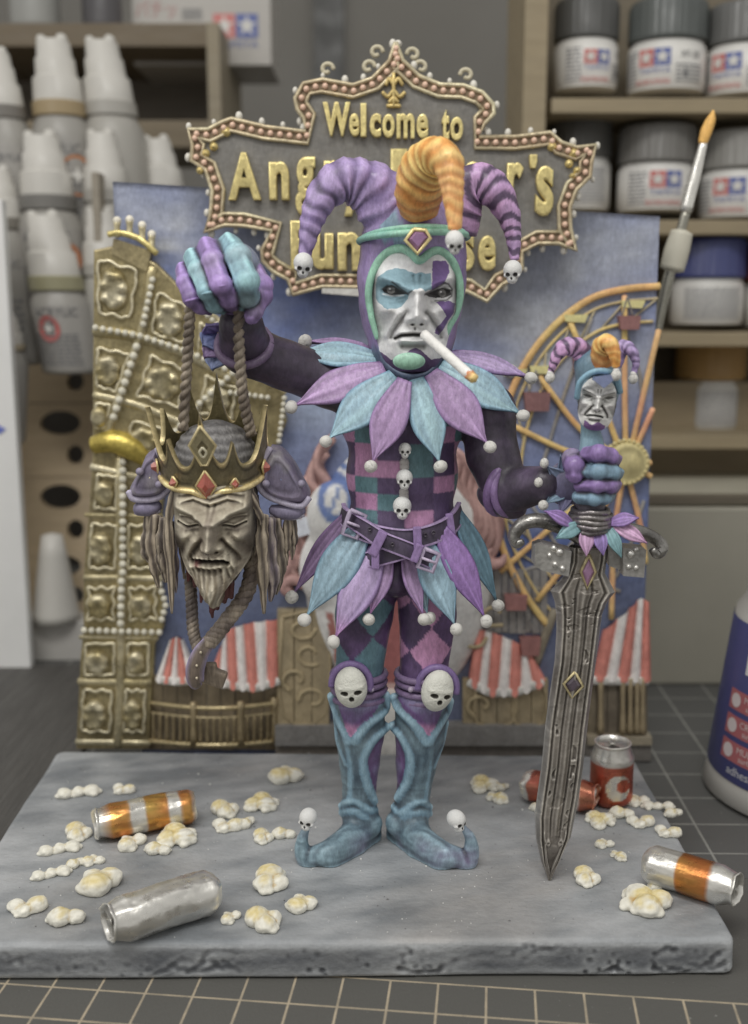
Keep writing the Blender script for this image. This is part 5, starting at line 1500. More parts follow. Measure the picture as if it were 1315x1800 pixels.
slab = prism(poly([(566, 500), (640, 504), (640, 522), (566, 516)], YS), YS - 0.1, YS + 0.3, 0.02)
mk('bracket', *slab, 'relief', sg, cols=C(150, 148, 142), smooth=False)
# ================================================================== faces
def gau(X, Z, x, z, sx, sz, a, rot=0.0):
    dx, dz = X - x, Z - z
    if rot: c, s = math.cos(rot), math.sin(rot); dx, dz = dx * c + dz * s, -dx * s + dz * c
    return a * np.exp(-(dx / sx) ** 2 - (dz / sz) ** 2)
def lg(X, Z, pts, w, a):
    return a * np.exp(-(polyd(X, Z, pts) / w) ** 2)
def face_depth(X, Z, king=False):
    D = 1.02 * np.sqrt(np.clip(1 - np.abs(X / 1.14) ** 2.1 - np.abs((Z + .38) / 1.85) ** 2.8, 0, 1))
    # brows, knitted
    for s in (-1, 1):
        o = 0.03
        D += lg(X, Z, [(o + s * 0.16, 0.04), (o + s * 0.42, 0.16), (o + s * 0.78, 0.30)], 0.13, 0.27)
        D += lg(X, Z, [(o + s * 0.13, -0.02), (o + s * 0.34, 0.06)], 0.07, 0.10)
        D += gau(X, Z, o + s * 0.54, -0.03, 0.26, 0.13, -0.34, s * 0.18)
        D += gau(X, Z, o + s * 0.53, -0.03, 0.17, 0.075, 0.22, s * 0.1)
        D += lg(X, Z, [(o + s * 0.26, -0.09), (o + s * 0.5, -0.155), (o + s * 0.78, -0.07)], 0.035, 0.06)   # lower lid
        D += lg(X, Z, [(o + s * 0.24, -0.02), (o + s * 0.5, 0.055), (o + s * 0.78, 0.05)], 0.03, 0.05)      # upper lid
        D += lg(X, Z, [(o + s * 0.34, -0.25), (o + s * 0.6, -0.28)], 0.05, -0.045)
        D += gau(X, Z, o + s * 0.66, -0.42, 0.24, 0.17, 0.27)            # cheekbone
        D += gau(X, Z, o + s * 0.80, -0.95, 0.22, 0.35, -0.27)           # hollow cheek
        D += lg(X, Z, [(o + s * 0.20, -0.50), (o + s * 0.31, -0.60), (o + s * 0.44, -0.76), (o + s * 0.54, -0.93), (o + s * 0.57, -1.06)], 0.075, -0.14)  # nose-mouth fold
        D += lg(X, Z, [(o + s * 0.38, -0.50), (o + s * 0.56, -0.74), (o + s * 0.72, -1.0)], 0.10, 0.14)
        D += gau(X, Z, o + s * 0.21, -0.64, 0.085, 0.085, 0.20)          # nostril wings
        D += gau(X, Z, o + s * 0.10, -0.755, 0.04, 0.03, -0.16)
        D += lg(X, Z, [(o + s * 0.05, 0.1), (o + s * 0.08, 0.34)], 0.045, -0.045)
        D += lg(X, Z, [(o + s * 0.2, 0.52), (o + s * 0.55, 0.60)], 0.09, -0.03)
    D += lg(X, Z, [(0.03, 0.02), (0.0, -0.5)], 0.15, 0.38) + lg(X, Z, [(0.02, -0.25), (-0.01, -0.6)], 0.19, 0.24)
    D += gau(X, Z, 0.0, -0.62, 0.15, 0.13, 0.24)
    D += gau(X, Z, -0.03, -1.02, 0.42, 0.26, 0.17)                        # muzzle
    mz = -1.03 + (0.03 if king else 0)
    D += lg(X, Z, [(-0.46, mz - 0.06), (-0.32, mz + 0.02), (-0.05, mz + 0.04), (0.22, mz + 0.02), (0.36, mz - 0.06)], 0.035 if not king else 0.055, -0.20 if not king else -0.30)
    D += lg(X, Z, [(-0.34, mz + 0.09), (-0.06, mz + 0.115), (0.24, mz + 0.09)], 0.05, 0.06)
    D += lg(X, Z, [(-0.32, mz - 0.10), (-0.05, mz - 0.115), (0.22, mz - 0.10)], 0.055, 0.12)
    D += lg(X, Z, [(-0.28, mz - 0.24), (0.18, mz - 0.24)], 0.07, -0.10)
    D += gau(X, Z, -0.02, -0.86, 0.03, 0.07, -0.05)
    D += gau(X, Z, -0.05, -1.52, 0.30, 0.20, 0.24)
    if king:
        D += 0.022 * nz(np.stack([X.ravel() * 1.2, 0 * X.ravel(), Z.ravel()], -1), 7.0, 5, 3).reshape(X.shape)
        for z0, a in ((0.36, 0.07), (0.51, 0.06), (0.64, 0.04)):
            D += lg(X, Z, [(-0.75, z0 - 0.02), (-0.4, z0 + 0.07), (0.0, z0 - 0.06), (0.4, z0 + 0.07), (0.75, z0 - 0.02)], 0.055, -a) + lg(X, Z, [(-0.7, z0 + 0.05), (-0.4, z0 + 0.14), (0.0, z0 + 0.02), (0.4, z0 + 0.14), (0.7, z0 + 0.05)], 0.05, a * 0.7)
        for s in (-1, 1):
            D += gau(X, Z, 0.03 + s * 0.53, -0.10, 0.22, 0.09, 0.16)      # heavy closed lids
            D += lg(X, Z, [(s * 0.3, -0.13), (s * 0.55, -0.19), (s * 0.8, -0.12)], 0.028, -0.12)
            D += lg(X, Z, [(s * 0.42, -0.35), (s * 0.62, -0.55), (s * 0.80, -0.95)], 0.08, -0.09)
            D += gau(X, Z, s * 0.9, -0.9, 0.2, 0.4, -0.14)
            # moustache
            D += lg(X, Z, [(s * 0.06, -0.86), (s * 0.3, -0.93), (s * 0.52, -1.15)], 0.09, 0.12)
        D += gau(X, Z, 0.0, -1.62, 0.34, 0.34, 0.25)
        bz = (Z < -1.2)
        D += 0.035 * np.sin(X * 34 + 3 * np.sin(Z * 5)) * bz * sstep(-1.2, -1.5, Z) + 0.02 * np.sin(X * 47 + Z * 9) * (np.hypot(X, Z + 1.0) < 0.6) * (Z < -0.84)
    return D
def face_mesh(org, s, R, king=False, half=(1.16, 1.0, -2.15), n=(210, 300), colf=None):
    X, Z = np.meshgrid(np.linspace(-half[0], half[0], n[0]), np.linspace(half[2] if king else -1.86, half[1], n[1]), indexing='ij')
    D = face_depth(X, Z, king)
    if king:   # pointed beard outline
        wl = np.where(Z < -0.9, 1.0 - 0.85 * sstep(-0.9, -2.12, Z), 1.05)
        D = D - 1.6 * sstep(wl * 0.86, wl * 1.08, np.abs(X))
        D += 0.75 * sstep(-1.35, -1.9, Z) * np.clip(1 - np.abs(X) / 0.5, 0, 1)
    for _ in range(3 if king else 5):
        Dp = np.pad(D, 1, mode='edge'); D = (Dp[:-2, 1:-1] + Dp[2:, 1:-1] + Dp[1:-1, :-2] + Dp[1:-1, 2:] + 2 * D) / 6
    V = np.stack([X.ravel(), -D.ravel(), Z.ravel()], -1)
    F = grid_faces(n[0], n[1], False)[:, ::-1]
    keep = (D.ravel() > -0.35)
    F = F[keep[F].all(1)]
    cv = cavity(V, F, 6)
    W = V @ np.array(R).T * s + A(org)
    return W, F, X.ravel(), Z.ravel(), cv, D.ravel()
def Z4(pts): return [((a - 645) / 450.0, (490 - b) / 450.0) for a, b in pts]

# ================================================================== jester
YJ = 25.4
root = thing('jester_figurine', (P(700, 1460, YJ).x, YJ - 0.6, 0), 'painted jester figurine in purple and teal standing with a raised fist', 'figurine')
PU, PUL, PUD, LIL, PNK, TEA, TEL, TED, DK, MNT = C(104, 86, 132), C(140, 120, 162), C(74, 60, 92), C(138, 110, 150), C(160, 110, 148), C(78, 110, 126), C(118, 148, 164), C(58, 86, 100), C(60, 50, 64), C(118, 164, 140)
BONE = C(186, 186, 184)
HYc = 25.35
hs = 75.3 * S(512, HYc - 0.6)
ho = P(728, 512, HYc)
def HN(x, z, d): return Vector((ho.x + hs * x, HYc - hs * d, ho.z + hs * z))
I3 = Matrix.Identity(3)
# ---- face
V, F, X, Z, cv, D = face_mesh(ho, hs, I3)
FIN = [((a - 645) / 450 * 1.0, (490 - b) / 450.0) for a, b in [(680, 150), (600, 60), (520, 10), (430, 10), (330, 60), (240, 150), (175, 280), (130, 420), (122, 560), (140, 700), (180, 860), (215, 980), (260, 1100), (350, 1260), (480, 1360), (780, 1360), (900, 1250), (970, 1110), (1010, 970), (1052, 850), (1104, 760), (1145, 620), (1155, 480), (1130, 310), (1070, 160), (980, 60), (880, 20), (780, 60)]]
F = F[inpoly(X, Z, FIN)[F].all(1)]
n = nz(np.stack([X * 3, 0 * X, Z * 3], -1), 2, 4, 3); n2_ = nz(np.stack([X * 3, 0 * X, Z * 3], -1), 5, 9, 2); xj, zj = X + 0.022 * n + 0.010 * n2_, Z + 0.022 * n2_ - 0.01 * n
c = np.tile(C(206, 206, 204), (len(V), 1))
c = mixc(c, np.tile(C(160, 150, 154), (len(V), 1)), np.clip(gau(X, Z, 0.15, 0.5, 0.3, 0.3, 0.5), 0, 1))
m = inpoly(xj, zj, Z4([(232, 560), (235, 420), (250, 350), (330, 300), (390, 262), (520, 262), (600, 300), (650, 315), (700, 300), (800, 312), (808, 480), (745, 500), (690, 465), (630, 470), (575, 520), (560, 570), (490, 655), (400, 680), (320, 660), (262, 608)]))
c[m] = C(112, 142, 154)
m = inpoly(xj, zj, Z4([(825, 185), (960, 180), (995, 230), (1000, 300), (940, 400), (810, 488), (806, 480), (814, 300)])) | inpoly(xj, zj, Z4([(860, 600), (1010, 585), (1065, 620), (1050, 720), (950, 860), (900, 935), (850, 925), (870, 860), (965, 750), (920, 680)]))
c[m] = C(100, 78, 128)
eyeL = inpoly(X, Z, Z4([(300, 470), (350, 438), (430, 452), (500, 490), (560, 520), (470, 528), (380, 525), (320, 505)]))
eyeR = inpoly(X, Z, Z4([(740, 528), (800, 505), (870, 475), (950, 462), (1020, 485), (1025, 530), (960, 555), (850, 562), (780, 548)]))
c[eyeL | eyeR] = C(58, 56, 56)
for ex, ez in ((392, 482), (928, 512)):
    q = Z4([(ex, ez)])[0]; r = np.hypot(X - q[0], Z - q[1])
    c[(r < 0.115)] = C(112, 110, 108); c[(r < 0.115) & (r > 0.09)] = C(66, 64, 62); c[r < 0.035] = C(88, 86, 86)
    c[np.hypot(X - q[0] + 0.03, Z - q[1] - 0.03) < 0.022] = C(190, 190, 190)
lines = [Z4([(298, 470), (350, 436), (430, 450), (500, 488), (562, 524)]), Z4([(735, 530), (800, 503), (870, 473), (950, 459), (1025, 483)]), Z4([(940, 410), (990, 420), (1035, 470), (1030, 540), (970, 585), (850, 590)]), Z4([(400, 400), (470, 455), (560, 520), (600, 490)]), Z4([(740, 520), (820, 480), (900, 440), (950, 405)])]
for L_ in lines:
    c = mixc(c, np.tile(C(56, 54, 54), (len(V), 1)), 0.85 * np.exp(-(polyd(X, Z, L_) / 0.022) ** 2))
for L_ in (Z4([(310, 520), (400, 540), (520, 535)]), Z4([(780, 565), (870, 578), (980, 560)])):
    c = mixc(c, np.tile(C(188, 188, 188), (len(V), 1)), 0.8 * np.exp(-(polyd(X, Z, L_) / 0.018) ** 2))
# grey wash in the folds, mouth line
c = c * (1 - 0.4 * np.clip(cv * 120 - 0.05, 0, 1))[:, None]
mo = lg(X, Z, [(-0.45, -1.08), (-0.30, -1.01), (-0.05, -0.99), (0.22, -1.01), (0.28, -1.1)], 0.045, 1.0)
c = mixc(c, np.tile(C(78, 76, 74), (len(V), 1)), np.clip(mo * 1.1, 0, 0.95))
for s_ in (-1, 1): c = mixc(c, np.tile(C(120, 118, 116), (len(V), 1)), 0.28 * lg(X, Z, [(.03 + s_ * .26, -.46), (.03 + s_ * .4, -.66), (.03 + s_ * .6, -.98)], 0.06, 1.0))
c = mixc(c, np.tile(C(64, 60, 60), (len(V), 1)), 0.8 * np.clip(gau(X, Z, -0.07, -0.76, 0.05, 0.03, 1) + gau(X, Z, 0.13, -0.76, 0.05, 0.03, 1) + gau(X, Z, -0.01, -0.86, 0.02, 0.04, 0.9), 0, 1))
c = mixc(c, np.tile(C(112, 110, 108), (len(V), 1)), 0.6 * lg(X, Z, [(-0.3, -1.26), (0.2, -1.26)], 0.08, 1.0))
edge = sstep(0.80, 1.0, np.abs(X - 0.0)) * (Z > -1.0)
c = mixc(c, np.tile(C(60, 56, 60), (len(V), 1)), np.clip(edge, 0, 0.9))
chin = (zj < -1.50 + 0.10 * np.cos(X * 7) + 0.10 * np.exp(-(X / 0.35) ** 2))
c[chin] = C(88, 70, 104)
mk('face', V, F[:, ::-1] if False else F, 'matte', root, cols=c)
# ---- hood (rings from the face opening to the outline and round the back)
open_pts = [(680, 205), (600, 112), (520, 58), (440, 55), (350, 95), (262, 180), (205, 290), (165, 420), (158, 560), (180, 700), (212, 850), (240, 960), (270, 1090), (360, 1250), (480, 1330), (630, 1360), (780, 1330), (880, 1230), (930, 1110), (975, 960), (1015, 850), (1066, 760), (1112, 620), (1122, 480), (1095, 320), (1040, 190), (950, 100), (860, 68), (780, 112)]
sil_px = [(722, 306), (690, 318), (664, 345), (645, 375), (636, 400), (631, 450), (628, 515), (632, 560), (645, 600), (652, 640), (668, 668), (700, 690), (730, 696), (762, 686), (790, 660), (798, 620), (808, 575), (816, 530), (821, 470), (821, 420), (815, 385), (800, 345), (765, 315)]
def polar(pts, cen, n=140):
    p = np.array(pts, float) - cen; a = np.unwrap(np.arctan2(p[:, 1], p[:, 0])); r = np.hypot(p[:, 0], p[:, 1])
    if a[-1] < a[0]: a, r = a[::-1], r[::-1]
    a = np.concatenate([a - 2 * np.pi, a, a + 2 * np.pi]); r = np.tile(r, 3)
    th = np.linspace(0, 2 * np.pi, n, endpoint=False)
    rr = np.interp(th, a, r)
    k = np.array([0.25, 0.5, 0.25]); 
    for _ in range(2): rr = np.convolve(np.concatenate([rr[-1:], rr, rr[:1]]), k, 'valid')
    return np.stack([cen[0] + rr * np.cos(th), cen[1] + rr * np.sin(th)], -1)
cen = np.array(Z4([(645, 640)])[0])
OP = polar(Z4(open_pts), cen)
SL = polar(Z4([((a - 620) * 5.977, (b - 430) * 5.977) for a, b in sil_px]), cen)
def dop(p):
    x, z = p[:, 0], p[:, 1]
    return 0.50 + 0.42 * np.exp(-(x / 0.55) ** 2) * sstep(0.0, 0.8, z) + 0.30 * np.exp(-(x / 0.6) ** 2) * sstep(-1.2, -1.8, z)
d0 = dop(OP); rings = []; ringt = []
for t in np.linspace(0, 1, 16):
    p = OP + (SL - OP) * math.sin(t * math.pi / 2) ** 0.9
    d = d0 + (-0.5 - d0) * (1 - math.cos(t * math.pi / 2))
    rings.append(np.column_stack([p[:, 0], -d, p[:, 1]])); ringt.append(t)
for t in np.linspace(0.08, 1, 12):
    f = math.cos(t * math.pi / 2); p = cen + (SL - cen) * max(f, 0.02) + np.array([0, 0.25 * (1 - f)])
    d = -0.5 - 1.15 * math.sin(t * math.pi / 2) * np.ones(len(p))
    rings.append(np.column_stack([p[:, 0], -d, p[:, 1]])); ringt.append(1 + t)
V = np.vstack([rings[0] * [1, 1, 1] + np.array([0, 0.25, 0])] + rings); n_ = len(OP)
F = grid_faces(len(rings) + 1, n_)
V += vnormals(V, F) * (0.018 * nz(V * 2, 1.2, 3, 3))[:, None]
xx, zz = V[:, 0], V[:, 2]; nn = nz(V * 3, 1.2, 4, 3)
c = mixc(np.tile(PU, (len(V), 1)), np.tile(PUL, (len(V), 1)), np.clip(0.35 + 0.6 * nn, 0, 1))
tealleaf = (np.abs(xx + 0.45 + 0.35 * (zz - 1.2)) < 0.30 * (2.6 - zz) * 0.8) & (zz > 1.12) & (xx < 0.0)
c = mixc(c, mixc(np.tile(TEA, (len(V), 1)), np.tile(TEL, (len(V), 1)), np.clip(0.6 + nn, 0, 1)), tealleaf * 0.9)
c = mixc(c, np.tile(C(66, 78, 100), (len(V), 1)), sstep(-1.15, -1.5, zz + 0.1 * nn))
c = mixc(c, np.tile(C(54, 48, 62), (len(V), 1)), (np.arange(len(V)) < n_ * 1) * 1.0)
V = V * hs + A(ho)
hood = mk('hood', V, F[:, ::-1], 'satin', root, cols=c)
# mint trim round the opening (upper part), peak in the middle
tr = OP[(OP[:, 1] > -1.15)]
i0 = np.argmin(np.abs(np.arctan2(tr[:, 1] - cen[1], tr[:, 0] - cen[0]) + 0.0))
a_ = np.arctan2(tr[:, 1] - cen[1], tr[:, 0] - cen[0]); a_[a_ < -np.pi / 2] += 2 * np.pi
tr = tr[np.argsort(a_)]
pts = [HN(p[0], p[1], dd + 0.03) for p, dd in zip(tr[::2], dop(tr)[::2])]
V, F, t, a = tube(pts, [0.035 + 0.058 * max(0.0, math.sin(math.pi * i / (len(pts) - 1))) ** 0.35 for i in range(len(pts))], n=12, sub=2)
mk('trim', V, F, 'satin', hood, cols=mixc(np.tile(C(90, 130, 112), (len(V), 1)), np.tile(MNT, (len(V), 1)), np.clip(0.6 + 0.5 * nz(V, 4, 2, 2), 0, 1)))
# mint chin button
s1 = Sculpt().ell(P(719, 635, 24.22), (0.36, 0.13, 0.19), 0)
V, F = s1.mesh(0.03); mk('chin_button', V, F, 'satin', root, cols=mixc(np.tile(C(98, 142, 118), (len(V), 1)), np.tile(C(132, 174, 152), (len(V), 1)), np.clip(0.5 + (V[:, 2:3] - V[:, 2].mean()).ravel() * 3, 0, 1)))
# head band
def headring(y_px, rx, ry, sag, tilt=0.0, n=24, a0=-100, a1=100):
    cz = P(727, y_px, HYc + 0.3); out = []
    for k in range(n):
        ph = math.radians(a0 + (a1 - a0) * k / (n - 1))
        out.append((cz.x + rx * math.sin(ph), HYc + 0.35 - ry * math.cos(ph), cz.z + sag * math.cos(ph) + tilt * math.sin(ph)))
    return out
sx_ = 95 * S(420, HYc)
band_paths = []
for off, r in ((0.0, 0.075), (0.12, 0.06)):
    pts = headring(420, sx_ * 1.015 - off * 0.3, 1.50 - off * 0.5, 0.06 + off, tilt=0.05)
    V, F, t, a = tube(pts, r, n=12, sub=3)
    mk('head_band', V, F, 'satin', hood, cols=mixc(np.tile(C(86, 132, 124), (len(V), 1)), np.tile(MNT, (len(V), 1)), np.clip(0.5 + 0.6 * nz(V, 3, 1, 2), 0, 1)))
# brow jewel
def HZ(x, y, Y): return P(480 + x / 2.63, 230 + y / 2.63, Y)
YG = 23.78
outer = [(650, 455), (705, 460), (727, 495), (668, 568), (612, 505)]
op_ = [HZ(x, y, YG) for x, y in outer]; op_.append(op_[0])
V, F, _, _ = tube(op_, 0.045, n=8, sub=1)
jw = mk('jewel_frame', V, F, 'gold', hood, cols=C(172, 156, 104))
bmv = [tuple(HZ(x, y, YG + 0.05)) for x, y in outer]
ctr = np.mean([list(v) for v in bmv], 0)
inn = [tuple(ctr + (np.array(v) - ctr) * 0.55 + np.array([0, -0.10, 0])) for v in bmv]
Vg = np.array(bmv + inn); Fg = [[i, (i + 1) % 5, 5 + (i + 1) % 5, 5 + i] for i in range(5)] + [[5, 6, 7, 8, 9]]
mk('jewel', Vg, Fg, 'gem', hood, cols=C(126, 88, 128), smooth=False)
V, F = prism([(v[0], v[2]) for v in bmv], YG + 0.02, YG + 0.6); mk('jewel_seat', V, F, 'satin', hood, cols=PUD, smooth=False)

# ---- horns
def horn(name, pts, colf, ridge=0.06, nr=11, parent=None, twist=1.0, n=28):
    path = [P(x, y, Y) for x, y, Y, r in pts]; rr = [r * S(y, Y) for x, y, Y, r in pts]
    def ph_(t, a): return 2 * np.pi * nr * (t + 0.02 * np.sin(17 * t)) + twist * a + 0.7 * np.sin(2 * a + 5 * t) + 0.5 * np.sin(3 * a - 11 * t)
    def dp(t, a): return ridge * (np.sin(ph_(t, a)) + 0.4 * np.sin(2.3 * ph_(t, a) + 1)) * sstep(0.0, 0.15, t) + 0.035 * np.sin(3 * a + 9 * t) + 0.025 * np.sin(5 * a - 14 * t)
    V, F, t, a = tube(path, rr, n=n, sub=12, disp=dp)
    nn = nz(V, 3.0, 2, 3); wave = np.sin(ph_(t, a))
    return mk(name, V, F, 'satin', parent or root, cols=colf(t, a, wave, nn, V))
def col_l(t, a, w, n, V):
    c = mixc(np.tile(PU, (len(V), 1)), np.tile(PUL, (len(V), 1)), np.clip(0.5 + 0.3 * w + 0.4 * n, 0, 1))
    return mixc(c, np.tile(C(58, 48, 66), (len(V), 1)), np.clip(-w - 0.3, 0, 1) * sstep(0.25, 0.6, t) * np.clip(0.7 + n, 0, 1))
def col_r(t, a, w, n, V):
    c = mixc(np.tile(LIL, (len(V), 1)), np.tile(C(170, 124, 166), (len(V), 1)), np.clip(0.5 + 0.5 * n, 0, 1))
    return mixc(c, np.tile(C(62, 48, 72), (len(V), 1)), sstep(0.0, -0.35, w + 0.25 * n - 0.2 * np.cos(a)) * 0.92)
def col_o(t, a, w, n, V):
    c = mixc(np.tile(C(186, 120, 48), (len(V), 1)), np.tile(C(196, 168, 92), (len(V), 1)), np.clip(0.45 + 0.35 * w + 0.6 * n, 0, 1))
    c = mixc(c, np.tile(C(160, 76, 48), (len(V), 1)), np.clip(0.6 - 2.2 * np.abs(t - 0.05) + 0.4 * n, 0, 0.85))
    return mixc(c, np.tile(C(188, 118, 76), (len(V), 1)), np.clip(sstep(0.5, 0.7, t) * (0.4 + 0.5 * n), 0, 0.8))
h1 = horn('hat_horn', [(706, 395, 25.6, 66), (676, 355, 25.5, 56), (640, 325, 25.4, 45), (602, 318, 25.3, 38), (570, 342, 25.2, 30), (551, 382, 25.1, 22), (541, 420, 25.0, 16), (535, 452, 24.9, 10)], col_l, 0.045, 11)
h1['label'] = 'purple twisted hat horn'
h2 = horn('hat_horn', [(790, 400, 25.6, 50), (806, 352, 25.5, 46), (838, 324, 25.4, 36), (868, 336, 25.3, 31), (890, 368, 25.2, 23), (900, 402, 25.1, 16), (904, 430, 25.0, 12), (905, 456, 24.9, 8)], col_r, 0.03, 10, twist=1.0)
h2['label'] = 'pink and dark striped hat horn'
h3 = horn('hat_horn', [(736, 372, 24.6, 34), (736, 335, 24.3, 42), (744, 300, 24.0, 42), (764, 274, 23.6, 34), (786, 284, 23.2, 29), (795, 320, 23.0, 22), (798, 362, 22.9, 17), (799, 402, 22.8, 12)], col_o, 0.035, 14, twist=1.0)
h3['label'] = 'orange flame-like hat horn'

# ---- skulls used as bells and buttons
def skull_sdf(jaw=True):
    s = Sculpt()
    s.ell((0, 0.1, 0.18), (0.86, 1.0, 0.88), 0.1)
    if jaw:
        s.ell((0, -0.35, -0.55), (0.50, 0.52, 0.48), 0.18)
        s.ell((0.5, -0.45, -0.2), (0.28, 0.3, 0.2), 0.12); s.ell((-0.5, -0.45, -0.2), (0.28, 0.3, 0.2), 0.12)
    for sg_ in (-1, 1): s.ell((sg_ * 0.36, -0.95, -0.08), (0.23, 0.34, 0.21), 0.06, 'sub')
    s.ell((0, -0.95, -0.42), (0.10, 0.22, 0.14), 0.04, 'sub')
    if jaw:
        for k in range(-2, 3): s.box((k * 0.14, -0.88, -0.82), (0.02, 0.12, 0.12), 0.01, 0.02, 'sub')
    V, F = s.mesh(0.065)
    cv = cavity(V, F, 3)
    c = mixc(np.tile(BONE, (len(V), 1)), np.tile(C(60, 58, 56), (len(V), 1)), np.clip(cv * 14, 0, 0.75))
    d = np.minimum(np.linalg.norm((V - [0.36, -0.78, -0.08]) / [0.22, 0.3, 0.2], axis=1), np.linalg.norm((V - [-0.36, -0.78, -0.08]) / [0.22, 0.3, 0.2], axis=1))
    d = np.minimum(d, np.linalg.norm((V - [0, -0.85, -0.42]) / [0.10, 0.2, 0.14], axis=1))
    c = mixc(c, np.tile(C(44, 42, 42), (len(V), 1)), sstep(1.12, 0.92, d))
    return mesh_np('skull', V, F, c)
def mask_sdf():
    s = Sculpt()
    s.ell((0, 0, 0), (0.78, 0.62, 1.02), 0)
    s.ell((0, -0.42, 0.12), (0.6, 0.2, 0.12), 0.12)
    for sg_ in (-1, 1): s.ell((sg_ * 0.34, -0.62, -0.12), (0.20, 0.24, 0.11), 0.04, 'sub', R=Matrix.Rotation(sg_ * 0.15, 3, 'Y'))
    s.ell((0, -0.62, -0.42), (0.12, 0.22, 0.13), 0.03, 'sub')
    V, F = s.mesh(0.045)
    V += vnormals(V, F) * (0.02 * nz(V, 3, 2, 3))[:, None]
    c = np.tile(C(178, 178, 168), (len(V), 1))
    d = np.min([np.linalg.norm((V - [sg_ * 0.34, -0.56, -0.12]) / [0.21, 0.2, 0.12], axis=1) for sg_ in (-1, 1)] + [np.linalg.norm((V - [0, -0.56, -0.42]) / [0.13, 0.2, 0.14], axis=1)], axis=0)
    c = mixc(c, np.tile(C(50, 46, 40), (len(V), 1)), sstep(1.1, 0.9, d))
    return mesh_np('skull_mask', V, F, c)
def bell_mesh():
    V, F, _ = spheres([(0, 0, 0)], [1.0], None, 18, 24)
    V = V * (1 + 0.05 * nz(V, 2.0, 3, 3))[:, None]
    d = np.minimum(np.abs(V[:, 0] * 0.8 + V[:, 2] * 0.3), np.abs(V[:, 2] * 0.9 - 0.1)); m = np.exp(-(d / 0.06) ** 2) * (V[:, 1] < 0.3)
    V = V * (1 - 0.06 * m)[:, None]
    c = mixc(np.tile(C(178, 176, 170), (len(V), 1)), np.tile(C(120, 116, 112), (len(V), 1)), 0.55 * m)
    return mesh_np('bell', V, F, c)
SK, MSK, BELL = skull_sdf(), mask_sdf(), bell_mesh()
def put(name, me, p, r, rot=(0, 0, 0), parent=root, mat='white', sc=(1, 1, 1)):
    o = link(name, me, mat, parent, Vector(p) - wloc(parent), rot)
    if name == 'bell':
        h_ = math.sin(o.location.x * 91.7 + o.location.z * 37.1); sc = (1 + 0.08 * h_, 1 - 0.05 * h_, 1 + 0.10 * math.sin(o.location.x * 53.3))
    o.scale = (r * sc[0], r * sc[1], r * sc[2]); return o
put('skull_bell', SK, P(533, 466, 24.75), 20 * S(466, 24.8), (0.35, 0.1, 0.15), h1)
put('skull_bell', SK, P(901, 478, 24.75), 19 * S(478, 24.8), (0.25, 0, -0.25), h2)
put('skull_bell', SK, P(799, 426, 22.65), 19 * S(426, 22.7), (0.45, 0, 0.1), h3)
# ---- collar
collar = [((650, 612), 25.7, (545, 601), 25.9, 26, LIL, (0, -.5, 1)), ((800, 618), 25.7, (890, 650), 26.0, 30, LIL, (0, -.5, 1)),
          ((665, 628), 25.1, (522, 622), 25.1, 62, TEL, (-.1, -.8, .9)), ((675, 645), 24.8, (520, 712), 24.5, 66, LIL, (-.3, -1, .5)),
          ((792, 622), 25.1, (925, 662), 25.0, 46, PUL, (.1, -.7, .9)), ((694, 660), 24.55, (579, 770), 24.1, 70, TEL, (-.2, -1, .25)),
          ((775, 640), 24.75, (912, 726), 24.5, 70, TEL, (.25, -1, .5)), ((757, 655), 24.5, (856, 779), 24.0, 72, LIL, (.2, -1, .25)),
          ((732, 665), 24.4, (772, 812), 23.95, 62, TEL, (.05, -1, .15)), ((712, 667), 24.3, (655, 812), 23.85, 64, LIL, (-.05, -1, .15))]
for k, (r0, y0, t0, y1, w, col, nrm) in enumerate(collar):
    a_, b_ = P(*r0, y0), P(*t0, y1)
    V, F, c = petal(a_, b_, w * S(r0[1] + 40, y0), nrm, col, edge=C(96, 72, 112) if col is not TEL else C(74, 108, 128), bend=0.07, seed=k, peak=0.5, root_w=0.42, rimh=0.045)
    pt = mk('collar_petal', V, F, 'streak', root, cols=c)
    d = (b_ - a_).normalized(); rb = 11.5 * S(t0[1], y1)
    put('bell', BELL, b_ + d * rb * 0.75, rb, (0.2 * k, 0.3 * k, 0.7 * k), pt)

# ---- body in one piece: torso, thighs, arms
BS = Sculpt()
def q3(x, y, Y): return A(P(x, y, Y))
def rr_(y, Y, r): return r * S(y, Y)
YB = 25.45
BS.cone(q3(715, 640, YB), q3(712, 700, YB), rr_(650, YB, 42), rr_(700, YB, 60), 0.1, tag=0)
BS.ell(q3(708, 735, YB), (rr_(735, YB, 112), 0.98, rr_(735, YB, 88)), 0.3, tag=0)
BS.ell(q3(707, 835, YB), (rr_(830, YB, 98), 0.92, rr_(830, YB, 110)), 0.3, tag=0)
BS.ell(q3(706, 925, YB), (rr_(920, YB, 103), 0.98, rr_(920, YB, 62)), 0.3, tag=0)
BS.ell(q3(696, 1000, YB - 0.15), (rr_(990, YB, 60), 0.75, rr_(990, YB, 48)), 0.15, tag=1)
BS.ell(q3(693, 1022, YB - 0.75), (0.28, 0.25, 0.3), 0.1, tag=1)
BS.chain([q3(652, 985, YB), q3(640, 1080, YB - 0.05), q3(632, 1180, YB - 0.1), q3(632, 1250, YB)], [rr_(985, YB, 56), rr_(1080, YB, 50), rr_(1180, YB, 41), rr_(1250, YB, 37)], 0.08, tag=2)
BS.chain([q3(748, 985, YB), q3(752, 1080, YB - 0.05), q3(745, 1180, YB - 0.1), q3(738, 1250, YB)], [rr_(985, YB, 56), rr_(1080, YB, 50), rr_(1180, YB, 42), rr_(1250, YB, 37)], 0.08, tag=3)
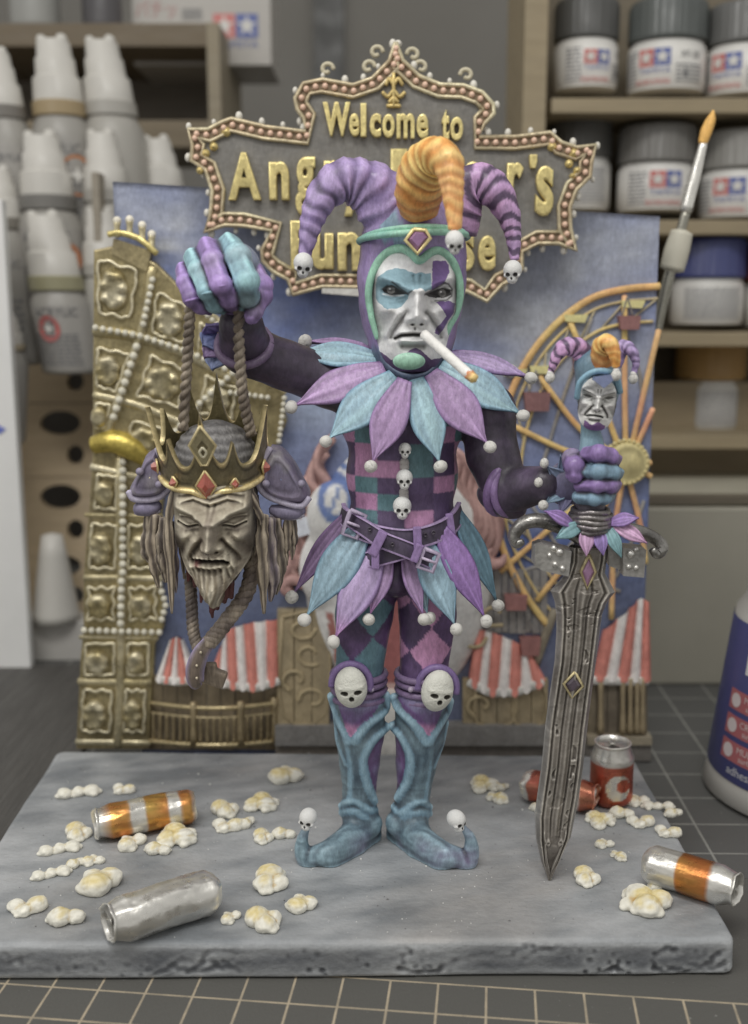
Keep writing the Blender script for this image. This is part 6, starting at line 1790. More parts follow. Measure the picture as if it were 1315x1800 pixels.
# raised arm (left of the photo) and sword arm
BS.chain([q3(640, 690, 25.5), q3(575, 668, 25.4), q3(500, 642, 25.1), q3(440, 618, 24.8)], [rr_(690, 25.5, 52), rr_(668, 25.4, 46), rr_(642, 25, 42), rr_(618, 24.8, 46)], 0.15, tag=4)
BS.cone(q3(430, 612, 24.7), q3(424, 572, 24.15), rr_(612, 24.7, 46), rr_(572, 24.1, 40), 0.06, tag=4)
BS.chain([q3(800, 700, 25.5), q3(856, 725, 25.35), q3(866, 800, 25.1), q3(888, 858, 24.8)], [rr_(700, 25.5, 56), rr_(725, 25.3, 50), rr_(800, 25, 45), rr_(858, 24.8, 43)], 0.15, tag=4)
BS.cone(q3(893, 862, 24.75), q3(955, 850, 24.0), rr_(860, 24.7, 43), rr_(850, 24, 31), 0.08, tag=4)
V, F = BS.mesh(0.048)
tg = BS.tags(V)
N_ = vnormals(V, F)
V += N_ * (0.018 * nz(V, 1.6, 2, 3))[:, None]
c = np.tile(C(48, 42, 53), (len(V), 1))
nn = nz(V, 3, 1, 3)
wb = nz(V, 2.2, 6, 2) * 0.05
c = mixc(c, np.tile(C(70, 57, 80), (len(V), 1)), np.clip(0.3 + 0.7 * nn, 0, 0.8))
# chequered jerkin
m = tg == 0
rows = 28.5 * S(830, YB); colw = 46 * S(830, YB)
x0 = P(711, 830, YB).x; z0 = P(711, 745, YB).z
ax = np.arcsin(np.clip((V[:, 0] - x0) / 1.45, -1, 1)) * 1.35
ci = np.floor(ax / colw + 0.0 + wb * 0.6).astype(int); ri = np.floor((z0 - V[:, 2]) / rows + wb * 1.2).astype(int)
tab = [C(74, 108, 116), PNK, C(76, 60, 92), C(78, 62, 96)]
pat = np.array([[2, 1, 0, 2], [0, 2, 1, 3], [1, 0, 2, 1], [2, 3, 1, 0], [1, 0, 2, 3], [0, 2, 1, 2]])
idx = pat[np.mod(ri, 6), np.mod(ci + ri // 2, 4)]
c[m] = np.array(tab)[idx[m]]
# lozenges on the hose
for tag, xc, colr, k0 in ((2, 640, C(72, 104, 116), 0), (3, 750, PNK, 1)):
    m = tg == tag
    cxw = P(xc + (16 if tag == 2 else 6), 1130, YB).x; czw = P(0, 1150 if tag == 2 else 1132, YB).z
    u = (V[:, 0] - cxw) / (36 * S(1130, YB)) + wb; w = (V[:, 2] - czw) / (46 * S(1130, YB))
    aa, bb = np.floor((u + w + 1) / 2).astype(int), np.floor((u - w + 1) / 2).astype(int)
    l = ((aa + bb) % 2 == 0)
    alt = mixc(np.tile(C(64, 50, 78), (len(V), 1)), np.tile(C(80, 58, 98), (len(V), 1)), np.clip(0.5 + nn, 0, 1))
    c[m] = np.where(l[:, None], np.tile(colr, (len(V), 1)), alt)[m]
c[tg == 1] = C(62, 48, 74)
c = mixc(c, c * 1.35 + 0.01, np.clip(nn, 0, 0.5))
mk('body', V, F, 'satin', root, cols=c)
# neck-to-waist skull buttons with little links
for (x, y, r) in ((712, 792, 13), (711, 843, 17), (707, 893, 19)):
    p = P(x, y, 24.32)
    put('skull_button', SK, p, r * S(y, 24.3), (0.05, 0, 0))
for (x, y, r) in ((711, 817, 9), (710, 869, 9)):
    V, F, _ = spheres([P(x, y - 4, 24.5), P(x, y + 4, 24.5)], [r * 0.0126] * 2, None, 8, 10); mk('button_link', V, F, 'white', root, cols=C(140, 136, 134))
V, F, _, _ = tube([P(711, 770, 24.62), P(711, 830, 24.6), P(709, 905, 24.56)], [0.10, 0.11, 0.12], n=10, sub=4, flat=0.6); mk('button_seam', V, F, 'satin', root, cols=C(78, 72, 84))

# ---- straps: rectangular belts with raised edges
def strap(pts, w, col, name='belt', parent=root, th=0.07, up=(0, 0.15, 1), sub=5):
    c_ = catmull(np.array([tuple(p) for p in pts]), sub); T = np.gradient(c_, axis=0); T /= np.linalg.norm(T, axis=1)[:, None]
    up = np.array(up, float); U = up - T * (T @ up)[:, None]; U /= np.linalg.norm(U, axis=1)[:, None]; N2 = np.cross(T, U)
    if N2[len(N2) // 2][1] > 0: N2 = -N2
    prof = [(-1, 0), (-1, 1.35), (-0.84, 1.5), (-0.76, 1.0), (0.76, 1.0), (0.84, 1.5), (1, 1.35), (1, 0)]
    V = np.concatenate([(c_ + U * (u * w / 2) + N2 * (h * th))[None] for u, h in prof]).transpose(1, 0, 2).reshape(-1, 3)
    F = grid_faces(len(c_), len(prof))
    k = len(prof); b_ = (len(c_) - 1) * k
    cc = mixc(np.tile(col, (len(V), 1)), np.tile(C(142, 120, 158), (len(V), 1)), np.tile([0.3, 0.9, 0.9, 0.0, 0.0, 0.9, 0.9, 0.3], len(c_)) * 0.6)
    cc = mixc(cc, np.tile(C(60, 54, 66), (len(V), 1)), np.tile([0.2, 0, 0, 0.8, 0.3, 0, 0, .2], len(c_)) * 0.8)
    return mk(name, V, [F, np.array([[0, 1, 2, 3], [0, 3, 4, 7], [4, 5, 6, 7]]), np.array([[0, 1, 2, 3], [0, 3, 4, 7], [4, 5, 6, 7]])[:, ::-1] + b_], 'satin', parent, cols=cc, sharp=50)
BC = C(96, 82, 110)
def wrapline(pts, rx=104, ry=1.10, yc=YB, cx=706):
    out_ = []
    for x, y in pts:
        u = np.clip((x - cx) / rx, -0.999, 0.999); out_.append(P(x, y, yc - ry * math.sqrt(1 - u * u)))
    return out_
b1 = strap(wrapline([(604, 898), (612, 912), (640, 932), (680, 944), (720, 947), (760, 938), (792, 920), (808, 896)]), 36 * S(930, 24.4), BC)
b2 = strap(wrapline([(612, 908), (640, 926), (672, 948), (705, 962), (735, 975), (765, 990)], ry=1.24), 30 * S(950, 24.3), C(100, 84, 116))
b3 = strap(wrapline([(632, 988), (660, 982), (690, 974), (715, 966)], ry=1.17), 30 * S(980, 24.3), C(92, 76, 108))
def loop(x, y, w, h, rot, Y, col=C(108, 86, 128), par=b1):
    R_ = Matrix.Rotation(rot, 3, 'Y'); V, F = box(P(x, y, Y), (w / 2 * 0.0127, 0.06, h / 2 * 0.0127), R_, 0.035); return mk('belt_loop', V, F, 'satin', par, cols=col, smooth=False)
loop(664, 955, 17, 48, 0.45, 24.05, par=b2); loop(734, 948, 15, 46, -0.05, 24.2); loop(792, 922, 14, 42, -0.15, 24.72); loop(660, 982, 14, 38, 0.0, 24.08, par=b3); loop(733, 972, 14, 34, 0.35, 24.0, par=b2)
def buckle(x, y, w, h, rot, Y, par):
    out_ = []
    cs, sn = math.cos(rot), math.sin(rot); q = [(-w, -h), (w, -h), (w, h), (-w, h), (-w, -h)]
    pts = [P(x + a * cs - b * sn, y + a * sn + b * cs, Y) for a, b in q]
    V, F, _, _ = tube(pts, 0.055, n=8, sub=1)
    o = mk('buckle', V, F, 'satin', par, cols=C(124, 112, 134))
    V, F, _, _ = tube([P(x - w * 0.9 * cs, y - w * 0.9 * sn, Y - 0.04), P(x + w * 0.9 * cs, y + w * 0.9 * sn, Y - 0.04)], 0.035, n=8, sub=2); mk('buckle_prong', V, F, 'satin', par, cols=C(134, 122, 142))
buckle(622, 922, 14, 22, 0.35, 24.55, b1); buckle(753, 985, 14, 17, 0.35, 24.05, b2)
for x, y, Y, b_ in ((650, 930, 24.3, b1), (690, 957, 24.12, b2), (762, 936, 24.38, b1), (748, 940, 24.34, b1)):
    V, F = lathe([(0.055, 0), (0.05, 0.035), (0.03, 0.03), (0.01, 0.0)], 12, P(x, y, Y), axis=(0, -1, 0)); mk('eyelet', V, F, 'satin', b_, cols=C(50, 44, 54))

# ---- skirt petals
skirt = [((612, 905), 25.1, (518, 1042), 25.0, 40, C(104, 80, 116), (-.5, -1, .1)), ((803, 900), 25.1, (872, 1056), 25.0, 44, TEA, (.5, -1, .1)),
         ((683, 975), 24.5, (651, 1080), 24.25, 40, LIL, (-.1, -1, .1)), ((712, 975), 24.5, (743, 1080), 24.3, 34, LIL, (.2, -1, .1)), ((724, 985), 24.52, (752, 1078), 24.4, 36, TEL, (-.3, -1, .1)),
         ((640, 925), 24.7, (540, 1082), 24.25, 70, TEL * 0.8, (-.3, -1, .1)), ((664, 965), 24.5, (590, 1120), 24.1, 66, PUL, (-.2, -1, .1)),
         ((745, 955), 24.45, (799, 1098), 24.1, 62, TEL * 0.82, (.15, -1, .1)), ((775, 930), 24.6, (851, 1084), 24.25, 56, C(116, 84, 142), (.3, -1, .1))]
for k, (r0, y0, t0, y1, w, col, nrm) in enumerate(skirt):
    a_, b_ = P(*r0, y0), P(*t0, y1)
    V, F, c = petal(a_, b_, w * S(r0[1] + 60, y0), nrm, col, edge=(C(84, 60, 104) if col[0] > col[1] else C(66, 98, 118)), bend=0.06, seed=k + 20, peak=0.42, root_w=0.5, rimh=0.05, tipcol=C(160, 110, 160) if k in (2, 6) else None)
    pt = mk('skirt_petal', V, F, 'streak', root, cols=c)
    d = (b_ - a_).normalized(); rb = 11.5 * S(t0[1], y1)
    put('bell', BELL, b_ + d * rb * 0.8, rb, (0.3 * k, 0.2 * k, 0.9 * k), pt)

# ---- boots
def boot(side):
    L_ = side == 0
    X_ = (lambda x: x) if L_ else (lambda x: {}.get(x, 0) or x)
    if L_:
        shaft = [(632, 1232, 46), (632, 1290, 43), (632, 1340, 35), (631, 1393, 29), (632, 1425, 29)]
        heel, mid, ball, toe = (650, 1470, 25.15), (620, 1495), (582, 1516), (556, 1518)
        curl = [(540, 1510, 18), (532, 1492, 14.5), (533, 1470, 10), (541, 1452, 6)]
        ridges = [[(583, 1224), (590, 1245), (598, 1268), (614, 1300)], [(678, 1222), (676, 1248), (646, 1272), (624, 1300)], [(679, 1278), (652, 1302), (638, 1335), (644, 1375), (657, 1408)], [(612, 1302), (618, 1350), (617, 1405)], [(592, 1262), (596, 1300), (610, 1340)], [(600, 1416), (622, 1406), (646, 1422), (660, 1424)], [(601, 1428), (625, 1424), (648, 1440)]]
        inner = [(682, 1280), (655, 1304), (641, 1337), (647, 1376), (659, 1404), (690, 1404), (690, 1280)]
        vee = [(590, 1232), (614, 1296), (622, 1296), (672, 1236), (672, 1200), (590, 1200)]
    else:
        shaft = [(740, 1235, 46), (738, 1290, 43), (732, 1340, 36), (727, 1393, 29), (722, 1425, 30)]
        heel, mid, ball, toe = (700, 1468, 25.15), (738, 1500), (776, 1520), (804, 1522)
        curl = [(820, 1513, 18), (828, 1494, 14.5), (826, 1472, 10), (814, 1454, 6)]
        ridges = [[(693, 1226), (702, 1246), (730, 1274), (748, 1302)], [(790, 1232), (785, 1250), (768, 1278), (752, 1302)], [(690, 1276), (708, 1296), (722, 1330), (718, 1370), (700, 1402)], [(756, 1302), (752, 1350), (744, 1405)], [(784, 1270), (774, 1310), (760, 1345)], [(692, 1418), (706, 1428), (735, 1408), (756, 1418)], [(700, 1440), (728, 1428), (755, 1430)]]
        inner = [(686, 1282), (706, 1300), (719, 1332), (715, 1370), (698, 1400), (680, 1400), (680, 1282)]
        vee = [(700, 1234), (746, 1298), (754, 1298), (784, 1240), (784, 1200), (700, 1200)]
    s = Sculpt(); YL = 25.3
    for i in range(len(shaft) - 1):
        a, b = shaft[i], shaft[i + 1]
        s.cone(q3(a[0], a[1], YL), q3(b[0], b[1], YL), rr_(a[1], YL, a[2]), rr_(b[1], YL, b[2]), 0.06)
    H = A(P(heel[0], heel[1] - 22, heel[2])); g1, g2, g3 = G(*mid), G(*ball), G(*toe)
    s.cone(q3(shaft[-1][0], 1425, YL), H, rr_(1425, YL, 29), 0.32, 0.1)
    hb_ = G(heel[0], heel[1] + 8)
    cp = [A(P(x, y, g3.y + 0.02)) for x, y, r in curl]
    s.poly([(hb_.x, hb_.y + 0.15, 0.34), (g1.x, g1.y, 0.33), (g2.x, g2.y, 0.27), (g3.x, g3.y, 0.22)] + cp, [0.31, 0.34, 0.31, 0.25] + [r * S(y, g3.y) for x, y, r in curl], 0.12, sub=5)
    s.poly([q3(shaft[-1][0], 1425, YL), (g1.x, g1.y + 0.1, 0.42), (g2.x, g2.y + 0.02, 0.30)], [0.34, 0.27, 0.16], 0.18)
    # sole, then the ridges of the leather
    s.cone((hb_.x, hb_.y + 0.12, 0.10), (g1.x, g1.y, 0.09), 0.30, 0.30, 0.06, tag=2); s.cone((g1.x, g1.y, 0.09), (g2.x, g2.y, 0.09), 0.32, 0.30, 0.06, tag=2)
    s.box((hb_.x, hb_.y + 0.12, -0.5), (3, 3, 0.5), 0.0, 0.0, 'sub')
    sp = np.array([[a[0], a[1], a[2]] for a in shaft], float)
    def front(x, y, lift=0.0):
        xc, r = np.interp(y, sp[:, 1], sp[:, 0]), np.interp(y, sp[:, 1], sp[:, 2]); u = np.clip((x - xc) / r, -0.98, 0.98)
        return A(P(x, y, YL - r * S(y, YL) * math.sqrt(1 - u * u) - lift))
    for k, rd in enumerate(ridges):
        w = 0.115 if k < 3 else 0.08
        rq = catmull(np.array(rd, float), 5); s.poly([front(x, y, -0.04) for x, y in rq], w, 0.09, tag=1, sub=1)
    # flared cuff
    V, F = s.mesh(0.042)
    tg_ = s.tags(V); cv = cavity(V, F, 4); nn = nz(V, 2.2, 3, 3)
    crease_ = np.sin((V[:, 0] * (1.0 if L_ else -1.0) * 0.8 - V[:, 1] * 0.9 + 0.15 * nn) * 17) * np.exp(-((V[:, 2] - 0.55) / 0.28) ** 2) * (V[:, 2] > 0.25)
    V += vnormals(V, F) * (0.02 * nz(V * [1, 1, 2.2], 2.4, 5, 3) * (V[:, 2] < 1.6) + 0.016 * crease_ * np.clip(0.5 + nn, 0, 1))[:, None]
    cv = cavity(V, F, 4)
    c = mixc(np.tile(C(62, 82, 96), (len(V), 1)), np.tile(C(98, 120, 130), (len(V), 1)), np.clip(0.35 + 0.7 * nn, 0, 1))
    c = mixc(c, np.tile(C(88, 122, 144), (len(V), 1)), (tg_ == 1) * 0.6)
    inn_ = inpoly(V[:, 0], V[:, 2], [(P(a, b, YL - 0.3).x, P(a, b, YL - 0.3).z) for a, b in inner]) & (tg_ != 1)
    c[inn_] = mixc(np.tile(C(84, 62, 104), (len(V), 1)), np.tile(C(104, 78, 118), (len(V), 1)), np.clip(0.5 + nn, 0, 1))[inn_]
    vv = inpoly(V[:, 0], V[:, 2], [(P(a, b, YL - 0.5).x, P(a, b, YL - 0.5).z) for a, b in vee]) & (tg_ != 1)
    c[vv] = mixc(np.tile(C(86, 60, 108), (len(V), 1)), np.tile(C(162, 108, 148), (len(V), 1)), sstep(0.15, -0.1, V[:, 2] - P(0, 1262, YL).z - 0.1 * nn))[vv]
    low = (V[:, 2] < 1.5); pur = np.clip(nz(V, 1.6, 8, 3) * 1.2 + 0.1, 0, 1)
    c = mixc(c, np.tile(C(108, 84, 124), (len(V), 1)), pur * low * 0.6 * sstep(0.75, 0.3, V[:, 2]))
    c = mixc(c, np.tile(C(70, 54, 84), (len(V), 1)), sstep(0.6, 0.95, V[:, 2]) * (np.abs(V[:, 0] - g3.x) < 0.6) * (V[:, 2] < 1.6) * 0.9 * (V[:, 1] < g3.y + 0.4))
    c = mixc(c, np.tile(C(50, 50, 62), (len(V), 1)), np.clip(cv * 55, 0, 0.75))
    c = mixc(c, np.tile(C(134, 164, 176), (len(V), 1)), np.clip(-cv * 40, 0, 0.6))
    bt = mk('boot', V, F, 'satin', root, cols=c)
    if L_: put('toe_ball', SK, P(541, 1440, g3.y - 0.05), 18 * S(1440, 24), (0.1, 0.1, -0.3), bt)
    else: put('toe_ball', SK, P(803, 1443, g3.y - 0.05), 18 * S(1440, 24), (0.1, 0, 0.75), bt)
boot(0); boot(1)
# knee straps and skull masks
for xc, msk in ((631, (617, 1208, 0.0, -0.10)), (744, (769, 1214, 0.30, 0.18))):
    for y, r in ((1184, 46), (1196, 45), (1210, 45), (1224, 44)):
        cc_ = P(xc, y, YB - 0.1); rad = r * S(y, YB)
        pts = [(cc_.x + rad * math.cos(a), cc_.y + rad * math.sin(a), cc_.z) for a in np.linspace(0, 2 * math.pi, 25)]
        V, F, _, _ = tube(pts, 0.085, n=8, sub=1, cap=False); mk('knee_strap', V, F, 'satin', root, cols=C(84, 68, 96))
    x, y, rz, tl_ = msk
    p = P(x, y, 24.55)
    put('skull_mask', MSK, p, 37 * S(y, 24.5), (0.0, tl_, rz), root)
    pts = [P(x + 34 * math.cos(a), y - 5 - 36 * math.sin(a), 24.72) for a in np.linspace(-0.3, math.pi + 0.1, 12)]
    V, F, _, _ = tube(pts, 0.085, n=10, sub=3); mk('knee_rim', V, F, 'satin', root, cols=C(88, 70, 112))
    sd = 1 if xc < 700 else -1
    V, F, _ = spheres([P(xc + sd * 22, 1212, 24.72)], [0.07], None, 6, 10); mk('stud', V, F, 'satin', root, cols=C(120, 108, 126))

# ---- sleeve rings and elbow guard
def ring(cen, nrm, rad, r, col, name, n=26, flat_=None, a0=0, a1=2 * math.pi):
    q = Vector((0, 0, 1)).rotation_difference(Vector(nrm)); pts = [Vector(cen) + q @ Vector((rad * math.cos(a), rad * math.sin(a), 0)) for a in np.linspace(a0, a1, n)]
    V, F, _, _ = tube(pts, r, n=10, sub=1 if a1 - a0 > 6.2 else 2, cap=a1 - a0 < 6.2)
    return mk(name, V, F, 'satin', root, cols=mixc(np.tile(col, (len(V), 1)), np.tile(col * 1.5, (len(V), 1)), np.clip(0.5 + nz(V, 3, 2, 2), 0, 1)))
up_ = (P(424, 560, 24.0) - P(432, 612, 24.75)).normalized()
ring(P(429, 606, 24.55), up_, 46 * S(606, 24.5), 0.10, C(76, 62, 84), 'sleeve_rim')
ax_ = (P(945, 850, 24.1) - P(890, 862, 24.75)).normalized()
ring(P(888, 858, 24.8), (ax_ + Vector((0, 0, -0.5))).normalized(), 45 * S(858, 24.7), 0.12, C(82, 62, 98), 'elbow_fold')
ring(P(897, 860, 24.7), (ax_ + Vector((0, 0, -0.25))).normalized(), 44 * S(858, 24.7), 0.09, C(90, 70, 106), 'elbow_fold')
V, F = Sculpt().ell(P(882, 880, 24.9), (0.62, 0.55, 0.36), 0, R=Matrix.Rotation(0.45, 3, 'Y')).mesh(0.045)
mk('elbow_guard', V, F, 'satin', root, cols=C(60, 50, 66))
# frill of the raised cuff
for (x, y), (x2, y2), w, col in (((388, 592), (356, 606), 60, C(86, 96, 140)), ((392, 612), (372, 650), 52, C(96, 108, 146)), ((384, 585), (362, 572), 44, C(100, 88, 140)), ((392, 600), (358, 628), 46, C(112, 90, 132))):
    V, F, c = petal(P(x, y, 24.9), P(x2, y2, 24.6), w * 0.0125, (-0.6, -1, 0.2), col, bend=0.12, seed=int(x), peak=0.55, root_w=0.5)
    mk('cuff_petal', V, F, 'streak', root, cols=c)
# cuff spikes of the sword hand
for (x2, y2), col in (((960, 818), C(96, 110, 136)), ((950, 848), C(98, 86, 120)), ((958, 886), C(92, 116, 136)), ((985, 905), C(84, 82, 116)), ((985, 800), C(88, 104, 130))):
    V, F, c = petal(P(1000, 852, 23.9), P(x2, y2, 23.7), 32 * 0.0122, (-0.3, -1, 0.1), col, bend=0.1, seed=int(y2), peak=0.35, root_w=0.8)
    pt = mk('cuff_petal', V, F, 'streak', root, cols=c)
    if x2 < 970: put('bell', BELL, P(x2 - 3, y2 - (4 if y2 < 830 else -2 if y2 > 860 else 0), 23.68), 8.5 * S(y2, 23.7), (0, 0, 0), pt)

# ---- hands
def hand(fingers, palms, hh, name, dark):
    s = Sculpt()
    for k, (pts, rs, tag) in enumerate(fingers):
        for i in range(len(pts) - 1):
            a_, b_ = A(P(*pts[i])), A(P(*pts[i + 1])); r_ = (rs[i] + rs[i + 1]) / 2 * 0.0122; d_ = b_ - a_; L_ = np.linalg.norm(d_)
            s.poly([a_, b_], [rs[i] * 0.0122 * 0.93, rs[i + 1] * 0.0122 * 0.93], 0.025, tag=tag, sub=1)
            # boxy phalanx of the leather glove
            R_ = np.array(Vector((0, 0, 1)).rotation_difference(Vector(d_)).to_matrix())
            s.box((a_ + b_) / 2, (r_ * 0.86, r_ * 0.86, L_ / 2 + r_ * 0.35), r_ * 0.35, 0.03, tag=tag, R=R_)
            if i: s.ell(a_, rs[i] * 0.0122 * 1.10, 0.03, tag=tag)
        # creases at the joints
        for i in range(1, len(pts) - 1):
            pass
    for (x, y, Y, rx, ry, rz, tag) in palms: s.ell(A(P(x, y, Y)), (rx * 0.0122, ry, rz * 0.0122), 0.06, tag=tag)
    V, F = s.mesh(hh); tg_ = s.tags(V); cv = cavity(V, F, 4); nn = nz(V, 3, 2, 3)
    return V, F, tg_, cv, nn
FP = [([(402, 428, 23.85), (418, 452, 23.4), (434, 494, 23.15), (436, 520, 23.35), (424, 532, 23.7)], [19, 22, 21, 19, 15], 0),
      ([(364, 432, 23.75), (374, 458, 23.3), (388, 500, 23.05), (402, 524, 23.25), (406, 534, 23.6)], [17, 18, 18, 17, 14], 1),
      ([(338, 450, 23.8), (348, 474, 23.4), (364, 512, 23.15), (378, 534, 23.35), (386, 540, 23.7)], [15, 16, 16, 16, 13], 0),
      ([(322, 472, 23.9), (326, 496, 23.6), (337, 524, 23.4), (354, 538, 23.5), (366, 542, 23.8)], [13, 15, 15, 14, 12], 1),
      ([(448, 478, 24.0), (460, 502, 23.8), (462, 522, 23.7), (448, 548, 23.5), (441, 560, 23.45)], [18, 19, 16, 14, 11], 1)]
V, F, tg_, cv, nn = hand(FP, [(392, 468, 24.0, 66, 0.55, 48, 2), (420, 520, 24.0, 40, 0.5, 40, 1)], 0.034, 'fist', 0)
TH, PH = C(108, 144, 156), C(122, 98, 150)
c = np.where((tg_ == 0)[:, None], TH, np.where((tg_ == 1)[:, None], PH, C(96, 104, 122)))
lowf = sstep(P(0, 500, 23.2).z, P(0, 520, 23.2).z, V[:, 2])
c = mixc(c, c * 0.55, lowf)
c = mixc(c, np.tile(C(122, 120, 122), (len(V), 1)), np.clip(nz(V, 1.6, 7, 2) * 2.0 - 0.3, 0, 0.8) * (tg_ != 2) * 0.6)
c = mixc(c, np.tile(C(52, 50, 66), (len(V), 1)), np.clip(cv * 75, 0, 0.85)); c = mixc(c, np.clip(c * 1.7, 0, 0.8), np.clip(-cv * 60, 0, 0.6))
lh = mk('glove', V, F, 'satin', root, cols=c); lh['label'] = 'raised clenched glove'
for (x, y, Y, r, dx) in ((434, 490, 23.12, 21, 8), (388, 500, 23.02, 18, 7), (364, 512, 23.12, 16, 7), (337, 524, 23.37, 15, 7)):
    pts = [P(x - r + r * 2 * t_, y + dx * 0.5 - dx * t_ + 3, Y - 0.17 * math.sin(math.pi * t_) - 0.02) for t_ in np.linspace(0.04, 0.96, 7)]
    V, F, _, _ = tube(pts, 0.028, n=8, sub=3); mk('seam_ridge', V, F, 'satin', lh, cols=TH * 0.8 if x in (434, 364) else PH * 0.9)
FR = [([(1000, 812, 23.9), (1006, 806, 23.5), (1010, 818, 23.25), (1011, 836, 23.2)], [16, 17, 17, 15], 1),
      ([(1030, 800, 23.3), (1052, 797, 23.05), (1072, 803, 23.2), (1080, 808, 23.6)], [13, 15, 15, 13], 1),
      ([(1022, 830, 23.3), (1052, 829, 23.0), (1076, 831, 23.15), (1084, 832, 23.6)], [13, 14, 14, 13], 0),
      ([(1020, 853, 23.3), (1050, 853, 23.02), (1072, 853, 23.15), (1080, 853, 23.6)], [13, 13, 14, 13], 1),
      ([(1016, 873, 23.35), (1045, 876, 23.1), (1062, 874, 23.2), (1070, 872, 23.6)], [12, 13, 13, 12], 0)]
V, F, tg_, cv, nn = hand(FR, [(1022, 845, 23.95, 46, 0.45, 46, 2), (990, 850, 24.0, 30, 0.36, 40, 2)], 0.032, 'fist', 0)
c = np.where((tg_ == 0)[:, None], C(86, 112, 130), np.where((tg_ == 1)[:, None], C(104, 82, 130), C(82, 78, 106)))
c = mixc(c, np.tile(C(112, 110, 116), (len(V), 1)), np.clip(nn * 1.4 - 0.3, 0, 0.5)); c = mixc(c, np.tile(C(46, 44, 58), (len(V), 1)), np.clip(cv * 75, 0, 0.85)); c = mixc(c, np.clip(c * 1.6, 0, 0.8), np.clip(-cv * 60, 0, 0.6))
rh = mk('glove', V, F, 'satin', root, cols=c); rh['label'] = 'glove closed round the sword grip'

# ---- cigarette
cg = thing('cigarette', P(750, 592, 23.85), 'long white cigarette slanting from the jester\'s mouth', 'cigarette')
a, b = P(746, 588, 23.95), P(826, 660, 22.6)
V, F, _, _ = tube([a, (a + b) / 2, b], 9.0 * S(600, 23.3), n=20, sub=6); mk('paper', V, F, 'white', cg, cols=C(188, 186, 182))
V, F, t, a2 = tube([b - (b - a) * 0.01, P(834, 666, 22.48)], [9.6 * S(660, 22.6), 8.2 * S(660, 22.6)], n=16, sub=5, disp=lambda t, a: 0.12 * np.sin(5 * a + 3 * t)); mk('ember', V, F, 'paint', cg, cols=mixc(np.tile(C(160, 84, 52), (len(V), 1)), np.tile(C(176, 150, 88), (len(V), 1)), t))
# ================================================================== severed king's head on its cord
YK = 24.35
hd = thing('severed_head', P(378, 1060, YK), 'severed bearded king\'s head with a golden crown hanging from the raised fist', 'severed head')
def K(x, y, Y=YK): return P(200 + x / 3.2875, 680 + y / 3.2875, Y)
ks = 74 * S(903, YK - 0.6)
ko = P(380, 896, YK)
V, F, X, Z, cv, D = face_mesh(ko, ks, Matrix.Rotation(math.radians(3), 3, 'X'), king=True, half=(1.10, 0.95, -2.2), n=(210, 320))
nn = nz(np.stack([X * 3, 0 * X, Z * 3], -1), 2, 4, 3)
SKN, SKL, SKD = C(124, 114, 98), C(168, 160, 140), C(58, 50, 45)
c = mixc(np.tile(SKN, (len(V), 1)), np.tile(SKL, (len(V), 1)), np.clip(0.3 + 0.6 * nn - cv * 90, 0, 1))
c = mixc(c, np.tile(C(112, 100, 92), (len(V), 1)), np.clip(0.7 * nz(np.stack([X * 2, 0 * X, Z * 2], -1), 2.2, 9, 3), 0, 0.6))
c = mixc(c, np.tile(SKD, (len(V), 1)), np.clip(cv * 75 + 0.0, 0, 0.8))
c = mixc(c, np.tile(C(70, 60, 56), (len(V), 1)), 0.75 * np.clip(sum(gau(X, Z, 0.03 + s * 0.52, -0.22, 0.22, 0.07, 1) + gau(X, Z, s * 0.86, -0.75, 0.16, 0.5, 0.9) + gau(X, Z, 0.03 + s * 0.27, -0.05, 0.07, 0.10, 1) for s in (-1, 1)), 0, 1))
c = mixc(c, np.tile(C(84, 74, 66), (len(V), 1)), 0.6 * np.clip(sum(lg(X, Z, [(.03 + s * .26, -.46), (.03 + s * .4, -.66), (.03 + s * .62, -.98)], 0.07, 1.0) for s in (-1, 1)), 0, 1))
c = mixc(c, np.tile(C(40, 34, 34), (len(V), 1)), np.clip(1.2 * lg(X, Z, [(-0.4, -1.04), (-0.1, -0.98), (0.22, -1.0), (0.34, -1.06)], 0.045, 1), 0, 0.95))
c = mixc(c, np.tile(C(104, 48, 48), (len(V), 1)), 0.8 * gau(X, Z, -0.35, -1.10, 0.09, 0.08, 1))
c = mixc(c, np.tile(C(104, 84, 140), (len(V), 1)), 0.8 * gau(X, Z, -0.08, -0.72, 0.07, 0.04, 1))
c = mixc(c, np.tile(C(96, 84, 66), (len(V), 1)), sstep(-1.22, -1.5, Z) * np.clip(0.25 + 0.6 * np.sin(X * 34 + 3 * np.sin(Z * 5)), 0, 0.8))
c = mixc(c, np.tile(C(50, 44, 42), (len(V), 1)), sstep(0.78, 1.0, np.abs(X)) * (Z > -1.2) * 0.9)
mk('face', V, F, 'matte', hd, cols=c)
s = Sculpt()
s.ell(K(590, 440, YK + 0.35), (0.98, 1.08, 0.98), 0.2); s.ell(K(590, 700, YK + 0.5), (0.92, 0.9, 1.3), 0.3); s.ell(K(590, 1000, YK + 0.35), (0.62, 0.55, 0.7), 0.3)
V, F = s.mesh(0.05)
nn = nz(V, 3, 3, 3)
rid = np.sin(V[:, 2] * 34 + 2 * nn)
V += vnormals(V, F) * (0.012 * rid * (V[:, 2] > K(0, 420).z))[:, None]
c = mixc(np.tile(C(80, 78, 78), (len(V), 1)), np.tile(C(104, 102, 101), (len(V), 1)), np.clip(0.5 + 0.4 * rid, 0, 1))
c = mixc(c, np.tile(C(44, 38, 38), (len(V), 1)), sstep(K(0, 480).z, K(0, 620).z, V[:, 2]))
mk('hair_cap', V, F, 'hair', hd, cols=c)
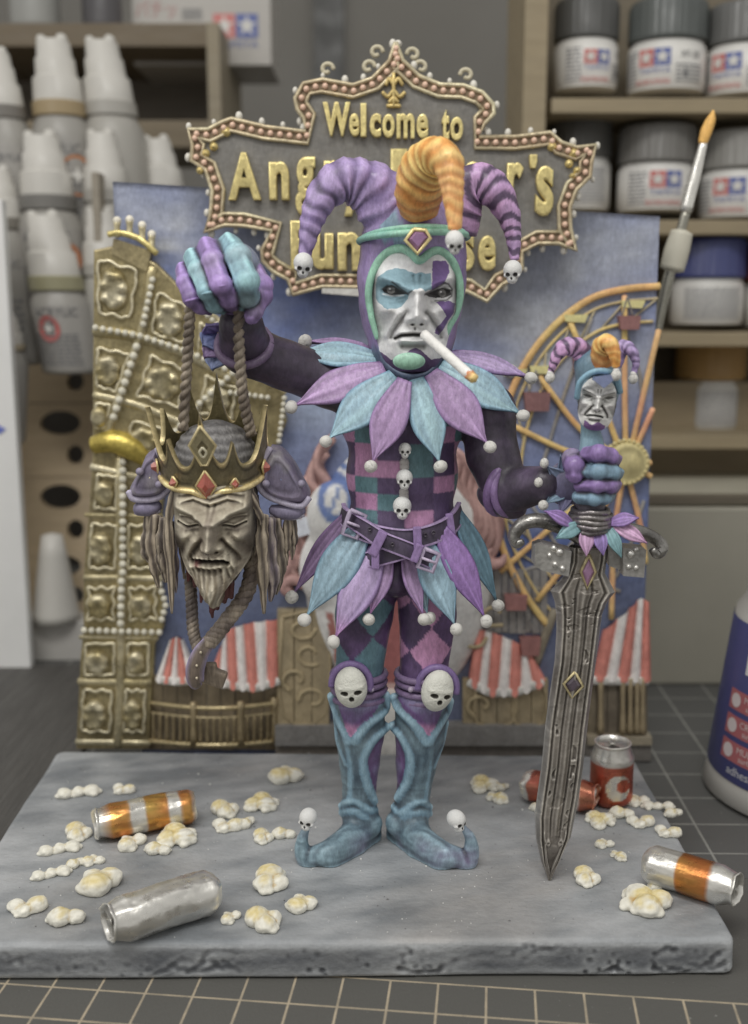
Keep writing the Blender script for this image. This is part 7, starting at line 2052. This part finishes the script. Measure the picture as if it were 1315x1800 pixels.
# hanging locks
HB = [C(86, 76, 66), C(104, 92, 78), C(76, 66, 58), C(116, 104, 88), C(88, 78, 88)]
locks = [([(205, 740), (195, 860), (180, 960), (200, 1015)], 26, 0.5), ([(245, 740), (225, 900), (235, 1040), (258, 1160)], 30, 0.4), ([(300, 760), (285, 900), (295, 1040), (300, 1130)], 34, 0.3),
         ([(368, 540), (345, 640), (318, 760), (318, 900), (330, 1080), (336, 1310)], 22, 0.0), ([(330, 780), (345, 950), (350, 1080), (360, 1190)], 22, 0.2), ([(270, 900), (262, 1000), (275, 1080)], 20, 0.25),
         ([(385, 820), (400, 960), (405, 1110)], 20, 0.5), ([(770, 540), (800, 640), (845, 740), (850, 800)], 20, 0.0), ([(862, 740), (858, 900), (862, 1100), (868, 1310)], 30, 0.15), ([(905, 760), (905, 950), (920, 1120), (905, 1240)], 34, 0.25),
         ([(945, 760), (955, 930), (960, 1080), (940, 1200)], 28, 0.4), ([(1005, 750), (1000, 870), (990, 960), (1003, 1032)], 22, 0.5), ([(1035, 750), (1042, 860), (1035, 930), (1030, 1000)], 18, 0.55), ([(820, 760), (812, 900), (800, 1000)], 22, 0.4)]
for k, (pts, w, dy) in enumerate(locks):
    path = [K(x, y, YK - 0.35 + dy) for x, y in pts]; r = w / 3.2875 * 0.0128 * 1.2
    n_p = len(path)
    V, F, t, a = tube(path, [r * (0.75 if i == 0 else 1.0 if i < n_p - 2 else 0.85 if i < n_p - 1 else 0.2) for i in range(n_p)], n=16, sub=10, flat=0.65, disp=lambda t, a: 0.16 * np.sin(4 * a + 7 * t + k) + 0.14 * np.sin(19 * t + k) + 0.06 * np.sin(41 * t + 2 * k))
    n2 = np.sin(4 * a + 7 * t + k)
    c = mixc(np.tile(HB[k % 5], (len(V), 1)), np.tile(C(146, 134, 114), (len(V), 1)), np.clip(n2 * 0.6, 0, 0.6)); c = mixc(c, np.tile(C(52, 44, 42), (len(V), 1)), np.clip(-n2 * 0.9, 0, 0.8))
    mk('hair_lock', V, F, 'hair', hd, cols=c)
# shoulder plates
def plate_arm(outline, edge_pts, low, cen, sgn):
    pl_ = np.array([[K(x, y, YK).x, K(x, y, YK).z] for x, y in outline]); cm = pl_.mean(0)
    n_r, rings_ = 10, []
    q = catmull(np.vstack([pl_, pl_[:1]]), 6)[:-1]
    for i in range(n_r):
        f = 1 - i / (n_r - 1) * 0.97; h = math.sqrt(max(0.0, 1 - f * f)) * 0.34 + 0.10 * math.exp(-((f - 0.72) / 0.08) ** 2)
        w = cm + (q - cm) * f
        rings_.append(np.column_stack([w[:, 0], np.full(len(w), YK + 0.15 - h), w[:, 1]]))
    V = np.vstack([rings_[0] + [0, 0.4, 0]] + rings_); F = grid_faces(n_r + 1, len(q))
    N_ = vnormals(V, F)
    V += N_ * (0.02 * nz(V, 3, 4, 3))[:, None]
    nn = nz(V, 2.5, 6, 3)
    c = mixc(np.tile(C(84, 78, 98), (len(V), 1)), np.tile(C(112, 102, 124), (len(V), 1)), np.clip(0.4 + 0.7 * nn, 0, 1)); c = mixc(c, np.tile(C(122, 118, 116), (len(V), 1)), np.clip(nz(V, 5, 8, 2) * 1.2 - 0.1, 0, 0.6))
    o = mk('shoulder_plate', V, F, 'metal' if False else 'satin', hd, cols=c)
    V, F, _, _ = tube([K(x, y, YK - 0.02) for x, y in edge_pts], 0.07, n=10, sub=5); mk('rim', V, F, 'satin', o, cols=C(132, 126, 144))
    V, F, _, _ = tube([K(x, y, YK + 0.12) for x, y in low], [0.10, 0.17, 0.17, 0.10], n=12, sub=6); mk('lower_lame', V, F, 'satin', o, cols=C(96, 90, 112))
    V, F, _, _ = tube([K(x, y + 34, YK + 0.1) for x, y in low], 0.05, n=8, sub=5); mk('rim', V, F, 'satin', o, cols=C(126, 120, 132))
    for x, y in cen: V, F, _ = spheres([K(x, y, YK - 0.22)], [0.09], None, 8, 12); mk('rivet', V, F, 'satin', o, cols=C(100, 94, 112))
plate_arm([(245, 350), (185, 395), (148, 470), (82, 600), (118, 650), (250, 645), (325, 590), (318, 520), (275, 430)], [(250, 352), (285, 440), (322, 530), (322, 585), (250, 645), (120, 650), (84, 602)], [(122, 690), (150, 700), (220, 700), (268, 680)], [(150, 490), (262, 565)], -1)
plate_arm([(905, 350), (965, 365), (1030, 440), (1075, 520), (1130, 630), (1085, 680), (960, 665), (870, 620), (838, 560), (850, 450)], [(905, 352), (858, 440), (838, 560), (880, 625), (970, 665), (1080, 690), (1132, 640)], [(905, 705), (960, 720), (1040, 725), (1100, 705)], [(1085, 560), (880, 560)], 1)
# crown
cc0 = P(374, 792, YK + 0.2); Rc = Matrix.Rotation(math.radians(17), 3, 'X')
def crown_pt(ph, v, h, r0=1.20, out=0.0):
    z = v * h; r = r0 + 0.05 * z + 0.035 * z * z + out
    return Vector((cc0.x, cc0.y, cc0.z)) + Rc @ Vector((r * math.sin(ph), -r * math.cos(ph), z - 0.42 + (0.0 if v > 0 else 0)))
SPK = [(0, 1.28, 0.17), (-0.66, 0.62, 0.12), (0.50, 0.62, 0.12), (-1.28, 1.10, 0.16), (1.25, 1.15, 0.16), (math.pi - 0.55, 0.95, 0.15), (math.pi + 0.5, 0.95, 0.15), (math.pi, 1.15, 0.15), (-2.0, 0.7, 0.13), (2.0, 0.7, 0.13)]
def crown_h(ph):
    h = 0.46
    for p0, A_, w in SPK:
        d = abs((ph - p0 + math.pi) % (2 * math.pi) - math.pi); h += A_ * 1.12 * math.exp(-(d / (w * 0.78)) ** 1.15)
    return h
def crown_lo(ph):
    d = abs((ph + math.pi) % (2 * math.pi) - math.pi); return -0.16 * max(0.0, 1 - d / 0.28) + 0.05 * math.cos(ph * 4) * 0.6
nph, nv_ = 420, 12
Vo, Vi, tv = [], [], []
for i in range(nph):
    ph = 2 * math.pi * i / nph; h = crown_h(ph); lo = crown_lo(ph)
    for j in range(nv_):
        v = j / (nv_ - 1); z = lo + (h - lo) * v
        bulge = 0.03 * math.exp(-((v) / 0.12) ** 2) + 0.02 * math.exp(-((1 - v) / 0.1) ** 2)
        Vo.append(crown_pt(ph, z, 1.0, out=bulge)); Vi.append(crown_pt(ph, z, 1.0, out=-0.10)); tv.append(min(v, 1 - v) * (h - lo))
Vo = np.array([tuple(v) for v in Vo]); Vi = np.array([tuple(v) for v in Vi]); N0 = len(Vo)
F = grid_faces(nph, nv_, False)
wr = np.array([[(nph - 1) * nv_ + j, (nph - 1) * nv_ + j + 1, j + 1, j] for j in range(nv_ - 1)])
Fo = np.concatenate([F, wr])
e = []
for i in range(nph):
    k = (i + 1) % nph
    e.append([i * nv_ + N0, k * nv_ + N0, k * nv_, i * nv_]); e.append([i * nv_ + nv_ - 1, k * nv_ + nv_ - 1, k * nv_ + nv_ - 1 + N0, i * nv_ + nv_ - 1 + N0])
V = np.vstack([Vo, Vi]); F = np.concatenate([Fo, Fo[:, ::-1] + N0, np.array(e)])
nn = nz(V, 3, 2, 3); tv = np.array(tv + tv)
c = mixc(np.tile(C(98, 90, 66), (len(V), 1)), np.tile(C(122, 112, 84), (len(V), 1)), np.clip(0.5 + 0.7 * nn, 0, 1)); c = mixc(c, np.tile(C(182, 164, 116), (len(V), 1)), sstep(0.10, 0.03, tv)); c = mixc(c, np.tile(C(54, 48, 40), (len(V), 1)), np.exp(-((tv - 0.14) / 0.03) ** 2) * 0.7)
c[N0:] = C(104, 94, 60)
crown = mk('crown', V, F, 'gold', hd, cols=c, sharp=45)
low_e = [crown_pt(a, crown_lo(a) - 0.02, 1.0, out=0.03) for a in np.linspace(-math.pi, math.pi, 60)]
V, F, _, _ = tube(low_e, 0.065, n=8, sub=2, cap=False); mk('crown_rim', V, F, 'gold', crown, cols=C(176, 158, 108))
def gem(px, py, w, h, ph, z, par, name='jewel', col=C(150, 66, 52)):
    p = crown_pt(ph, z, 1.0, out=0.05); n_ = (crown_pt(ph, z, 1.0, out=0.5) - p).normalized(); u = Vector((0, 0, 1)).cross(n_).normalized() * -1; up__ = n_.cross(u) * -1
    if up__.z < 0: up__ = -up__
    v = [p + up__ * h, p + u * w, p - up__ * h, p - u * w]; f0 = p + n_ * 0.16
    inn_ = [p + (q - p) * 0.3 + n_ * 0.14 for q in v]
    V = np.array([tuple(q) for q in v + inn_]); F = [[i, (i + 1) % 4, 4 + (i + 1) % 4, 4 + i] for i in range(4)] + [[4, 5, 6, 7]]
    mk(name, V, F, 'gem', par, cols=col, smooth=False)
    V, F, _, _ = tube(v + [v[0]], 0.028, n=8, sub=1); mk('jewel_setting', V, F, 'gold', par, cols=C(166, 148, 100))
gem(0, 0, 0.22, 0.36, 0.0, 0.16, crown)
for ph in (-0.62, 0.50): gem(0, 0, 0.10, 0.12, ph, 0.14, crown)
for ph in (-1.25, 1.22): gem(0, 0, 0.10, 0.16, ph, 0.22, crown)
V, F, _, _ = tube([crown_pt(0 + a, z, 1.0, out=0.03) for a, z in ((0, 1.10), (0.055, 0.98), (0, 0.86), (-0.055, 0.98), (0, 1.10))], 0.03, n=8, sub=3); mk('crown_eyelet', V, F, 'gold', crown, cols=C(170, 164, 140))
# cords and the belt ends below
RC, RC2 = C(84, 74, 64), C(128, 116, 100)
def cord(pts, r, turns, name='cord', col=RC, strands=2):
    V, F = rope([P(*q) for q in pts], r, strands, turns)
    mk(name, V, F, 'hair', hd, cols=mixc(np.tile(col, (len(V), 1)), np.tile(RC2, (len(V), 1)), np.clip(nz(V, 4, 3, 2) + 0.25, 0, 0.8)))
cord([(335, 532, 23.6), (331, 600, 23.8), (327, 670, 24.05), (322, 755, 24.4)], 9.5 * 0.0127, 7)
cord([(419, 530, 23.6), (421, 620, 23.85), (428, 700, 24.1), (442, 765, 24.4)], 10 * 0.0127, 8)
cord([(446, 960, 24.7), (436, 1035, 24.6), (398, 1092, 24.4), (366, 1132, 24.3)], 14 * 0.0131, 5, 'braid', C(76, 66, 60), 3)
cord([(334, 1010, 24.7), (337, 1060, 24.65), (340, 1110, 24.6), (352, 1150, 24.5)], 10.5 * 0.0131, 5, 'braid', C(70, 62, 58), 3)
V, F, t, a = tube([P(368, 1128, 24.25), P(352, 1150, 24.15), P(343, 1178, 24.15), P(345, 1200, 24.2), P(352, 1206, 24.22)], [0.16, 0.2, 0.22, 0.19, 0.08], n=14, sub=6, flat=0.4)
sl_ = mk('strap_end', V, F, 'hair', hd, cols=mixc(np.tile(C(92, 80, 70), (len(V), 1)), np.tile(C(110, 100, 130), (len(V), 1)), sstep(0.6, 1.0, np.abs(np.sin(a)))))
for y in (1147, 1170, 1192): V, F, _ = spheres([P(353 if y < 1160 else 346, y, 24.05)], [0.035], None, 6, 8); mk('rivet', V, F, 'gold', sl_, cols=C(150, 140, 120))
V, F = Sculpt().box(P(378, 1190, 24.45), (0.26, 0.14, 0.20), 0.06, 0, R=Matrix.Rotation(0.35, 3, 'Y')).box(P(366, 1172, 24.45), (0.2, 0.12, 0.10), 0.05, 0.05).mesh(0.035)
mk('strap_buckle', V, F, 'hair', hd, cols=C(98, 86, 72))
s = Sculpt(); rr2 = random.Random(3)
for x, y0, y1, r in ((505, 1180, 1245, 12), (570, 1200, 1330, 14), (600, 1200, 1280, 18), (560, 1215, 1300, 10), (640, 1160, 1240, 22), (430, 1050, 1120, 14), (530, 1150, 1215, 16), (680, 1130, 1215, 20), (470, 1080, 1150, 20)):
    s.cone(A(K(x, y0, YK + 0.1)), A(K(x, y1, YK + 0.1)), r / 3.2875 * 0.0131, r / 3.2875 * 0.0131 * 0.7, 0.08)
V, F = s.mesh(0.03); mk('neck_stump', V, F, 'gem', hd, cols=mixc(np.tile(C(62, 34, 36), (len(V), 1)), np.tile(C(92, 44, 44), (len(V), 1)), np.clip(0.5 + nz(V, 4, 2, 2), 0, 1)))

# ================================================================== sword
YW_ = 23.55
sw = thing('sword', G(963, 1545), 'broad dark sword with engraved blade held point down in the lowered fist', 'sword')
Ls = [(1000, 960), (998, 987), (990, 1013), (968, 1038), (975, 1057), (978, 1082), (978, 1110), (975, 1160), (965, 1227), (958, 1277), (952, 1343), (944, 1400), (940, 1432), (942, 1473), (950, 1510), (963, 1545)]
Rs_ = [(1068, 960), (1067, 980), (1063, 1007), (1081, 1040), (1067, 1057), (1058, 1080), (1055, 1100), (1048, 1155), (1040, 1215), (1032, 1277), (1025, 1343), (1018, 1395), (1011, 1432), (1003, 1470), (984, 1508), (963.5, 1545)]
def resamp(L, n, sm=2):
    p = np.array(L, float); k = np.linspace(0, len(p) - 1, n); q = np.stack([np.interp(k, np.arange(len(p)), p[:, i]) for i in (0, 1)], -1); return q
nl, nw = 560, 64
lp, rp = resamp(Ls, nl), resamp(Rs_, nl)
u = np.linspace(-1, 1, nw)
PX = lp[:, None, 0] + (rp - lp)[:, None, 0] * (u[None] + 1) / 2; PY = lp[:, None, 1] + (rp - lp)[:, None, 1] * (u[None] + 1) / 2
tt = np.linspace(0, 1, nl)[:, None] * np.ones(nw); uu = np.ones(nl)[:, None] * u
au = np.abs(uu)
hgt = 0.17 * np.clip((1 - au) / 0.22, 0, 1) + 0.03
hgt -= 0.06 * np.exp(-((au - 0.66) / 0.05) ** 2) * sstep(0.97, 0.9, tt)           # channel beside the edge bevel
hgt -= 0.05 * np.exp(-((au - 0.26) / 0.045) ** 2) * sstep(0.12, 0.18, tt) * sstep(0.9, 0.8, tt)
hgt += 0.05 * np.exp(-(au / 0.10) ** 2) * sstep(0.14, 0.2, tt) * sstep(0.88, 0.8, tt)
q = np.stack([uu * 0.5, 0 * uu, tt * 8.2], -1).reshape(-1, 3)
rw = np.floor(tt * 8.2 / 0.30); gq = np.stack([uu * 0.5, rw * 3.7, 0 * tt], -1).reshape(-1, 3)
gl = (0.6 * nz(q, 13, 4, 2) + 0.5 * nz(gq, 9, 6, 2)).reshape(tt.shape)
rowgap = np.abs((tt * 8.2 / 0.30) % 1 - 0.5)
gl = np.where(rowgap > 0.38, -1, gl)
hgt -= 0.055 * sstep(0.15, 0.35, gl) * np.exp(-((au - 0.46) / 0.13) ** 2) * sstep(0.16, 0.2, tt) * sstep(0.86, 0.8, tt)   # worn engraving
hgt -= 0.02 * sstep(0.3, 0.6, nz(q + 9, 6, 6, 2).reshape(tt.shape))
pit = np.exp(-(((tt - 0.95) / 0.045) ** 2)) * (au < 0.42 * sstep(1.0, 0.9, tt) + 0.02); hgt -= 0.12 * pit
for sgn in (-1, 1):   # curling engraved lines near the point
    ang_ = np.linspace(0, 5.5, 30)
    pts_ = [(sgn * (0.42 + 0.16 * math.cos(a)), 0.845 + 0.010 * a * math.sin(1.0) + 0.018 * math.sin(a)) for a in ang_]
    d = np.full(tt.shape, 9.0)
    for (a0_, b0_), (a1_, b1_) in zip(pts_[:-1], pts_[1:]): d = np.minimum(d, segd(uu, tt * 5, (a0_, b0_ * 5), (a1_, b1_ * 5)))
    hgt += 0.05 * np.exp(-(d / 0.035) ** 2)
Vf = np.array([[tuple(P(PX[i, j], PY[i, j], YW_)) for j in range(nw)] for i in range(nl)])
Vb = Vf.copy(); Vf[..., 1] -= hgt; Vb[..., 1] += np.clip((1 - au) / 0.22, 0, 1) * 0.17
V = np.concatenate([Vf.reshape(-1, 3), Vb.reshape(-1, 3)]); n0 = nl * nw
F = grid_faces(nl, nw, False); e = []
for i in range(nl - 1):
    e.append([i * nw, (i + 1) * nw, (i + 1) * nw + n0, i * nw + n0]); a = i * nw + nw - 1; e.append([a, a + n0, a + nw + n0, a + nw])
F = np.concatenate([F, F[:, ::-1] + n0, np.array(e)])
Vs = V[:n0]; cvv = cavity(Vs, grid_faces(nl, nw, False)[:, ::-1], 4)
nn = nz(Vs, 2.5, 3, 4)
c = mixc(np.tile(C(92, 86, 80), (n0, 1)), np.tile(C(124, 117, 109), (n0, 1)), np.clip(0.45 + 0.7 * nn, 0, 1))
a1 = au.reshape(-1); t1 = tt.reshape(-1)
c = mixc(c, np.tile(C(128, 126, 124), (n0, 1)), sstep(0.74, 0.86, a1) * np.clip(0.45 + 0.5 * nn, 0, 1))
c = mixc(c, np.tile(C(150, 148, 144), (n0, 1)), sstep(0.955, 0.985, a1) * 0.7)
cvv *= (1 if np.corrcoef(cvv, -hgt.reshape(-1))[0, 1] > 0 else -1)
c = mixc(c, np.tile(C(56, 52, 49), (n0, 1)), np.clip(cvv * 38, 0, 0.7)); c = mixc(c, np.tile(C(160, 155, 146), (n0, 1)), np.clip(-cvv * 60, 0, 0.7))
mk('blade', V, F, 'steel', sw, cols=np.vstack([c, c * 0.8]))
def diamond(x, y, w, h, col, rot, Y=YW_ - 0.22):
    cs, sn = math.cos(rot), math.sin(rot); v = [P(x + a * cs - b * sn, y + a * sn + b * cs, Y) for a, b in ((0, -h), (w, 0), (0, h), (-w, 0))]
    V, F, _, _ = tube(v + [v[0]], 0.035, n=8, sub=1); o = mk('inlay_frame', V, F, 'gold', sw, cols=C(138, 126, 90))
    p = sum(v, Vector()) / 4; f = [p + (q - p) * 0.45 + Vector((0, -0.03, 0)) for q in v]
    V = np.array([tuple(q + Vector((0, 0.03, 0))) for q in v] + [tuple(q) for q in f]); F = [[i, (i + 1) % 4, 4 + (i + 1) % 4, 4 + i] for i in range(4)] + [[4, 5, 6, 7]]
    mk('inlay', V, F, 'gem', o, cols=col, smooth=False)
diamond(1034, 1005, 13, 30, C(136, 98, 132), 0.06); diamond(1008, 1204, 17, 23, C(70, 60, 70), 0.12)
# cross guard
SIL, SIL2 = C(118, 116, 112), C(76, 74, 72)
def gtube(pts, rs, name, par=sw, mat='metal', col=SIL):
    V, F, t, a = tube([P(x, y, Y) for x, y, Y in pts], [r * 0.0122 for r in rs], n=16, sub=8, disp=lambda t, a: 0.07 * np.cos(2 * a + 0.4))
    cc_ = mixc(np.tile(col, (len(V), 1)), np.tile(SIL2, (len(V), 1)), np.clip(0.4 + nz(V, 3, 2, 2) + 0.4 * np.cos(2 * a), 0, 0.9))
    return mk(name, V, F, mat, par, cols=cc_)
gtube([(1022, 945, 23.5), (985, 925, 23.45), (950, 915, 23.4), (920, 920, 23.4), (904, 940, 23.4), (908, 955, 23.35), (920, 952, 23.3)], [15, 15, 14, 13, 12, 10, 6], 'guard_arm')
gtube([(1060, 940, 23.5), (1090, 930, 23.5), (1125, 935, 23.5), (1152, 947, 23.5), (1164, 962, 23.45), (1156, 974, 23.4), (1146, 966, 23.35)], [15, 14, 13, 12, 12, 10, 6], 'guard_arm')
def block(pts, Y, th, rv):
    V, F = prism([(P(x, y, Y).x, P(x, y, Y).z) for x, y in pts], Y - th, Y + th, 0.05)
    o = mk('guard_block', V, F, 'steel', sw, cols=mixc(np.tile(C(104, 102, 98), (len(V), 1)), np.tile(C(134, 132, 128), (len(V), 1)), np.clip(0.5 + nz(V, 2, 3, 2), 0, 1)), smooth=False)
    for x, y, r in rv:
        V, F, _ = spheres([P(x, y, Y - th)], [r * 0.0122], None, 8, 12); mk('rivet', V, F, 'metal', o, cols=C(146, 144, 140))
block([(950, 952), (1001, 964), (996, 1008), (950, 998), (937, 990), (938, 957)], 23.45, 0.28, ((984, 970, 8), (974, 964, 7), (976, 992, 6), (989, 999, 6), (966, 976, 5)))
block([(1090, 958), (1131, 962), (1127, 1010), (1091, 1007)], 23.45, 0.28, ((1108, 974, 8), (1118, 966, 5), (1105, 996, 5), (1118, 998, 5)))
block([(1066, 958), (1092, 964), (1090, 1000), (1068, 992)], 23.6, 0.15, ())
for k, (y, r) in enumerate(((898, 30), (906, 34), (914, 36), (922, 37), (930, 34))):
    cc_ = P(1038, y, 23.45); rad = r * 0.0122
    V, F, t, a = tube([(cc_.x + rad * math.cos(q), cc_.y + rad * math.sin(q), cc_.z + 0.02 * math.sin(3 * q + k)) for q in np.linspace(0, 2 * math.pi, 25)], 0.075, n=8, sub=1, cap=False)
    mk('grip_wrap', V, F, 'metal', sw, cols=mixc(np.tile(C(96, 92, 90), (len(V), 1)), np.tile(C(64, 58, 64), (len(V), 1)), np.clip(0.5 + nz(V, 4, k, 2), 0, 1)))
V, F, _, _ = tube([P(1040, 790, 23.55), P(1038, 850, 23.55), P(1038, 955, 23.55)], [0.26, 0.3, 0.36], n=18, sub=4); mk('grip', V, F, 'satin', sw, cols=C(66, 60, 70))
for k, (r0, t0, w, col, nrm) in enumerate([((1006, 922), (958, 898), 26, C(118, 90, 146), (-.2, -1, .8)), ((1074, 918), (1123, 910), 26, C(118, 90, 146), (.2, -1, .8)), ((1022, 922), (976, 947), 27, C(88, 124, 130), (-.2, -1, .3)),
                                           ((1080, 922), (1138, 955), 27, C(156, 118, 150), (.2, -1, .3)), ((1030, 926), (1031, 978), 27, C(152, 116, 150), (0, -1, .15)), ((1051, 928), (1061, 977), 25, C(112, 90, 146), (0, -1, .15)), ((1066, 924), (1093, 981), 24, C(88, 124, 130), (.1, -1, .15))]):
    V, F, c = petal(P(*r0, 23.15), P(*t0, 22.95), w * 0.0122, nrm, col, edge=col * 0.8, bend=0.12, seed=k + 40, peak=0.45, root_w=0.55, rimh=0.02)
    mk('guard_petal', V, F, 'satin', sw, cols=c)
# pommel: small jester head
ph_ = bpy.data.objects.new('pommel_head', None); COL.objects.link(ph_); ph_.parent = sw; ph_['label'] = 'small white-faced jester head pommel'
Ym = 23.5
V, F, t, a = tube([P(1041, 800, Ym), P(1040, 775, Ym), P(1038, 755, Ym), (P(1042, 735, Ym))], [0.30, 0.25, 0.21, 0.24], n=18, sub=5)
mk('neck', V, F, 'satin', ph_, cols=mixc(np.tile(C(70, 96, 112), (len(V), 1)), np.tile(C(100, 128, 140), (len(V), 1)), np.clip(0.5 + nz(V, 4, 2, 3), 0, 1)))
mo_ = P(1051, 694, Ym); ms_ = 33.5 * S(694, Ym - 0.3); Rm = Matrix.Rotation(math.radians(-10), 3, 'Z') @ Matrix.Rotation(math.radians(5), 3, 'Y')
V, F, X, Z, cv, D = face_mesh(mo_, ms_, Rm, n=(130, 190))
F = F[((np.abs(X) / 1.0) ** 2.4 + (np.abs(Z + .42) / 1.42) ** 2.4 < 1)[F].all(1)]
c = np.tile(C(182, 181, 178), (len(V), 1)) * (1 - 0.7 * np.clip(cv * 130, 0, 1))[:, None]
ey = np.clip(sum(gau(X, Z, 0.03 + s * 0.52, -0.02, 0.22, 0.08, 1) for s in (-1, 1)), 0, 1)
c = mixc(c, np.tile(C(50, 48, 46), (len(V), 1)), 0.9 * ey)
for s_ in (-1, 1):
    c = mixc(c, np.tile(C(60, 58, 56), (len(V), 1)), 0.8 * lg(X, Z, [(s_ * 0.16, 0.05), (s_ * 0.45, 0.17), (s_ * 0.8, 0.26)], 0.05, 1)); c = mixc(c, np.tile(C(96, 94, 92), (len(V), 1)), 0.6 * lg(X, Z, [(.03 + s_ * .26, -.5), (.03 + s_ * .42, -.72), (.03 + s_ * .58, -.95)], 0.06, 1.0))
c = mixc(c, np.tile(C(60, 58, 56), (len(V), 1)), np.clip(1.2 * lg(X, Z, [(-0.45, -1.08), (-0.1, -0.99), (0.35, -1.06)], 0.05, 1), 0, 0.9))
c = mixc(c, np.tile(C(112, 82, 130), (len(V), 1)), ((Z < -1.42 + 0.08 * np.sin(X * 9)) & (np.abs(X) < 0.55)) * 1.0)
c = mixc(c, np.tile(C(52, 50, 58), (len(V), 1)), sstep(0.85, 1.0, np.abs(X)))
mk('face', V, F, 'matte', ph_, cols=c)
s = Sculpt()
s.ell(P(1050, 680, Ym + 0.15), (39 * S(680, Ym), 0.52, 56 * S(680, Ym)), 0.1); s.ell(P(1044, 640, Ym + 0.1), (0.42, 0.42, 0.34), 0.2)
s.ell(P(1053, 708, Ym - 0.55), (31 * S(700, Ym), 0.55, 56 * S(700, Ym)), 0.03, 'sub')
s.ell(P(1046, 735, Ym + 0.1), (0.30, 0.35, 0.3), 0.1)
V, F = s.mesh(0.03)
mk('hood', V, F, 'satin', ph_, cols=mixc(np.tile(C(76, 104, 122), (len(V), 1)), np.tile(C(110, 136, 150), (len(V), 1)), np.clip(0.5 + nz(V, 4, 2, 3), 0, 1)))
V, F, _, _ = tube([P(1014, 700, Ym - 0.25), P(1020, 672, Ym - 0.42), P(1040, 655, Ym - 0.52), P(1062, 652, Ym - 0.55), P(1082, 660, Ym - 0.4), P(1090, 690, Ym - 0.2)], 0.065, n=10, sub=5); mk('hood_rim', V, F, 'satin', ph_, cols=C(90, 124, 142))
V, F = prism([(P(x, y, Ym - 0.6).x, P(x, y, Ym - 0.6).z) for x, y in ((1044, 662), (1072, 658), (1076, 668), (1060, 682), (1042, 668))], Ym - 0.72, Ym - 0.5, 0.02); mk('brow_jewel', V, F, 'gem', ph_, cols=C(96, 106, 142), smooth=False)
hA = horn('hat_horn', [(1034, 640, 23.6, 17), (1018, 614, 23.6, 18), (996, 610, 23.5, 16), (980, 624, 23.45, 11), (971, 645, 23.4, 7), (968, 656, 23.4, 5)], col_r, 0.04, 7, parent=ph_)
hB = horn('hat_horn', [(1058, 640, 23.3, 19), (1058, 612, 23.15, 19), (1070, 603, 22.95, 16), (1080, 622, 22.85, 11), (1083, 645, 22.85, 7)], col_o, 0.03, 7, parent=ph_)
hC = horn('hat_horn', [(1078, 640, 23.6, 15), (1092, 613, 23.6, 14), (1108, 615, 23.5, 11), (1118, 636, 23.45, 7), (1115, 655, 23.4, 5)], col_l, 0.05, 7, parent=ph_)
for x, y, Y, r in ((967, 664, 23.38, 9), (1083, 660, 22.83, 9), (1113, 666, 23.38, 8.5)):
    put('bell', BELL, P(x, y, Y), r * S(y, Y), (0.2, 0.3, 0.1), ph_)
    V, F, _ = spheres([P(x, y - 8, Y)], [0.07], None, 8, 10); mk('bell_cap', V, F, 'white', ph_, cols=C(168, 166, 162))
for ph0, z0_, w_, h_ in ((0, 1.08, 0.24, 0.42),):
    o_ = [crown_pt(ph0 + dx, z, 1.0, out=0.03) for dx, z in ((0, z0_ + h_ * 1.3), (w_ * 0.9, z0_ + 0.05), (0.05, z0_ - h_), (-0.05, z0_ - h_), (-w_ * 0.9, z0_ + 0.05))]
    i_ = [crown_pt(ph0 + dx, z, 1.0, out=0.03) for dx, z in ((0, z0_ + 0.20), (0.09, z0_ + 0.02), (0.0, z0_ - 0.2), (0.0, z0_ - 0.2), (-0.09, z0_ + 0.02))]
    V = np.array([tuple(q) for q in o_ + i_] + [tuple(q + Vector((0, 0.1, 0))) for q in o_ + i_]); F = []
    for i in range(5):
        k = (i + 1) % 5; F += [[i, k, 5 + k, 5 + i], [10 + i, 15 + i, 15 + k, 10 + k], [i, 10 + i, 10 + k, k], [5 + i, 5 + k, 15 + k, 15 + i]]
    mk('crown_point', V, F, 'gold', crown, cols=C(124, 116, 88), smooth=False)
    V, F, _, _ = tube(o_ + [o_[0]], 0.03, n=8, sub=1); mk('crown_point_edge', V, F, 'gold', crown, cols=C(166, 152, 110))
